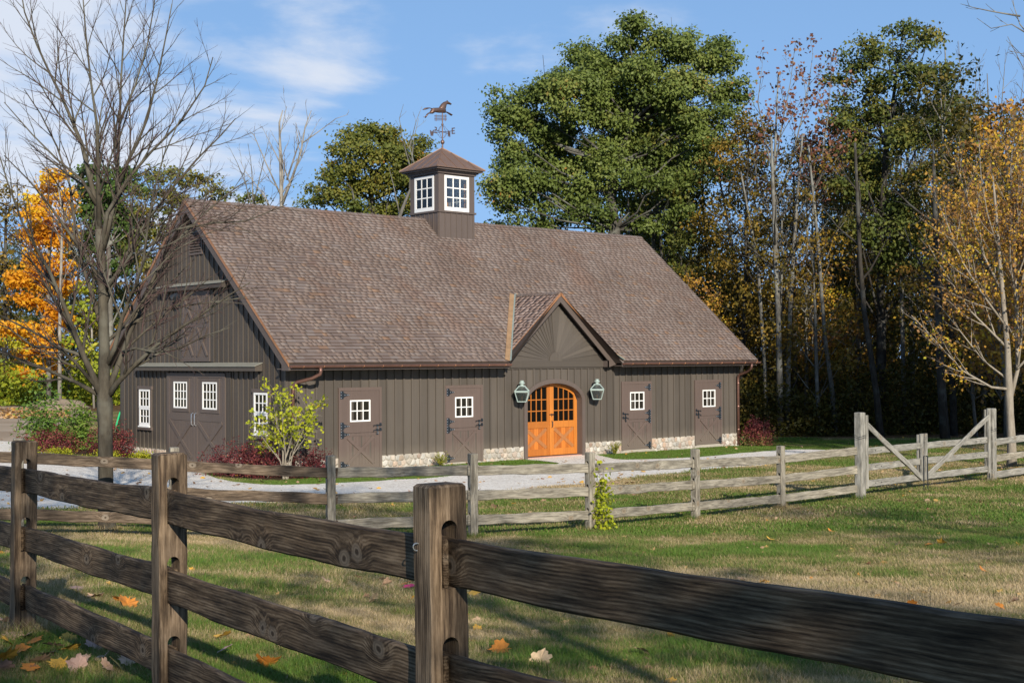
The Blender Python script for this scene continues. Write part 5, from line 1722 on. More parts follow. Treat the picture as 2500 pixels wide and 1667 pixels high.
def leaf_gate(p0, p1, label, mirror):
    """Gate leaf: tall hinge stile at p0, short latch stile at p1, three rails, one brace down to the latch foot."""
    z0 = h1(p0[0], p0[1]); z1 = h1(p1[0], p1[1])
    t_ = thing('gate', label, 'gate', (float(p0[0]), float(p0[1]), z0), 'double gate leaves')
    a = np.array((p0[0], p0[1], z0)); b = np.array((p1[0], p1[1], z1)); u = b-a; ln = np.linalg.norm(u); u = u/ln
    nv = np.array((-gu[1], gu[0], 0)) * 1.0
    fr = -nv if np.dot(-nv, CAM-a) > 0 else nv           # towards the camera
    up = np.array((0, 0, 1.))
    timber('stile', 1.48, .085, .055, MT['wood_grey'], t_, a+up*(.22+.74)+fr*.03+u*.02, up, 800+mirror, up=u, rough=.002)
    timber('stile', 1.43, .075, .05, MT['wood_grey'], t_, a+up*(.24+.715)-fr*.045+u*.02, up, 802+mirror, up=u, rough=.002)
    timber('stile', .99, .085, .055, MT['wood_grey'], t_, b+up*(.24+.495)+fr*.03-u*.05, up, 804+mirror, up=u, rough=.002)
    timber('stile', .96, .075, .05, MT['wood_grey'], t_, b+up*(.25+.48)-fr*.045-u*.05, up, 806+mirror, up=u, rough=.002)
    for k, z in enumerate((.94, .61, .28)):
        timber('rail', ln-.04, .135, .034, MT['wood_grey'], t_, (a+b)/2+up*(z+.03)-fr*.008, b-a, 810+k+mirror*10, rough=.003)
    timber('brace', math.hypot(ln-.10, 1.20), .115, .036, MT['wood_grey'], t_, (a+u*.05+up*1.50+b-u*.06+up*.30)/2+fr*.034, (b-u*.06+up*.30)-(a+u*.05+up*1.50), 820+mirror, rough=.003)
    m = MB(); q = b+fr*.075-u*.05
    m.tube([q+up*.75, q+up*.66, q-up*.09], .010, 6); m.tube([q+up*.75, q+up*.75+u*.05], .010, 6)
    m.build('drop_bolt', MT['iron'], t_, o=t_.location)
    m = MB()
    for k, z in enumerate((.94, .61, .28)):
        for s in (.10, .40, .62):
            c = a+u*s+up*(z+.03)+fr*.012; m.obox(c, np.eye(3), (.008, .008, .008))
    m.build('bolt', MT['iron'], t_, o=t_.location)
    return t_
mid = (gp1+gp2)/2 - gu*.35
leaf_gate(gp1+gu*.17, mid-gu*.035, 'left leaf of the grey timber double gate with brace sloping down right', 0)
leaf_gate(gp2-gu*.17, mid+gu*.035, 'right leaf of the grey timber double gate with brace sloping down left', 1)
gp2r = gp2.copy(); gp2r[2] = gp2[2]-.52
rf_pos = [gp2r]
for k in range(1, 5):
    q = gp2r + (gu*.70+gn*(-.72 if np.dot(gn, RT0) < 0 else .72)*1.0)*0 + gu*2.5*k + RT0*.35*k
    q[2] = h1(q[0], q[1])+1.25
    rf_pos.append(q)
right_fence = thing('post_and_rail_fence', 'grey three rail fence running right from the gate past the golden maple', 'fence', (float(gp2[0]), float(gp2[1]), h1(gp2[0], gp2[1])))
fence_run(right_fence, rf_pos, 500, [MT['wood_grey'], MT['wood_far'], MT['wood_grey']], first_post=False)
# ------------------------------------------------------------------ trees and shrubs
def bend_path(p, d, L, r, n, wob, lift, rnd):
    """Crooked path from p along d; lift bends it upwards."""
    P = [np.array(p, float)]; d = np.array(d, float); d /= np.linalg.norm(d)
    for i in range(n):
        d = d + np.array([rnd.gauss(0, wob), rnd.gauss(0, wob), rnd.gauss(0, wob)+lift])
        d /= np.linalg.norm(d)
        P.append(P[-1]+d*L/n)
    return P, d
def rot_about(d, ang, rnd, az=None):
    d = np.array(d, float); d /= np.linalg.norm(d)
    a = np.cross(d, (0, 0, 1.)) if abs(d[2]) < .95 else np.cross(d, (1., 0, 0)); a /= np.linalg.norm(a)
    b = np.cross(d, a)
    t_ = rnd.uniform(0, 2*math.pi) if az is None else az
    return d*math.cos(ang) + (a*math.cos(t_)+b*math.sin(t_))*math.sin(ang)
def twigs(mb, P, R, lvl, rnd, dens, ratio, lift, ang=(.45, .85), tips=None, minr=.0035, tmin=.22, wob=.08):
    """Side branches along a limb path, recursively."""
    P = [np.array(p, float) for p in P]
    seg = [np.linalg.norm(P[i+1]-P[i]) for i in range(len(P)-1)]; L = sum(seg)
    n = max(1, int(L*dens*(1.0 if lvl > 1 else 1.5)))
    az = rnd.uniform(0, 6.28)
    for k in range(n):
        s = tmin+(1-tmin)*(k+rnd.random())/n
        q = s*L; i = 0
        while i < len(seg)-1 and q > seg[i]:
            q -= seg[i]; i += 1
        f = min(1, q/max(seg[i], 1e-6))
        p = P[i]*(1-f)+P[i+1]*f
        r0 = R[i]*(1-f)+R[i+1]*f
        d = P[i+1]-P[i]; d /= np.linalg.norm(d)
        az += 2.4+rnd.uniform(-.6, .6)
        nd = rot_about(d, rnd.uniform(*ang), rnd, az)
        ln = L*ratio*rnd.uniform(.6, 1.15)*(1.25-s*.75)
        if ln < .10:
            continue
        r1 = max(minr, min(r0*.62, .028*ln/1.0+.002))
        ns = 5 if lvl > 1 else (4 if lvl == 1 else 3)
        Q, _ = bend_path(p, nd, ln, r1, ns, wob, lift, rnd)
        rr_ = [max(minr*.7, r1*(1-.75*j/ns)) for j in range(ns+1)]
        mb.tube(Q, rr_, 5 if lvl >= 2 else (4 if lvl == 1 else 3), m=0 if lvl >= 2 else 1, cap=False)
        if lvl > 0:
            twigs(mb, Q, rr_, lvl-1, rnd, dens*1.50, ratio, lift, ang, tips, minr, .18, wob)
        if tips is not None and lvl <= 1:
            tips.extend(Q[1:])
def leaf_quads(C, size, rnd, updir=.35, outward=None, droop=.0, aspect=.62, jit=.35):
    """Leaf blades: one bent rhombus (two triangles as a quad) at each centre."""
    n = len(C)
    g = np.random.default_rng(rnd.randrange(1 << 30))
    N = g.normal(size=(n, 3)); N[:, 2] += updir*2
    if outward is not None:
        N += outward
    N /= np.linalg.norm(N, axis=1, keepdims=True)
    A = g.normal(size=(n, 3)); A[:, 2] -= droop*2
    A -= N*(A*N).sum(1, keepdims=True); A /= np.linalg.norm(A, axis=1, keepdims=True)
    B = np.cross(N, A)
    s = size*(1+g.uniform(-jit, jit, size=(n, 1)))
    fold = N*s*g.uniform(-.12, .18, size=(n, 1))
    V = np.stack([C-A*s*.5, C+B*s*aspect*.5+fold, C+A*s*.5, C-B*s*aspect*.5+fold], 1).reshape(-1, 3)
    F = np.arange(n*4).reshape(-1, 4)
    return V, F
def clump_points(clumps, per, rnd, cl=(.20, 14), shell=.45, flat=.8):
    """Leaf positions: every clump (centre, radius) holds sprays, every spray holds leaves. Returns points, tints, outward directions."""
    g = np.random.default_rng(rnd.randrange(1 << 30))
    Pts, T, O = [], [], []
    for c, r, tb in clumps:
        c = np.array(c, float)
        ns = max(3, int(per*r*r/cl[1]))
        d = g.normal(size=(ns, 3)); d /= np.linalg.norm(d, axis=1, keepdims=True)
        rad = r*(g.uniform(0, 1, size=(ns, 1))**shell)
        S = c + d*rad*np.array((1, 1, flat))
        st = tb + g.normal(0, .10, size=ns)
        k = cl[1]
        P = S[:, None, :] + g.normal(size=(ns, k, 3))*cl[0]*np.array((1, 1, .55))
        t_ = st[:, None] + g.normal(0, .10, size=(ns, k))
        Pts.append(P.reshape(-1, 3)); T.append(t_.ravel()); O.append(np.repeat(d, k, 0))
    return np.concatenate(Pts), np.clip(np.concatenate(T), 0, 1), np.concatenate(O)
def pts_radius(n, r0, r1, p=1.0):
    return [r0+(r1-r0)*(i/(n-1))**p for i in range(n)]

# --- leafy tree whose crown lobes are set by where they stand in the view (one-of-a-kind trees)
def crown_tree(name, label, base_px, depth, lobes, leafsize, per, leafmat_, barkmat, trunk, cat='tree', group=None, seed=1, spray=(.22, 14), limb_r=.13, depth_spread=.8, twig_n=0, shell=.45, droop=.3):
    r = random.Random(seed)
    b = np.array(at(base_px[0], base_px[1], depth)); b[2] = h1(b[0], b[1])
    t = thing(name, label, cat, tuple(b), group)
    k = depth/FPX
    fwd = np.array((math.cos(YAW), math.sin(YAW), 0))
    clumps = []
    lobe_list = []
    for q in lobes:
        px, py, rp = q[:3]; tb = q[3] if len(q) > 3 else .45
        R_ = rp*k
        c = np.array(at(px, py, depth)) + fwd*r.uniform(-1, 1)*depth_spread*R_*1.6
        lobe_list.append((c, R_, tb))
        m_ = max(3, int(7*min(1, R_/1.2)))
        for _ in range(m_):
            d = np.array([r.gauss(0, 1) for _ in range(3)]); d /= np.linalg.norm(d)
            clumps.append((c+d*R_*.62*np.array((1, 1, .85)), R_*r.uniform(.33, .51), tb+r.gauss(0, .13)))
    P, T, O = clump_points(clumps, per, r, spray, shell)
    V, F = leaf_quads(P, leafsize, r, .45, O*1.3-np.array((.35, .7, 0)), droop)
    link('crown', np_mesh('crown', V-b, F, leafmat_, T), t)
    m = MB()
    tp = [np.array(at(px, py, depth)) for px, py in trunk[0]]
    tp[0] = b-np.array((0, 0, .3))
    m.tube(tp, [q*.72 for q in trunk[1]], 9)
    top = tp[-1]
    for c, R_, tb in lobe_list:
        j = min(range(len(tp)), key=lambda i: np.linalg.norm(tp[i]-c)+max(0, tp[i][2]-c[2]+1.5)*2)
        a = tp[max(j, 1)]
        mid = (a+c)/2+np.array([r.gauss(0, .3), r.gauss(0, .3), -.25])
        Q = [a, a*.6+mid*.4, mid, (mid+c)/2+np.array([r.gauss(0, .2), r.gauss(0, .2), .1]), c]
        rr_ = [limb_r*min(1, R_/1.2), limb_r*.75*min(1, R_/1.2), limb_r*.55*min(1, R_/1.2), limb_r*.38*min(1, R_/1.2), limb_r*.2]
        m.tube(Q, rr_, 6, cap=False)
        if twig_n:
            for _ in range(twig_n):
                d = np.array([r.gauss(0, 1) for _ in range(3)]); d[2] += .4; d /= np.linalg.norm(d)
                m.tube([c, c+d*R_*.5, c+d*R_*.95], [limb_r*.18, limb_r*.1, .01], 4, cap=False)
    m.build('trunk', barkmat, t, o=b, smooth=True)
    return t

# the great oak behind the barn's right half
oak_lobes = [(1330,215,75),(1430,150,78),(1530,95,62),(1570,130,75),(1640,100,58),(1700,125,60),(1745,150,52),(1765,105,36),(1250,270,58),(1300,320,75),(1400,260,80),(1500,220,85),(1600,210,85),
             (1690,215,62),(1770,215,48),(1795,235,38),(1820,205,22),(1235,350,45),(1270,395,60),(1370,370,80),(1480,330,80),(1570,330,72),(1660,300,70),(1740,290,55),(1225,450,48),(1300,470,62),(1400,450,70),(1490,420,62),
             (1570,400,55),(1640,380,62),(1700,360,55),(1215,500,40),(1760,355,45,.75),(1810,300,25,.8),(1450,180,50),(1360,300,50),(1550,270,50),(1210,225,22),(1222,300,28),(1680,330,40),(1270,440,45),(1350,420,45),(1530,370,50),(1440,390,55),(1320,505,38),(1250,520,34),(1420,505,34),(1400,520,40,.25),(1470,535,42,.2),(1560,520,46,.22),(1620,460,46,.35),(1660,520,42,.25),(1500,480,44,.3),(1440,480,40,.3),(1540,450,46,.35),(1600,540,40,.2),(1690,450,40,.5),(1240,545,36,.25),(1300,545,38,.2),(1360,555,38,.2),(1730,420,40,.6)]  # lowest lobes get darker tints, painting in the shade under the crown
oak_lobes = [q if len(q) > 3 else q+(.42+.10*((i*37) % 7-3)/3,) for i, q in enumerate(oak_lobes)]
crown_tree('oak_tree', 'huge spreading dark green oak rising behind the right half of the barn roof', (1520, 1060), 60, oak_lobes, .155, 2000, MT['lf_oak'], MT['bark_oak'],
           ([(1512,1060),(1512,800),(1500,560),(1490,470),(1505,400),(1540,300)], [.48, .42, .36, .30, .22, .12]), seed=3, spray=(.26, 14), limb_r=.10, twig_n=2)
crown_tree('oak_tree', 'round topped green and gold tree directly behind the cupola', (930, 1050), 62,
           [(860,345,40),(915,330,45),(970,345,42),(1020,365,38),(825,385,42),(880,390,50),(940,385,52),(1000,405,48),(1040,400,30),(790,430,34),(840,440,48),(900,450,52),(965,455,52),(1020,455,42),(760,470,28),(800,485,40),(860,500,45),(930,505,50),(1000,500,42),(745,500,22),(1040,470,26),(890,318,28),(948,318,26)],
           .155, 2000, MT['lf_round'], MT['bark_oak'], ([(925,1050),(925,700),(918,560),(905,490),(910,430)], [.34,.3,.25,.2,.12]), seed=4, spray=(.24, 14), limb_r=.12)
crown_tree('tall_tree', 'tall ragged yellowing green tree, highest crown at the right of the photo', (2150, 1060), 56,
           [(2215,80,34),(2240,110,42),(2200,130,40),(2270,100,30),(2185,75,18),(2110,110,36),(2085,150,42),(2140,150,44),(2060,190,34),(2120,210,50),(2190,200,52),(2250,180,48),(2290,210,38),(2310,180,28),(2075,250,46),(2150,270,56),(2220,270,52),(2285,270,42),(2330,240,30),(2050,300,40),(2110,330,50),
            (2180,350,54),(2250,340,46),(2305,320,36),(2330,190,22),(2080,390,50),(2150,420,58),(2230,430,50),(2060,460,50),(2130,490,58),(2210,510,55),(2100,560,56),(2180,590,56),(2240,580,44),(2060,560,40),(2150,640,46),(2220,660,40),(2030,200,22),(2035,380,32)],
           .16, 1450, MT['lf_tall'], MT['bark_dark'], ([(2150,1060),(2152,800),(2150,550),(2165,350),(2190,180)], [.32,.28,.22,.16,.07]), seed=5, spray=(.24, 12), limb_r=.10, twig_n=2)
crown_tree('maple_tree', 'blazing orange maple beyond the dirt yard at the left edge', (120, 985), 72,
           [(125,425,24),(140,445,26),(110,450,22),(150,480,30,.6),(105,490,30),(75,520,28),(120,530,38),(165,520,26,.6),(70,570,36),(115,590,40),(150,570,30),(60,625,34),(105,650,42),(150,640,32),(60,690,38),(110,710,40),(150,700,30),(70,745,36),(120,765,38),(155,790,24),(50,800,34),(100,820,38),(140,850,30),(75,860,36),(120,900,30),(60,905,30),(170,480,18)],
           .22, 1300, MT['lf_orange'], MT['bark_grey'], ([(118,985),(118,800),(120,600),(125,480)], [.2,.17,.12,.05]), seed=6, spray=(.25, 12), limb_r=.07)
crown_tree('green_tree', 'dense green tree seen between the bare branches left of the gable', (265, 985), 78,
           [(215,425,34),(250,440,40),(290,430,38),(200,470,34),(240,490,44),(290,480,44),(325,470,32),(215,530,40),(260,545,46),(310,530,40),(230,590,40),(285,600,44),(335,560,34),(250,650,36),(310,655,34),(210,580,26)],
           .24, 800, MT['lf_green'], MT['bark_grey'], ([(270,985),(270,800),(265,600),(262,480)], [.28,.24,.18,.1]), seed=7, spray=(.26, 12), limb_r=.10)
crown_tree('olive_tree', 'olive tinted tree just behind the gable peak', (420, 985), 76,
           [(350,470,30,.6),(390,440,34,.6),(430,430,36,.55),(475,440,34,.6),(520,455,30,.6),(550,480,20,.5),(360,520,36,.6),(410,490,38,.6),(450,490,34,.6),(370,580,38,.6),(415,560,34,.6),(345,640,36,.6),(330,600,26,.6),(510,490,22,.5),(600,480,18,.5),(640,490,16,.5)],
           .22, 700, MT['lf_tall'], MT['bark_grey'], ([(420,985),(418,800),(410,600),(420,490)], [.26,.22,.17,.1]), seed=8, spray=(.26, 12), limb_r=.09)
crown_tree('yellow_tree', 'yellow green young tree behind the barn left corner', (230, 985), 70,
           [(215,700,26,.5),(200,760,32,.4),(235,790,30,.5),(190,830,30,.4),(240,850,28,.5),(205,890,30,.5),(245,900,24,.5),(20,850,30,.5),(60,930,26,.3),(20,920,30,.4)],
           .24, 520, MT['lf_lime'], MT['bark_birch'], ([(228,985),(225,850),(222,700)], [.1,.08,.03]), seed=9, spray=(.25, 10), limb_r=.04)
crown_tree('brown_tree', 'grey brown thin leaved tree at the far left edge of the woods', (10, 985), 80,
           [(20,460,34),(50,500,30),(0,520,40),(30,570,36),(10,640,40),(40,690,34),(0,740,36),(-40,560,40),(-40,680,40),(-60,460,40)],
           .22, 340, MT['lf_wood'], MT['bark_dark'], ([(12,985),(12,700),(15,500)], [.24,.18,.08]), seed=10, spray=(.3, 8), limb_r=.09, twig_n=4)
crown_tree('orange_tree', 'rusty orange tree high behind the golden maple', (2460, 1060), 53,
           [(2440,260,30,.3),(2480,270,36,.4),(2410,310,30,.3),(2450,320,38,.4),(2500,330,40,.6),(2385,360,28,.3),(2420,370,34,.4),(2540,300,40,.5),(2480,390,40,.8),(2360,400,24,.3)],
           .20, 620, MT['lf_gold'], MT['bark_dark'], ([(2460,1060),(2460,700),(2455,450),(2460,330)], [.25,.2,.14,.08]), seed=12, spray=(.24, 10), limb_r=.08)

# --- golden young maple at the right, in the front
def limb_tree(name, label, base, limbs, barks, seed, dens, ratio, lvl, lift, minr=.004, ang=(.4, .8), cat='tree', leaves=None, wob=.07, roundn=9):
    """Tree from hand-set main limbs [(points, radii)], the rest grown from them."""
    r = random.Random(seed)
    t = thing(name, label, cat, tuple(base))
    m = MB(); tips = []
    for i, (P, R) in enumerate(limbs):
        m.tube(P, R, roundn if i == 0 else 7, m=0, cap=True)
    tr = m.build('trunk', barks[0], t, o=base, smooth=True)
    m = MB()
    for i, (P, R) in enumerate(limbs[1:] if len(limbs) > 1 else limbs):
        twigs(m, P, R, lvl, r, dens, ratio, lift, ang, tips, minr, .12, wob)
    m.build('branches', [barks[0], barks[1]], t, o=base, smooth=True)
    if leaves:
        mat_, n, size, sp, tint = leaves
        g = np.random.default_rng(seed)
        tips = np.array(tips)
        idx = g.integers(0, len(tips), n)
        Pn = tips[idx] + g.normal(size=(n, 3))*sp
        V, F = leaf_quads(Pn, size, r, .1, None, .5, .75)
        link('crown', np_mesh('crown', V-np.array(base), F, mat_, np.clip(tint(Pn, g), 0, 1)), t)
    return t
def path3(pts, depth, dz=None, r=None):
    out = []
    for i, (px, py) in enumerate(pts):
        out.append(np.array(at(px, py, depth + (dz[i] if dz else 0))))
    return out
gm_d = 35.5
gb = np.array(at(2470, 1105, gm_d)); gb[2] = h1(gb[0], gb[1])
S = lambda pts, a, b, dz=None: (path3(pts, gm_d, [dz*(i/(len(pts)-1)) for i in range(len(pts))] if dz else None), pts_radius(len(pts), a*.62, b*.8, .7))
trunkp = [gb-np.array((0,0,.2)), np.array(at(2470,1080,gm_d)), np.array(at(2466,1010,gm_d)), np.array(at(2464,965,gm_d)), np.array(at(2460,850,gm_d)), np.array(at(2450,740,gm_d)), np.array(at(2440,620,gm_d)), np.array(at(2432,520,gm_d)), np.array(at(2424,430,gm_d))]
g_limbs = [(trunkp, [.15,.115,.10,.105,.075,.06,.05,.036,.02]),
           S([(2466,975),(2485,900),(2482,800),(2478,650),(2470,520),(2468,400),(2474,340)], .11, .02, .6),
           S([(2464,950),(2420,945),(2350,905),(2300,850),(2255,800),(2225,770)], .07, .012, -.8),
           S([(2460,850),(2420,810),(2370,760),(2330,700),(2290,640),(2262,590)], .06, .012, .8),
           S([(2458,800),(2400,720),(2350,640),(2310,540),(2280,470)], .055, .012, -.4),
           S([(2450,720),(2400,620),(2370,520),(2345,430),(2330,380)], .05, .01, 1.0),
           S([(2440,620),(2410,520),(2395,430),(2390,350)], .04, .01, -.9),
           S([(2482,850),(2520,760),(2550,640),(2580,520)], .06, .012, -.6),
           S([(2484,900),(2540,840),(2600,760),(2640,680)], .06, .012, .5),
           S([(2480,760),(2510,620),(2530,480),(2540,380)], .05, .01, .9),
           S([(2466,930),(2400,880),(2330,790),(2290,740)], .05, .01, 1.2),
           S([(2470,600),(2500,480),(2510,380),(2515,320)], .035, .01, -.5)]
limb_tree('maple_tree', 'young golden maple with pale trunk standing behind the right fence', gb, g_limbs, (MT['bark_pale'], MT['twig']), 31, 3.2, .36, 2, .07, .006, (.3, .65),
          leaves=(MT['lf_gold'], 8200, .080, .12, lambda P, g: .45+g.normal(0, .2, len(P))+.4*(fbm(P[:, 0]*.8+P[:, 2]*.9, P[:, 1]*.8, 5)-.5)))

# --- the bare maple in front of the gable
md = 19.4
mb_ = np.array(at(262, 1272, md)); mb_[2] = h1(mb_[0], mb_[1])
def Lm(pts, a, b, dz=0.0):
    n = len(pts)
    return ([np.array(at(px, py, md+dz*(i/(n-1))**1.2)) for i, (px, py) in enumerate(pts)], pts_radius(n, a, b, .6))
maple = [([mb_-np.array((0,0,.15)), mb_+np.array((0,0,.05)), np.array(at(259,1220,md)), np.array(at(258,1120,md)), np.array(at(257,1040,md)), np.array(at(256,985,md)), np.array(at(254,930,md)), np.array(at(255,860,md)), np.array(at(252,740,md)), np.array(at(248,640,md)), np.array(at(241,560,md))], [.165,.132,.112,.106,.104,.118,.088,.080,.070,.066,.058]),
         Lm([(241,560),(236,500),(218,430),(200,352),(178,300),(150,235),(122,180),(90,110),(60,30),(45,-60)], .052, .008, .5),
         Lm([(243,555),(240,480),(240,400),(236,300),(222,200),(210,90),(200,-40)], .045, .008, -.6),
         Lm([(250,610),(268,540),(285,470),(288,400),(292,300),(296,190),(302,90),(310,-30)], .050, .008, .3),
         Lm([(285,470),(305,410),(335,350),(360,290),(385,190),(405,90),(420,10)], .036, .007, -.5),
         Lm([(248,965),(228,920),(205,870),(178,800),(150,730),(120,660),(85,600),(55,545),(20,450),(-10,350)], .066, .008, -.7),
         Lm([(250,968),(190,935),(120,905),(60,880),(0,860),(-80,830)], .040, .008, .7),
         Lm([(240,950),(180,880),(110,825),(40,790),(-40,750)], .036, .008, -1.0),
         Lm([(262,970),(290,930),(330,890),(385,840),(440,800),(490,770),(560,720),(610,690)], .056, .007, -.8),
         Lm([(262,960),(285,900),(300,860),(318,810),(345,740),(385,660),(430,590),(500,520),(560,470),(606,440)], .058, .007, .8),
         Lm([(256,900),(280,850),(300,770),(330,700),(350,640),(360,560),(375,470),(400,380),(440,290)], .045, .007, -.9),
         Lm([(252,820),(232,740),(205,660),(185,560),(170,450),(140,360),(100,280),(60,220)], .042, .007, 1.1),
         Lm([(250,760),(275,690),(310,620),(360,540),(420,460),(480,390),(540,330),(575,290)], .045, .007, .2),
         Lm([(250,700),(220,640),(170,570),(120,500),(70,440),(10,380)], .040, .007, .4),
         Lm([(254,840),(300,800),(380,760),(460,745),(540,735),(600,725)], .030, .006, .9),
         Lm([(251,720),(290,660),(350,610),(430,560),(520,545),(600,540),(700,500)], .036, .006, -.6),
         Lm([(300,860),(330,850),(380,860),(440,850),(500,820),(560,800)], .026, .006, -1.2),
         Lm([(246,620),(262,520),(310,440),(370,370),(440,300),(500,210),(520,140)], .040, .007, -.2),
         Lm([(205,870),(150,850),(80,845),(20,800),(-40,780)], .030, .006, .3),
         Lm([(236,500),(200,440),(140,390),(80,330),(10,250)], .032, .006, -.4),
         Lm([(292,300),(330,210),(360,110),(375,20),(380,-60)], .022, .006, .5)]
limb_tree('maple_tree', 'bare branched maple standing in front of the barn gable', mb_, maple, (MT['bark'], MT['bark_red']), 77, 4.3, .37, 2, .050, .0024, (.35, .75), wob=.06)

# --- other bare or thin crowned trees that show singly
def bare(name, label, base_px, depth, limbs, bark_, seed, dens=1.1, ratio=.32, lift=.06, lvl=2, leaves=None, tw='twig', group=None):
    b = np.array(at(base_px[0], base_px[1], depth)); b[2] = h1(b[0], b[1])
    LL = []
    for i, (pts, a, c, dz) in enumerate(limbs):
        n = len(pts); P = [np.array(at(px, py, depth+dz*i_/(n-1))) for i_, (px, py) in enumerate(pts)]
        if i == 0: P[0] = b-np.array((0, 0, .2))
        LL.append((P, pts_radius(n, a*.6, c*.6, .7)))
    t = limb_tree(name, label, b, LL, (MT[bark_], MT[tw]), seed, dens, ratio, lvl, lift, .009, (.35, .75), leaves=leaves)
    if group: t['group'] = group
    return t
bare('dead_tree', 'dead white barked tree with broken limbs above the roof ridge', (690, 1050), 66,
     [([(690,1050),(690,700),(687,500),(685,420),(682,300),(690,270)], .28, .04, 0), ([(687,520),(690,420),(684,330),(700,260)], .13, .02, .5), ([(688,500),(715,430),(735,370),(745,310),(760,270)], .15, .03, -.5),
      ([(700,440),(730,350),(722,310)], .08, .03, .3), ([(738,350),(780,320),(820,290),(850,280)], .06, .015, .6), ([(687,480),(650,400),(620,330),(610,320)], .08, .015, -.8), ([(685,400),(660,350),(640,310)], .06, .015, .5), ([(690,560),(640,470),(600,420),(585,390)], .07, .015, 1)],
     'bark_birch', 51, 1.5, .36)
bare('bare_tree', 'slender bare tree between the dead birch and the bare maple', (620, 1050), 70,
     [([(620,1050),(620,700),(618,500),(615,420)], .2, .04, 0), ([(618,520),(600,450),(580,400),(560,360)], .07, .015, .6), ([(618,500),(635,430),(650,370),(660,330)], .07, .015, -.6), ([(618,560),(590,500),(550,460)], .06, .015, .4), ([(617,450),(612,390),(605,350)], .05, .012, 0), ([(619,600),(660,500),(690,450)], .06, .015, .4)], 'bark_grey', 52, 1.1, .34)
bare('bare_tree', 'bare grey tree with crooked trunk against the round topped tree', (985, 1050), 58,
     [([(965,1050),(965,700),(975,530),(990,490),(1010,445),(1035,425)], .22, .06, 0), ([(1000,460),(1005,400),(1010,340),(1022,290)], .08, .015, .5), ([(1020,430),(1000,360),(1015,300),(1030,260)], .06, .012, -.5), ([(975,520),(960,450),(950,410)], .06, .015, .4), ([(1005,420),(985,350),(975,290),(985,255)], .05, .012, .8)], 'bark_grey', 53, 1.0, .30)
rust = lambda n: (MT['lf_rust'], n, .16, .16, lambda P, g: .5+g.normal(0, .25, len(P)))
bare('red_tree', 'thin tree with sparse rust red leaves right of the oak', (1905, 1060), 55,
     [([(1905,1060),(1900,800),(1895,560),(1890,430),(1895,300),(1900,180)], .22, .04, 0), ([(1895,500),(1930,400),(1955,300),(1975,200),(1985,130)], .10, .015, .6), ([(1895,460),(1870,350),(1850,250),(1860,170)], .09, .015, -.6), ([(1893,400),(1910,300),(1930,200),(1940,120)], .07, .012, .3), ([(1895,560),(1850,450),(1840,380)], .08, .015, .8), ([(1900,600),(1950,520),(2000,430),(2020,300),(2030,180)], .10, .015, -.5)],
     'bark_grey', 54, 1.25, .34, .08, 2, rust(1500))
bare('bare_tree', 'bare twiggy treetop right of the tallest green tree', (2330, 1060), 60,
     [([(2330,1060),(2330,700),(2325,450),(2320,300),(2310,170),(2305,90)], .25, .03, 0), ([(2325,400),(2350,300),(2345,180),(2340,100)], .08, .012, .5), ([(2322,350),(2290,250),(2280,150)], .06, .012, -.5), ([(2325,450),(2370,350),(2380,250),(2385,150)], .08, .012, .7)], 'bark_grey', 55, 1.2, .34, .09)
bare('bare_tree', 'bare twiggy treetop above the rusty orange tree', (2420, 1060), 61,
     [([(2420,1060),(2420,700),(2418,450),(2415,300),(2410,180)], .25, .03, 0), ([(2418,420),(2440,320),(2450,200),(2455,130)], .08, .012, .5), ([(2416,350),(2395,260),(2390,170)], .06, .012, -.5), ([(2418,480),(2470,380),(2490,260),(2500,180)], .08, .012, .7)], 'bark_grey', 56, 1.2, .34, .09)
bare('bare_tree', 'grey branched bare tree overhanging the top right corner', (2640, 1160), 38,
     [([(2660,1160),(2660,700),(2640,400),(2600,200),(2560,60),(2540,-40)], .25, .06, 0), ([(2600,200),(2540,120),(2490,60),(2470,0)], .07, .012, .5), ([(2490,40),(2430,30),(2380,20),(2345,10)], .05, .010, -.5), ([(2580,150),(2530,130),(2500,140),(2470,110)], .05, .012, .8), ([(2520,90),(2470,60),(2420,70),(2385,45)], .04, .010, .4), ([(2560,60),(2500,0),(2460,-40)], .06, .012, -.6), ([(2590,230),(2540,200),(2500,170),(2460,90)], .045, .012, .3), ([(2600,260),(2550,250),(2505,235),(2480,200)], .04, .010, .2)], 'bark_grey', 57, 1.6, .34, .03)
bare('birch_tree', 'tall white birch trunk beside the orange maple', (146, 985), 69,
     [([(142,985),(146,800),(150,620),(152,520),(140,440)], .20, .05, 0), ([(151,560),(170,490),(190,430)], .06, .012, .5), ([(150,600),(130,540),(110,480)], .06, .012, -.5), ([(148,700),(175,640),(200,600)], .05, .012, .4)], 'bark_birch', 58, .9, .3)

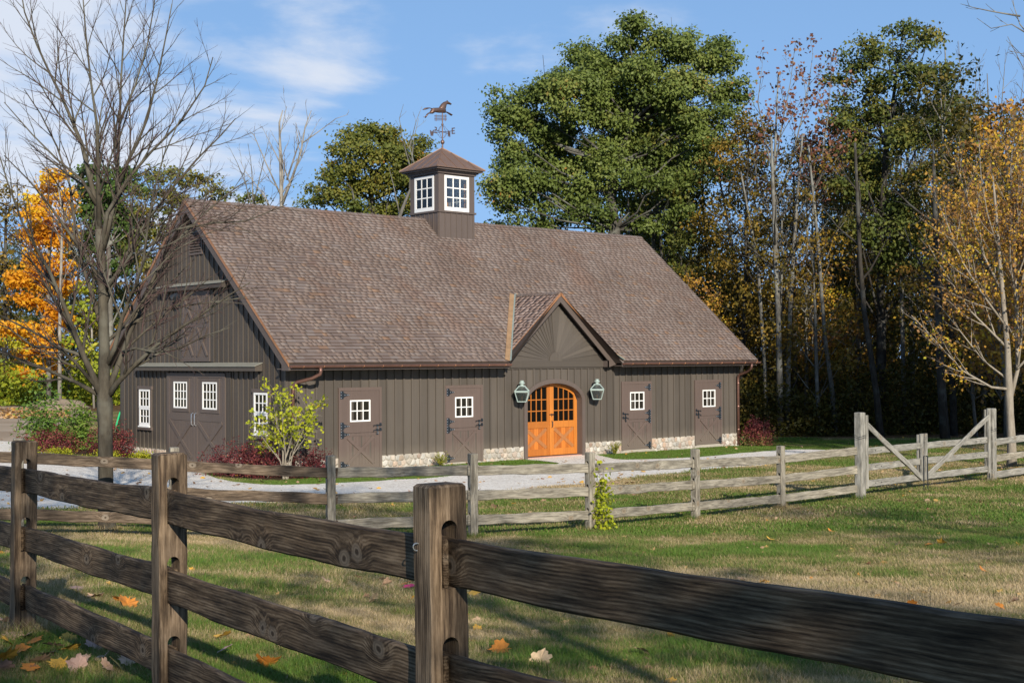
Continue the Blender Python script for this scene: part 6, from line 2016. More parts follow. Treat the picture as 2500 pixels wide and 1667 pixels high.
# --- standing trunks of the wood's edge, each where it stands
edge = [([(1872,1052),(1868,900),(1858,760),(1850,640),(1835,560)], 55, .13, 'bark_grey', 'slim grey trunk nearest the barn right end'),
        ([(1905,1050),(1903,900),(1900,760),(1893,620),(1888,480)], 54, .19, 'bark_grey', 'stout mossy grey trunk at the wood edge, second from the barn'),
        ([(1922,1050),(1925,880),(1930,740),(1938,600),(1948,470)], 54.5, .16, 'bark_grey', 'pale grey trunk leaning right beside the mossy trunk'),
        ([(1941,1050),(1941,900),(1938,720),(1938,560)], 57, .17, 'bark_dark', 'dark straight trunk just right of the pale leaning trunk'),
        ([(2044,1050),(2030,940),(2015,830),(2006,720),(1998,600),(1988,500)], 54, .15, 'bark_grey', 'grey trunk leaning left midway along the wood edge'),
        ([(2152,1055),(2140,960),(2125,860),(2110,760),(2100,640),(2094,500)], 52, .20, 'bark_dark', 'black leaning trunk left of the gate post'),
        ([(2076,1050),(2078,900),(2079,780),(2080,700)], 66, .16, 'bark_birch', 'pale birch trunk deep in the wood'),
        ([(2165,1052),(2158,900),(2150,750),(2145,600)], 58, .17, 'bark_dark', 'dark trunk behind the left gate leaf'),
        ([(2309,1075),(2300,960),(2294,860),(2290,700),(2285,560)], 49.5, .26, 'bark_dark', 'thick dark trunk behind the right gate leaf'),
        ([(2330,1070),(2325,900),(2322,760),(2318,600)], 52, .20, 'bark_dark', 'dark trunk close right of the thick trunk'),
        ([(1990,1050),(1992,900),(1990,780),(1985,700)], 64, .12, 'bark_pale', 'thin light brown trunk deep between the leaning trunks'),
        ([(2225,1060),(2222,900),(2226,760),(2224,640)], 60, .13, 'bark_grey', 'grey trunk deep behind the middle of the gate'),
        ([(1815,1050),(1812,900),(1806,760),(1795,640),(1780,560)], 60, .15, 'bark_dark', 'dark trunk hidden behind the barn right corner'),
        ([(1480,1050),(1478,700),(1470,560),(1455,480)], 61, .22, 'bark_grey', 'lichen spotted trunk leaning left under the oak'),
        ([(1345,1050),(1345,700),(1335,560),(1300,470)], 63, .18, 'bark_grey', 'slim trunk under the left side of the oak'),
        ([(1600,1050),(1600,700),(1595,570),(1570,500)], 62, .2, 'bark_grey', 'pale trunk under the right side of the oak')]
for i, (pts, dep, r0, bk, lab) in enumerate(edge):
    b = np.array(at(pts[0][0], pts[0][1], dep)); b[2] = h1(b[0], b[1])
    P = [np.array(at(px, py, dep)) for px, py in pts]; P[0] = b-np.array((0, 0, .3))
    d = P[-1]-P[-2]; d /= np.linalg.norm(d)
    P.append(P[-1]+d*1.2); P.append(P[-1]+d*1.2)
    r0 *= .62
    R_ = [r0*1.25]+[r0*(1-.62*k/(len(P)-2)) for k in range(len(P)-1)]
    r = random.Random(600+i)
    t = thing('woodland_tree', lab, 'tree', tuple(b))
    m = MB(); m.tube(P, R_, 9); m.build('trunk', MT[bk], t, o=b, smooth=True)
    m = MB(); twigs(m, P[len(P)//2-1:], R_[len(P)//2-1:], 1, r, .7, .42, .05, (.6, 1.2), None, .012, .1, .09); m.build('branches', [MT[bk], MT['bark_dark']], t, o=b, smooth=True)

# --- generic trees of the wood, built once per kind and copied
def make_kind(label, group, h, crown0, cw, leafm, leafn, size, barkm, seed, spread=(.28, 12), tiers=9, tint=.45, pos=(0, 0, 0)):
    r = random.Random(seed)
    t = thing('woodland_tree', label, 'tree', pos, group)
    m = MB()
    lean = np.array((r.uniform(-.05, .05), r.uniform(-.05, .05), 0))
    P = [np.array((0, 0, -.3))+lean*0, np.array((0, 0, h*.2)), np.array((0, 0, h*.45)), np.array((0, 0, h*.7)), np.array((0, 0, h*.93))]
    P = [p+lean*p[2]*1.0+np.array((r.uniform(-.12, .12), r.uniform(-.12, .12), 0)) for p in P]
    R0 = .0068*h
    R_ = [R0*1.2, R0, R0*.78, R0*.5, R0*.18]
    m.tube(P, R_, 8)
    clumps = []
    for k in range(tiers):
        z = crown0+(h-crown0)*(k+r.random()*.8)/tiers
        s = (z-crown0)/(h-crown0)
        w = cw*(.55+.75*math.sin(math.pi*min(1, s*.9+.12)))*r.uniform(.7, 1.1)
        a = r.uniform(0, 6.28)
        for q in range(3):
            aa = a+q*2.1+r.uniform(-.4, .4)
            rr_ = w*r.uniform(.35, 1.0)
            c = np.array((math.cos(aa)*rr_, math.sin(aa)*rr_, z+r.uniform(-.4, .5)))+lean*z
            base = np.array((0, 0, max(crown0*.7, z-1.6)))+lean*z
            m.tube([base, (base+c)/2+np.array((0, 0, -.1)), c], [R0*.34, R0*.22, R0*.08], 5, cap=False)
            for _ in range(3):
                d = np.array([r.gauss(0, 1) for _ in range(3)]); d /= np.linalg.norm(d)
                m.tube([c, c+d*.5, c+d*1.1], [R0*.1, R0*.06, .008], 3, cap=False)
            clumps.append((c, r.uniform(.6, 1.25), tint+r.gauss(0, .12)))
    m.build('trunk', MT[barkm], t, o=pos, smooth=True)
    if leafn:
        P_, T_, O_ = clump_points(clumps, leafn, r, spread, .6)
        V, F = leaf_quads(P_, size, r, .3, O_*.6, .3)
        link('crown', np_mesh('crown', V, F, MT[leafm], T_), t)
    return t
kinds = [('tall olive leaved tree deep in the wood', 'olive leaved trees of the wood', 17, 5.0, 2.4, 'lf_wood', 260, .19, 'bark_dark', 1),
         ('tall dark green tree deep in the wood', 'dark green trees of the wood', 16, 4.0, 2.6, 'lf_tall', 300, .19, 'bark_dark', 2),
         ('thin brown leaved tree deep in the wood', 'thin brown leaved trees of the wood', 14, 2.5, 2.2, 'lf_wood', 130, .18, 'bark_grey', 3),
         ('small yellow brown understorey tree in the wood', 'understorey trees of the wood', 7.5, 1.0, 1.8, 'lf_wood', 220, .16, 'bark_dark', 4),
         ('bare grey trunk standing deep in the wood', 'bare trunks of the wood', 15, 7.0, 1.6, 'lf_wood', 0, .2, 'bark_grey', 5),
         ('golden leaved understorey tree deep in the wood', 'golden understorey trees of the wood', 8.5, 2.0, 1.9, 'lf_gold', 150, .15, 'bark_grey', 6)]
KN = [None]*6
fr_ = random.Random(99)
def put_kind(k, X, Z, sc=1.0, place='in the wood right of the barn'):
    x, y = cf(X, Z)
    if KN[k] is None:
        KN[k] = make_kind(*kinds[k]); o = KN[k]
    else:
        o = copy_tree(KN[k])
    o['label'] = kinds[k][0].replace('deep in the wood', '@').replace('in the wood', '@').replace('@', place)
    o['group'] = kinds[k][1].replace('of the wood', place)
    o.location = (float(x), float(y), h1(x, y)-.05)
    o.rotation_euler = (0, 0, fr_.uniform(0, 6.28)); o.scale = (sc, sc, sc*fr_.uniform(.92, 1.08))
# right hand wood (behind and right of the barn)
placed = []
def free(X, Z, d):
    for a, b in placed:
        if (a-X)**2+(b-Z)**2 < d*d:
            return False
    placed.append((X, Z)); return True
n = 0
while n < 72:
    Z = 54+26*fr_.random()**1.3; X = fr_.uniform(5.5, 27)*(Z/55)
    lim = 53.5-max(0, X-9)*.35
    if Z < lim+1.5 or not free(X, Z, 1.5):
        continue
    k = fr_.choices(range(5), (22, 17, 25, 20, 16))[0]
    put_kind(k, X, Z, fr_.uniform(.72, 1.05)); n += 1
for px, Z, sc in ((1660, 57, .8), (1975, 58, .9), (2110, 59, 1.0), (2380, 51, 1.0), (2450, 49, 1.1), (2520, 50, 1.2)):
    put_kind(5, (px-1250)/FPX*Z, Z, sc)
# behind the barn, lower growth seen above the ridge
n = 0
while n < 26:
    Z = fr_.uniform(64, 80); X = fr_.uniform(-9, 7)
    if not free(X, Z, 1.6):
        continue
    k = fr_.choices((1, 2, 3, 4), (20, 30, 30, 20))[0]
    sc = fr_.uniform(.55, .78) if X > -2 else fr_.uniform(.45, .6)
    put_kind(k, X, Z, sc, 'behind the barn ridge'); n += 1
# left hand wood beyond the dirt yard
n = 0
while n < 26:
    Z = fr_.uniform(76, 95); X = fr_.uniform(-34, -15)
    if not free(X, Z, 1.8):
        continue
    k = fr_.choices((0, 1, 2, 3, 4), (20, 26, 18, 26, 10))[0]
    put_kind(k, X, Z, fr_.uniform(.5, .72), 'beyond the dirt yard'); n += 1

# unseen trees added beside and behind the camera to shade foreground and wood
shade_tree = None
for X, Z, sc in ((24.0, 10, 1.0), (27.5, 8, 1.04), (31, 11, 1.0), (35, 9, 1.02)):
    x, y = cf(X, Z)
    if shade_tree is None:
        shade_tree = make_kind('tall high crowned shade tree added out of view right of the camera', 'added shade trees out of view right of the lawn', 23, 15.5, 2.6, 'lf_tall', 330, .30, 'bark_dark', 9, (.4, 14), 11); o = shade_tree
    else:
        o = copy_tree(shade_tree)
    o.location = (float(x), float(y), h1(x, y)); o.scale = (sc, sc, sc)
for X, Z, k, sc in ((7.5, -25, 2, 1.05), (3.0, -31, 2, 1.15), (11.5, -22, 2, 1.0), (15, -8, 2, 1.0), (1.2, -13.5, 2, .95), (8.6, -17, 2, 1.05), (0.4, -18, 2, 1.0), (4.4, -5.5, 2, .95), (-.8, -9, 2, 1.1), (6.5, -9, 2, 1.1)):
    put_kind(k, X, Z, sc, 'added for shade behind the camera')
# undergrowth of the wood: one leafy mass
def mass(name, n, region, leafm, size, hgt, seed, tintf=.4):
    g = np.random.default_rng(seed)
    X, Z = region(g, n)
    x, y = cf(X, Z)
    lump = fbm(x*.35, y*.35, seed)
    z = H(x, y)+g.uniform(0, 1, n)**1.4*hgt*(.25+1.1*lump)
    P = np.stack([x, y, z], -1)
    V, F = leaf_quads(P, size, random.Random(seed), .25, None, .2, .7)
    t = np.clip(tintf+g.normal(0, .18, n)+(fbm(x*.8, y*.8, seed+3)-.5)*.7, 0, 1)
    return tag(link(name, np_mesh(name, V, F, MT[leafm], t)), kind='stuff')
def reg_r(g, n):
    Z = 53+26*g.uniform(0, 1, n)**1.5; X = g.uniform(7.5, 24, n)*(Z/53)
    lim = 52.5-np.clip(X-9, 0, 30)*.35
    return X, np.maximum(Z, lim+.8+g.uniform(0, 6, n)*(Z < lim+.8))
mass('undergrowth', 80000, reg_r, 'lf_wood', .135, 3.4, 5, .12)
def reg_b(g, n):
    return g.uniform(-16, 9, n), g.uniform(66, 84, n)
mass('undergrowth', 26000, reg_b, 'lf_wood', .22, 4.2, 6, .3)
def reg_l(g, n):
    Z = g.uniform(74, 92, n); return g.uniform(-36, -13, n), Z
mass('undergrowth', 30000, reg_l, 'lf_lime', .24, 2.6, 7, .3)
# far-off wood closing the horizon
def reg_f(g, n):
    a = g.uniform(-1.25, 1.25, n); r_ = g.uniform(96, 135, n)
    return np.sin(a)*r_, np.cos(a)*r_
mass('distant_wood', 60000, reg_f, 'lf_wood', .60, 11, 8, .35)

# ------------------------------------------------------------------ shrubs
def shrub(name, label, c, rx, ry, hgt, leafm, n, size, stemm, seed, tint=.45, dome=True, stems=14, group=None, top=None, dense=.5, lobes=None):
    r = random.Random(seed); g = np.random.default_rng(seed)
    z0 = h1(c[0], c[1]); b = np.array((c[0], c[1], z0))
    t = thing(name, label, 'shrub', tuple(b), group)
    ns = max(8, n//9)
    d = g.normal(size=(ns, 3)); d[:, 2] = np.abs(d[:, 2]); d /= np.linalg.norm(d, axis=1, keepdims=True)
    rad = g.uniform(0, 1, (ns, 1))**dense
    lump = .82+.36*g.random((ns, 1))
    S_ = d*rad*lump*np.array((rx, ry, hgt*.95))
    S_[:, 2] += .04*hgt
    k = 9
    P = (S_[:, None, :]+g.normal(size=(ns, k, 3))*size*.9).reshape(-1, 3)
    P[:, 2] = np.maximum(P[:, 2], .02)
    tt = np.clip(tint+np.repeat(g.normal(0, .12, ns), k)+g.normal(0, .12, ns*k)+(0 if top is None else top*(P[:, 2]/hgt-.5)), 0, 1)
    V, F = leaf_quads(P, size, r, .25, np.repeat(d, k, 0)*.8, .1, .55)
    m = MB()
    for i in range(stems):
        e = S_[r.randrange(ns)]*.92
        a = np.array((r.gauss(0, rx*.18), r.gauss(0, ry*.18), -.1))
        m.tube([a, a*.5+e*.5+np.array((0, 0, hgt*.12)), e], [.014, .010, .005], 4, cap=False)
    m.build('stems', MT[stemm], t, smooth=True)
    link('foliage', np_mesh('foliage', V, F, MT[leafm], tt), t)
    return t
def gw(px, py):
    q = gp(px, py); return np.array(q[:2])
sdir = RT0[:2]
c_ = gw(1812, 1085)
shrub('burgundy_shrub', 'dark red rounded shrub at the barn right front corner', (18.65, -.55), .62, .62, .98, 'lf_red', 4200, .062, 'twig', 1, .62, top=-.75)
shrub('burgundy_shrub', 'low burgundy shrub left of the yellow leaved shrub by the big gable doors', (-.95, .85), 1.0, 1.0, .86, 'lf_red', 5600, .055, 'twig', 2, .5)
shrub('burgundy_shrub', 'tall burgundy shrub under the right gable window', (-.70, .05), .62, .62, .98, 'lf_red', 3600, .055, 'twig', 3, .55)
shrub('burgundy_shrub', 'small burgundy shrub in front of the copper downspout', (.40, -.62), .70, .50, .74, 'lf_red', 3200, .055, 'twig', 4, .4)
shrub('burgundy_shrub', 'burgundy shrub right of the bare maple trunk by the left gable window', (-1.0, 8.1), .70, .9, 1.12, 'lf_red', 4600, .062, 'twig', 5, .5)
shrub('burgundy_shrub', 'brownish red shrub left of the bare maple trunk', (-2.2, 9.6), 1.0, .9, .75, 'lf_red', 3600, .06, 'twig', 6, .62)
shrub('green_shrub', 'broad leaved green shrub left of the barn back corner', (-1.9, 10.6), .95, 1.0, 2.05, 'lf_greenB', 2600, .12, 'twig', 7, .5, dense=.7)
shrub('green_shrub', 'green shrub against the barn back corner behind the maple trunk', (-.8, 10.6), .55, .6, 1.5, 'lf_greenB', 1500, .11, 'twig', 8, .6)
for (x, y, lab) in ((4.75, -.42, 'small lime fern against the stone base between the two left stall doors'), (11.66, -.45, 'small lime fern against the stone base right of the arched doors')):
    r = random.Random(int(x*10)); z0 = h1(x, y)
    t = thing('fern', lab, 'fern', (x, y, z0), 'lime ferns along the stone base')
    Pc = []
    m = MB()
    for i in range(26):
        a = r.uniform(0, 6.28); sp = r.uniform(.08, .30); hh = r.uniform(.22, .42)
        Q = [np.array((0, 0, 0.)), np.array((math.cos(a)*sp*.35, math.sin(a)*sp*.35, hh*.65)), np.array((math.cos(a)*sp, math.sin(a)*sp, hh))]
        m.tube(Q, .003, 3, cap=False)
        for k in range(16):
            s = .2+.8*k/16; q = Q[0]*(1-s)**2+2*Q[1]*s*(1-s)+Q[2]*s*s
            Pc += [q+np.array((r.gauss(0, .018), r.gauss(0, .018), r.gauss(0, .012))) for _ in range(2)]
    m.build('stems', MT['twig'], t)
    V, F = leaf_quads(np.array(Pc), .042, r, .2, None, .1, .35)
    link('foliage', np_mesh('foliage', V, F, MT['lf_fern'], np.clip(np.random.default_rng(3).normal(.72, .2, len(Pc)), 0, 1)), t)
for i, (x, y, w) in enumerate(((-1.6, 7.2, .7), (-2.6, 8.2, .6), (-.55, 7.05, .4), (-3.2, 9.0, .5))):
    shrub('ground_cover_plant', ['lime green low plant in front of the maple trunk shrubs', 'lime green low plant left of the maple trunk', 'lime green low plant below the stone base by the gable doors', 'lime green low plant at the left end of the planting bed'][i],
          (x, y), w*.85, w*.6, .22, 'lf_lime', 750, .06, 'twig', 40+i, .6, group='low lime plants in the gable bed')
for X, Z, w, hh, lab in ((4.6, -6.2, 1.25, 4.9, 'evergreen added for shade, unseen behind the camera on the right'), (6.6, -5.4, 1.3, 4.6, 'evergreen added for shade, unseen farther right behind the camera'), (1.0, -7.8, 1.4, 9.6, 'narrow evergreen added for shade, unseen straight behind the camera')):  # unseen evergreens added to throw shade on the near fence and lawn
    x, y = cf(X, Z)
    shrub('added_shade_evergreen', lab, (float(x), float(y)), w, w, hh, 'lf_green', 12000, .13, 'twig', int(X*10), .4, dense=.6)
# the yellow leaved shrub at the near corner
ys = np.array((-.50, -.72)); z0 = h1(*ys); yb = np.array((*ys, z0))
r = random.Random(14)
t = thing('yellow_shrub', 'tall open shrub with bright lime yellow leaves at the near barn corner', 'shrub', tuple(yb))
m = MB(); tips = []
for i in range(11):
    a = i*2.4+r.uniform(-.3, .3); sp = r.uniform(.2, .82); hh = r.uniform(1.3, 2.25)
    b0 = yb+np.array((r.gauss(0, .05), r.gauss(0, .05), -.05))
    e = yb+np.array((math.cos(a)*sp, math.sin(a)*sp, hh))
    Q = [b0, b0*.7+e*.3+np.array((math.cos(a)*-.06, math.sin(a)*-.06, .1)), b0*.35+e*.65+np.array((0, 0, .06)), e]
    R_ = [.016, .012, .008, .004]
    m.tube(Q, R_, 6, cap=False)
    tips.append(e)
    twigs(m, Q, R_, 1, r, 3.0, .42, .04, (.5, 1.0), tips, .003, .35, .09)
m.build('stems', MT['bark_pale'], t, o=yb, smooth=True)
tips = np.array(tips); g = np.random.default_rng(5)
keep = g.random(len(tips)) < .25
tips = tips[keep]
P = (tips[:, None, :]+g.normal(size=(len(tips), 4, 3))*.05).reshape(-1, 3)
V, F = leaf_quads(P, .088, r, .1, None, .5, .8)
link('foliage', np_mesh('foliage', V-yb, F, MT['lf_yellow'], np.clip(g.normal(.5, .22, len(P)), 0, 1)), t)
# vine on the far fence post
vp = fpos[5]; vz = h1(vp[0], vp[1]); g = np.random.default_rng(6); r = random.Random(6)
t = thing('vine', 'lime green vine climbing the far fence post beside the drive', 'vine', (float(vp[0]), float(vp[1]), vz))
m = MB(); C_ = []
for i in range(7):
    a = r.uniform(0, 6.28); Q = []
    for k in range(12):
        s = k/11; Q.append(np.array((RT0[0]*(.06+.10*r.random())+.10*math.cos(a+s*5), RT0[1]*(.06+.1*r.random())+.10*math.sin(a+s*5), s*r.uniform(.95, 1.2))))
    m.tube(Q, .004, 3, cap=False)
    for q in Q: C_ += [q+np.array((RT0[0]*.08, RT0[1]*.08, 0))+g.normal(size=3)*.05*(1 if q[2] < .9 else .6) for _ in range(6 if q[2] < .85 else 1)]
m.build('stems', MT['twig'], t, smooth=True)
V, F = leaf_quads(np.array(C_), .065, r, .0, None, .4, .8)
link('foliage', np_mesh('foliage', V, F, MT['lf_yellow'], np.clip(g.normal(.35, .2, len(C_)), 0, 1)), t)

# boulders and the green chute at the far left
for i, (px, py, s, lab) in enumerate(((117, 985, (1.0, .8, .75), 'brown boulder at the edge of the dirt yard'), (150, 1001, (1.5, 1.0, .6), 'pale flat boulder in front of the brown boulder'))):
    q = gp(px, py); r = random.Random(80+i)
    bm = bmesh.new(); bmesh.ops.create_icosphere(bm, subdivisions=3, radius=1)
    for v in bm.verts:
        n_ = 1+.22*(vnoise(np.array([v.co.x*1.7+i*9]), np.array([v.co.y*1.7+v.co.z*2.1]))[0]-.5)*2
        v.co = Vector((v.co.x*s[0]*n_, v.co.y*s[1]*n_, v.co.z*s[2]*n_*.8))
    me = bpy.data.meshes.new('boulder'); bm.to_mesh(me); bm.free(); me.materials.append(MT['boulder'])
    ob = link('boulder', me); ob.location = (q[0], q[1], q[2]+.12); tag(ob, lab, 'boulder', 'boulders by the dirt yard')
q = np.array(at(284, 1000, 46)); q[2] = h1(q[0], q[1])
t = thing('garden_slide', 'bright green plastic chute half hidden behind the barn back corner', 'slide', tuple(q))
m = MB(); a0 = np.array((-.35, -.1, .35)); ex = RT0*.5
P = [q+np.array((0, 0, .25)), q+RT0*.15+np.array((0, 0, .8)), q+RT0*.32+np.array((0, 0, 1.35)), q+RT0*.40+np.array((0, 0, 1.6))]
for i in range(3):
    m.bar(P[i], P[i+1], .5, .05)
m.build('chute', MT['green_plastic'], t, o=q)
m = MB(); m.bar(q+RT0*.45, q+RT0*.45+np.array((0, 0, 1.55)), .06, .06); m.bar(q+RT0*.8, q+RT0*.55+np.array((0, 0, 1.5)), .06, .06); m.build('ladder_post', MT['green_plastic'], t, o=q)
# ------------------------------------------------------------------ grass and fallen leaves
def tuft(seed, nb, h, spread, w):
    r = random.Random(seed); V = []; F = []
    for i in range(nb):
        a = r.uniform(0, 6.28); b = np.array((r.gauss(0, spread), r.gauss(0, spread), -.01))
        hh = h*r.uniform(.55, 1.2); ln = r.uniform(.15, .9)*hh
        d = np.array((math.cos(a), math.sin(a), 0)); s = np.array((-math.sin(a), math.cos(a), 0))*w*r.uniform(.6, 1.2)
        m1 = b+d*ln*.35+np.array((0, 0, hh*.62)); tp = b+d*ln+np.array((0, 0, hh))
        o = len(V); V += [b-s, b+s, m1+s*.7, m1-s*.7, tp]
        F += [(o, o+1, o+2, o+3), (o+3, o+2, o+4)]
    me = bpy.data.meshes.new('grass_tuft'); me.from_pydata([tuple(v) for v in V], [], F); me.update()
    return me
t = NT('grass_blade')
dvi = t.attr('dry', 'INSTANCER'); rv = t.attr('shade', 'INSTANCER')
f = t.math('ADD', dvi, t.math('MULTIPLY', t.math('SUBTRACT', rv, .5), .80), True)
c = t.ramp(f, [(.02, (.125, .225, .030)), (.20, (.150, .205, .040)), (.40, (.225, .225, .068)), (.58, (.34, .275, .115)), (.78, (.48, .365, .185)), (1, (.62, .48, .29))])
t.set(c, .55, 0, .3)
tr = t.n('ShaderNodeBsdfTranslucent'); t.l(c, tr.inputs[0])
mx = t.n('ShaderNodeMixShader'); mx.inputs[0].default_value = .35
t.l(t.b.outputs[0], mx.inputs[1]); t.l(tr.outputs[0], mx.inputs[2]); t.l(mx.outputs[0], t.out.inputs[0])
MT['grass'] = t.m

def scatter(zone, seed):
    g = np.random.default_rng(seed)
    Z0, Z1, dens, margin = zone
    n = int(dens*(Z1-Z0)*((Z0+Z1)*.3825+2*margin))
    # uniform in the visible wedge
    Z = g.uniform(Z0, Z1, n*2); W = Z*.40+margin
    keep = g.random(n*2) < W/W.max()
    Z = Z[keep]; W = W[keep]
    X = g.uniform(-1, 1, len(Z))*W
    x, y = cf(X, Z)
    ok = ~in_poly(drive_poly, x, y) & ~in_poly(bed_a, x, y) & ~in_poly(bed_b, x, y) & ~in_poly(yard_poly, x, y)
    ok &= ~((x > -.05) & (x < L+.05) & (y > -.06) & (y < D+.1))
    lim = np.where(X > 4, 52.5-np.clip(X-9, 0, 30)*.35, 66)
    ok &= Z < lim
    return x[ok], y[ok], g
def grass_obj(name, zone, seed, tuftme, smin, smax):
    x, y, g = scatter(zone, seed)
    X, Z = camframe(x, y)
    z = H(x, y)+(fbm(x*1.1, y*1.1, 21)-.5)*.05*np.clip(1-(Z-30)/30, 0, 1)*np.clip(Z/3, 0, 1)
    me = bpy.data.meshes.new(name)
    me.vertices.add(len(x)); me.vertices.foreach_set('co', np.stack([x, y, z], -1).astype(np.float32).ravel())
    d = dry(x, y)
    for nm, v in (('dry', d), ('shade', g.random(len(x))), ('ang', g.uniform(0, 6.28, len(x))), ('sz', g.uniform(smin, smax, len(x))*(.62+.80*fbm(x*2.1, y*2.1, 31))*(1.05-.25*d)*(1-.45*((y > -4.2) & (y < 1) & (x > -3) & (x < 26))))):
        a = me.attributes.new(nm, 'FLOAT', 'POINT'); a.data.foreach_set('value', v.astype(np.float32))
    ob = link(name, me)
    tob = bpy.data.objects.new('grass_tuft', tuftme)
    if not tuftme.materials:
        tuftme.materials.append(MT['grass'])
    ng = bpy.data.node_groups.new('grass_scatter', 'GeometryNodeTree')
    ng.interface.new_socket('Geometry', in_out='INPUT', socket_type='NodeSocketGeometry')
    ng.interface.new_socket('Geometry', in_out='OUTPUT', socket_type='NodeSocketGeometry')
    N = lambda t_: ng.nodes.new(t_)
    gi, go = N('NodeGroupInput'), N('NodeGroupOutput')
    iop = N('GeometryNodeInstanceOnPoints'); oi = N('GeometryNodeObjectInfo'); oi.inputs[0].default_value = tob
    na, nsz = N('GeometryNodeInputNamedAttribute'), N('GeometryNodeInputNamedAttribute')
    na.data_type = 'FLOAT'; na.inputs[0].default_value = 'ang'; nsz.data_type = 'FLOAT'; nsz.inputs[0].default_value = 'sz'
    cx = N('ShaderNodeCombineXYZ')
    mtp = N('GeometryNodeMeshToPoints')
    L_ = ng.links.new
    L_(gi.outputs[0], mtp.inputs[0]); L_(mtp.outputs[0], iop.inputs['Points']); L_(oi.outputs['Geometry'], iop.inputs['Instance'])
    L_(na.outputs[0], cx.inputs[2]); L_(cx.outputs[0], iop.inputs['Rotation']); L_(nsz.outputs[0], iop.inputs['Scale'])
    L_(iop.outputs[0], go.inputs[0])
    md = ob.modifiers.new('scatter', 'NODES'); md.node_group = ng
    return tag(ob, kind='stuff')
T1 = tuft(1, 15, .068, .028, .0026); T2 = tuft(2, 26, .058, .07, .0034); T3 = tuft(3, 34, .062, .15, .008)
grass_obj('grass', (4.0, 11.5, 1150, 2.6), 1, T1, .8, 1.35)
grass_obj('grass', (11.5, 21, 330, 2.8), 2, T2, .8, 1.3)
grass_obj('grass', (21, 53, 62, 3.0), 3, T3, .8, 1.3)

# longer tufts where the mower misses: round the posts and the maple's foot
px_, py_ = [], []
gq = np.random.default_rng(77)
for p in npost + fpos + [gp1, gp2, mb_, gb]:
    k = 46
    a = gq.uniform(0, 6.28, k); r_ = .07+np.abs(gq.normal(0, .07, k))
    px_ += list(p[0]+np.cos(a)*r_); py_ += list(p[1]+np.sin(a)*r_)
_old = scatter
scatter = lambda zone, seed: (np.array(px_), np.array(py_), np.random.default_rng(seed))
grass_obj('grass', None, 9, tuft(4, 12, .11, .03, .003), .8, 1.5)
scatter = _old
def leaf_shape(kind, r):
    """Maple leaf outline with lobes, slightly cupped, as (verts, faces)."""
    if kind == 'maple':
        base = [(0,-.52),(.05,-.30),(.26,-.40),(.30,-.24),(.50,-.12),(.42,.02),(.50,.14),(.42,.30),(.26,.26),(.22,.38),(.10,.40),(0,.58),(-.10,.40),(-.22,.38),(-.26,.26),(-.42,.30),(-.50,.14),(-.42,.02),(-.50,-.12),(-.30,-.24),(-.26,-.40),(-.05,-.30)]
    else:
        base = [(0,-.5),(.16,-.3),(.24,-.05),(.2,.2),(.1,.4),(0,.52),(-.1,.4),(-.2,.2),(-.24,-.05),(-.16,-.3)]
    cx, cy, ax = r.uniform(-.5, .9), r.uniform(-.5, .9), r.uniform(0, 3.1)
    def z(x, y):
        u = x*math.cos(ax)+y*math.sin(ax)
        return cx*u*u+.35*cy*abs(x)+r.uniform(-.02, .02)
    V = [(0, 0, 0)]+[(x*r.uniform(.92, 1.08), y*r.uniform(.92, 1.08), z(x, y)) for x, y in base]
    n = len(base)
    F = [(0, 1+i, 1+(i+1) % n) for i in range(n)]
    F2 = []
    return V, F
lr = random.Random(17)
lm = []
for i in range(8):
    V, F = leaf_shape('maple' if i < 6 else 'oval', lr)
    me = bpy.data.meshes.new('fallen_leaf'); me.from_pydata(V, [], F); me.update()
    lm.append(me)
def flat(name, col):
    t = NT(name); n = t.noise(t.coord('Object'), 4, 4)
    c = t.ramp(n, [(.3, tuple(k*.75 for k in col)), (.7, tuple(min(1, k*1.15) for k in col))])
    return t.set(c, .6, 0, .25)
LC = {'tan': flat('tan_leaf', (.46, .30, .20)), 'pinkish brown': flat('pink_brown_leaf', (.42, .27, .22)), 'golden yellow': flat('golden_fallen_leaf', (.62, .36, .06)), 'orange': flat('orange_fallen_leaf', (.52, .20, .035)), 'pale straw': flat('straw_leaf', (.55, .40, .24)), 'crimson': flat('crimson_leaf', (.60, .04, .16))}
spots = [(15,1540,'tan'),(62,1535,'pinkish brown'),(20,1590,'golden yellow'),(50,1610,'orange'),(118,1618,'tan'),(165,1610,'golden yellow'),(145,1648,'golden yellow'),(190,1655,'pinkish brown'),(253,1632,'tan'),(262,1655,'tan'),(292,1655,'golden yellow'),(80,1588,'orange'),(40,1562,'tan'),
         (185,1455,'pinkish brown'),(195,1462,'tan'),(232,1472,'tan'),(290,1482,'orange'),(331,1453,'tan'),(310,1492,'orange'),(22,1532,'pale straw'),(545,1577,'golden yellow'),(696,1591,'pale straw'),(548,1612,'pinkish brown'),(657,1645,'orange'),(356,1637,'golden yellow'),(825,1608,'tan'),
         (1000,1448,'crimson'),(1160,1464,'golden yellow'),(990,1440,'orange'),(910,1480,'pale straw'),(1320,1634,'pale straw'),(1222,1610,'orange'),(945,1440,'tan'),(798,1432,'tan'),(2265,1340,'orange'),(2300,1335,'golden yellow'),(2030,1305,'orange'),(1570,1612,'pale straw'),(2225,1495,'orange'),(2340,1490,'tan'),(2440,1500,'orange'),(2190,1340,'tan'),(1880,1325,'golden yellow'),(2400,1405,'orange'),(850,1590,'tan'),(15,1630,'golden yellow'),(230,1600,'pinkish brown'),(30,1575,'tan'),(130,1600,'pinkish brown'),(205,1640,'tan'),(275,1600,'orange'),(95,1560,'pale straw'),(60,1580,'pinkish brown'),(310,1640,'tan'),(170,1580,'golden yellow'),(8,1655,'pinkish brown'),(75,1655,'orange'),(240,1560,'tan'),(335,1590,'pinkish brown'),(100,1640,'tan')]
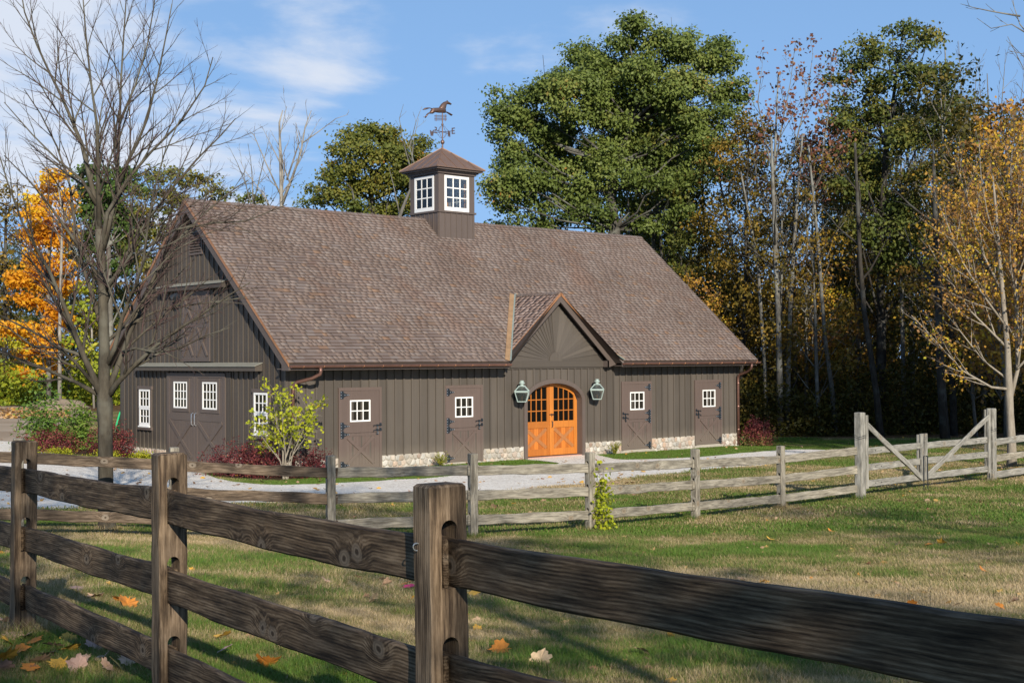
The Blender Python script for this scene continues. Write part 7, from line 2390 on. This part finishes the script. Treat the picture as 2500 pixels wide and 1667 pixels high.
where = lambda px, py: ('in the shaded grass bottom left' if px < 330 and py > 1500 else 'in the grass beneath the left rails' if px < 450 else 'in grass under the near fence' if px < 900 else 'in the worn grass beside the nearest post' if px < 1350 else 'in the straw lawn at the right')
for i, (px, py, cn) in enumerate(spots):
    q = gp(px, py)
    me = lm[lr.randrange(6)].copy(); me.name = 'fallen_leaf'
    me.materials.append(LC[cn])
    ob = link('fallen_leaf', me)
    ob.location = (q[0], q[1], q[2]+.062)
    s = lr.uniform(.105, .155)
    ob.scale = (s, s, s)
    ob.rotation_euler = (lr.gauss(0, .4), lr.gauss(0, .4), lr.uniform(0, 6.28))
    tag(ob, '%s fallen maple leaf lying %s' % (cn, where(px, py)), 'leaf', 'fallen leaves on the lawn')
# the countless smaller ones
g = np.random.default_rng(44)
Vs, Fs, Ts = [], [], []
def litter(n, region, size, lift=.03):
    x, y = region(n)
    z = H(x, y)+lift
    for i in range(len(x)):
        Vl, Fl = lm[int(g.integers(0, 8))], None
        co = np.empty(len(Vl.vertices)*3); Vl.vertices.foreach_get('co', co); co = co.reshape(-1, 3)
        a = g.uniform(0, 6.28); s = size*g.uniform(.6, 1.2); tx, ty = g.normal(0, .35, 2)
        R_ = np.array(Matrix.Rotation(a, 3, 'Z') @ Matrix.Rotation(tx, 3, 'X') @ Matrix.Rotation(ty, 3, 'Y'))
        o = sum(len(v) for v in Vs) if False else litter.o
        P = co @ R_.T*s+np.array((x[i], y[i], z[i]))
        Vs.append(P)
        f = np.array([[p.vertices[0], p.vertices[1], p.vertices[2]] for p in Vl.polygons])+litter.o
        Fs.append(f); Ts.append(np.full(len(f), g.random())); litter.o += len(P)
litter.o = 0
def rg(Z0, Z1, sp=.39):
    def f(n):
        Z = g.uniform(Z0, Z1, n); X = g.uniform(-1, 1, n)*Z*sp; return cf(X, Z)
    return f
litter(260, rg(6.5, 12), .075); litter(620, rg(12, 24), .085); litter(900, rg(24, 52), .12)
def rgd(n):
    q = [gp(g.uniform(480, 1900), g.uniform(1115, 1235)) for _ in range(n)]; return np.array([a[0] for a in q]), np.array([a[1] for a in q])
litter(60, rgd, .09)
def rgy(n):
    q = [gp(g.uniform(0, 170), g.uniform(998, 1022)) for _ in range(n)]; return np.array([a[0] for a in q]), np.array([a[1] for a in q])
litter(900, rgy, .22)
def rgm(n):
    Z = g.normal(34.5, 1.6, n); X = g.normal(13.0, 1.6, n); return cf(X, Z)
litter(260, rgm, .12)
V = np.concatenate(Vs); F = np.concatenate(Fs); T = np.concatenate(Ts)
tag(link('leaf_litter', np_mesh('leaf_litter', V, F, MT['lf_brown'], T)), kind='stuff')
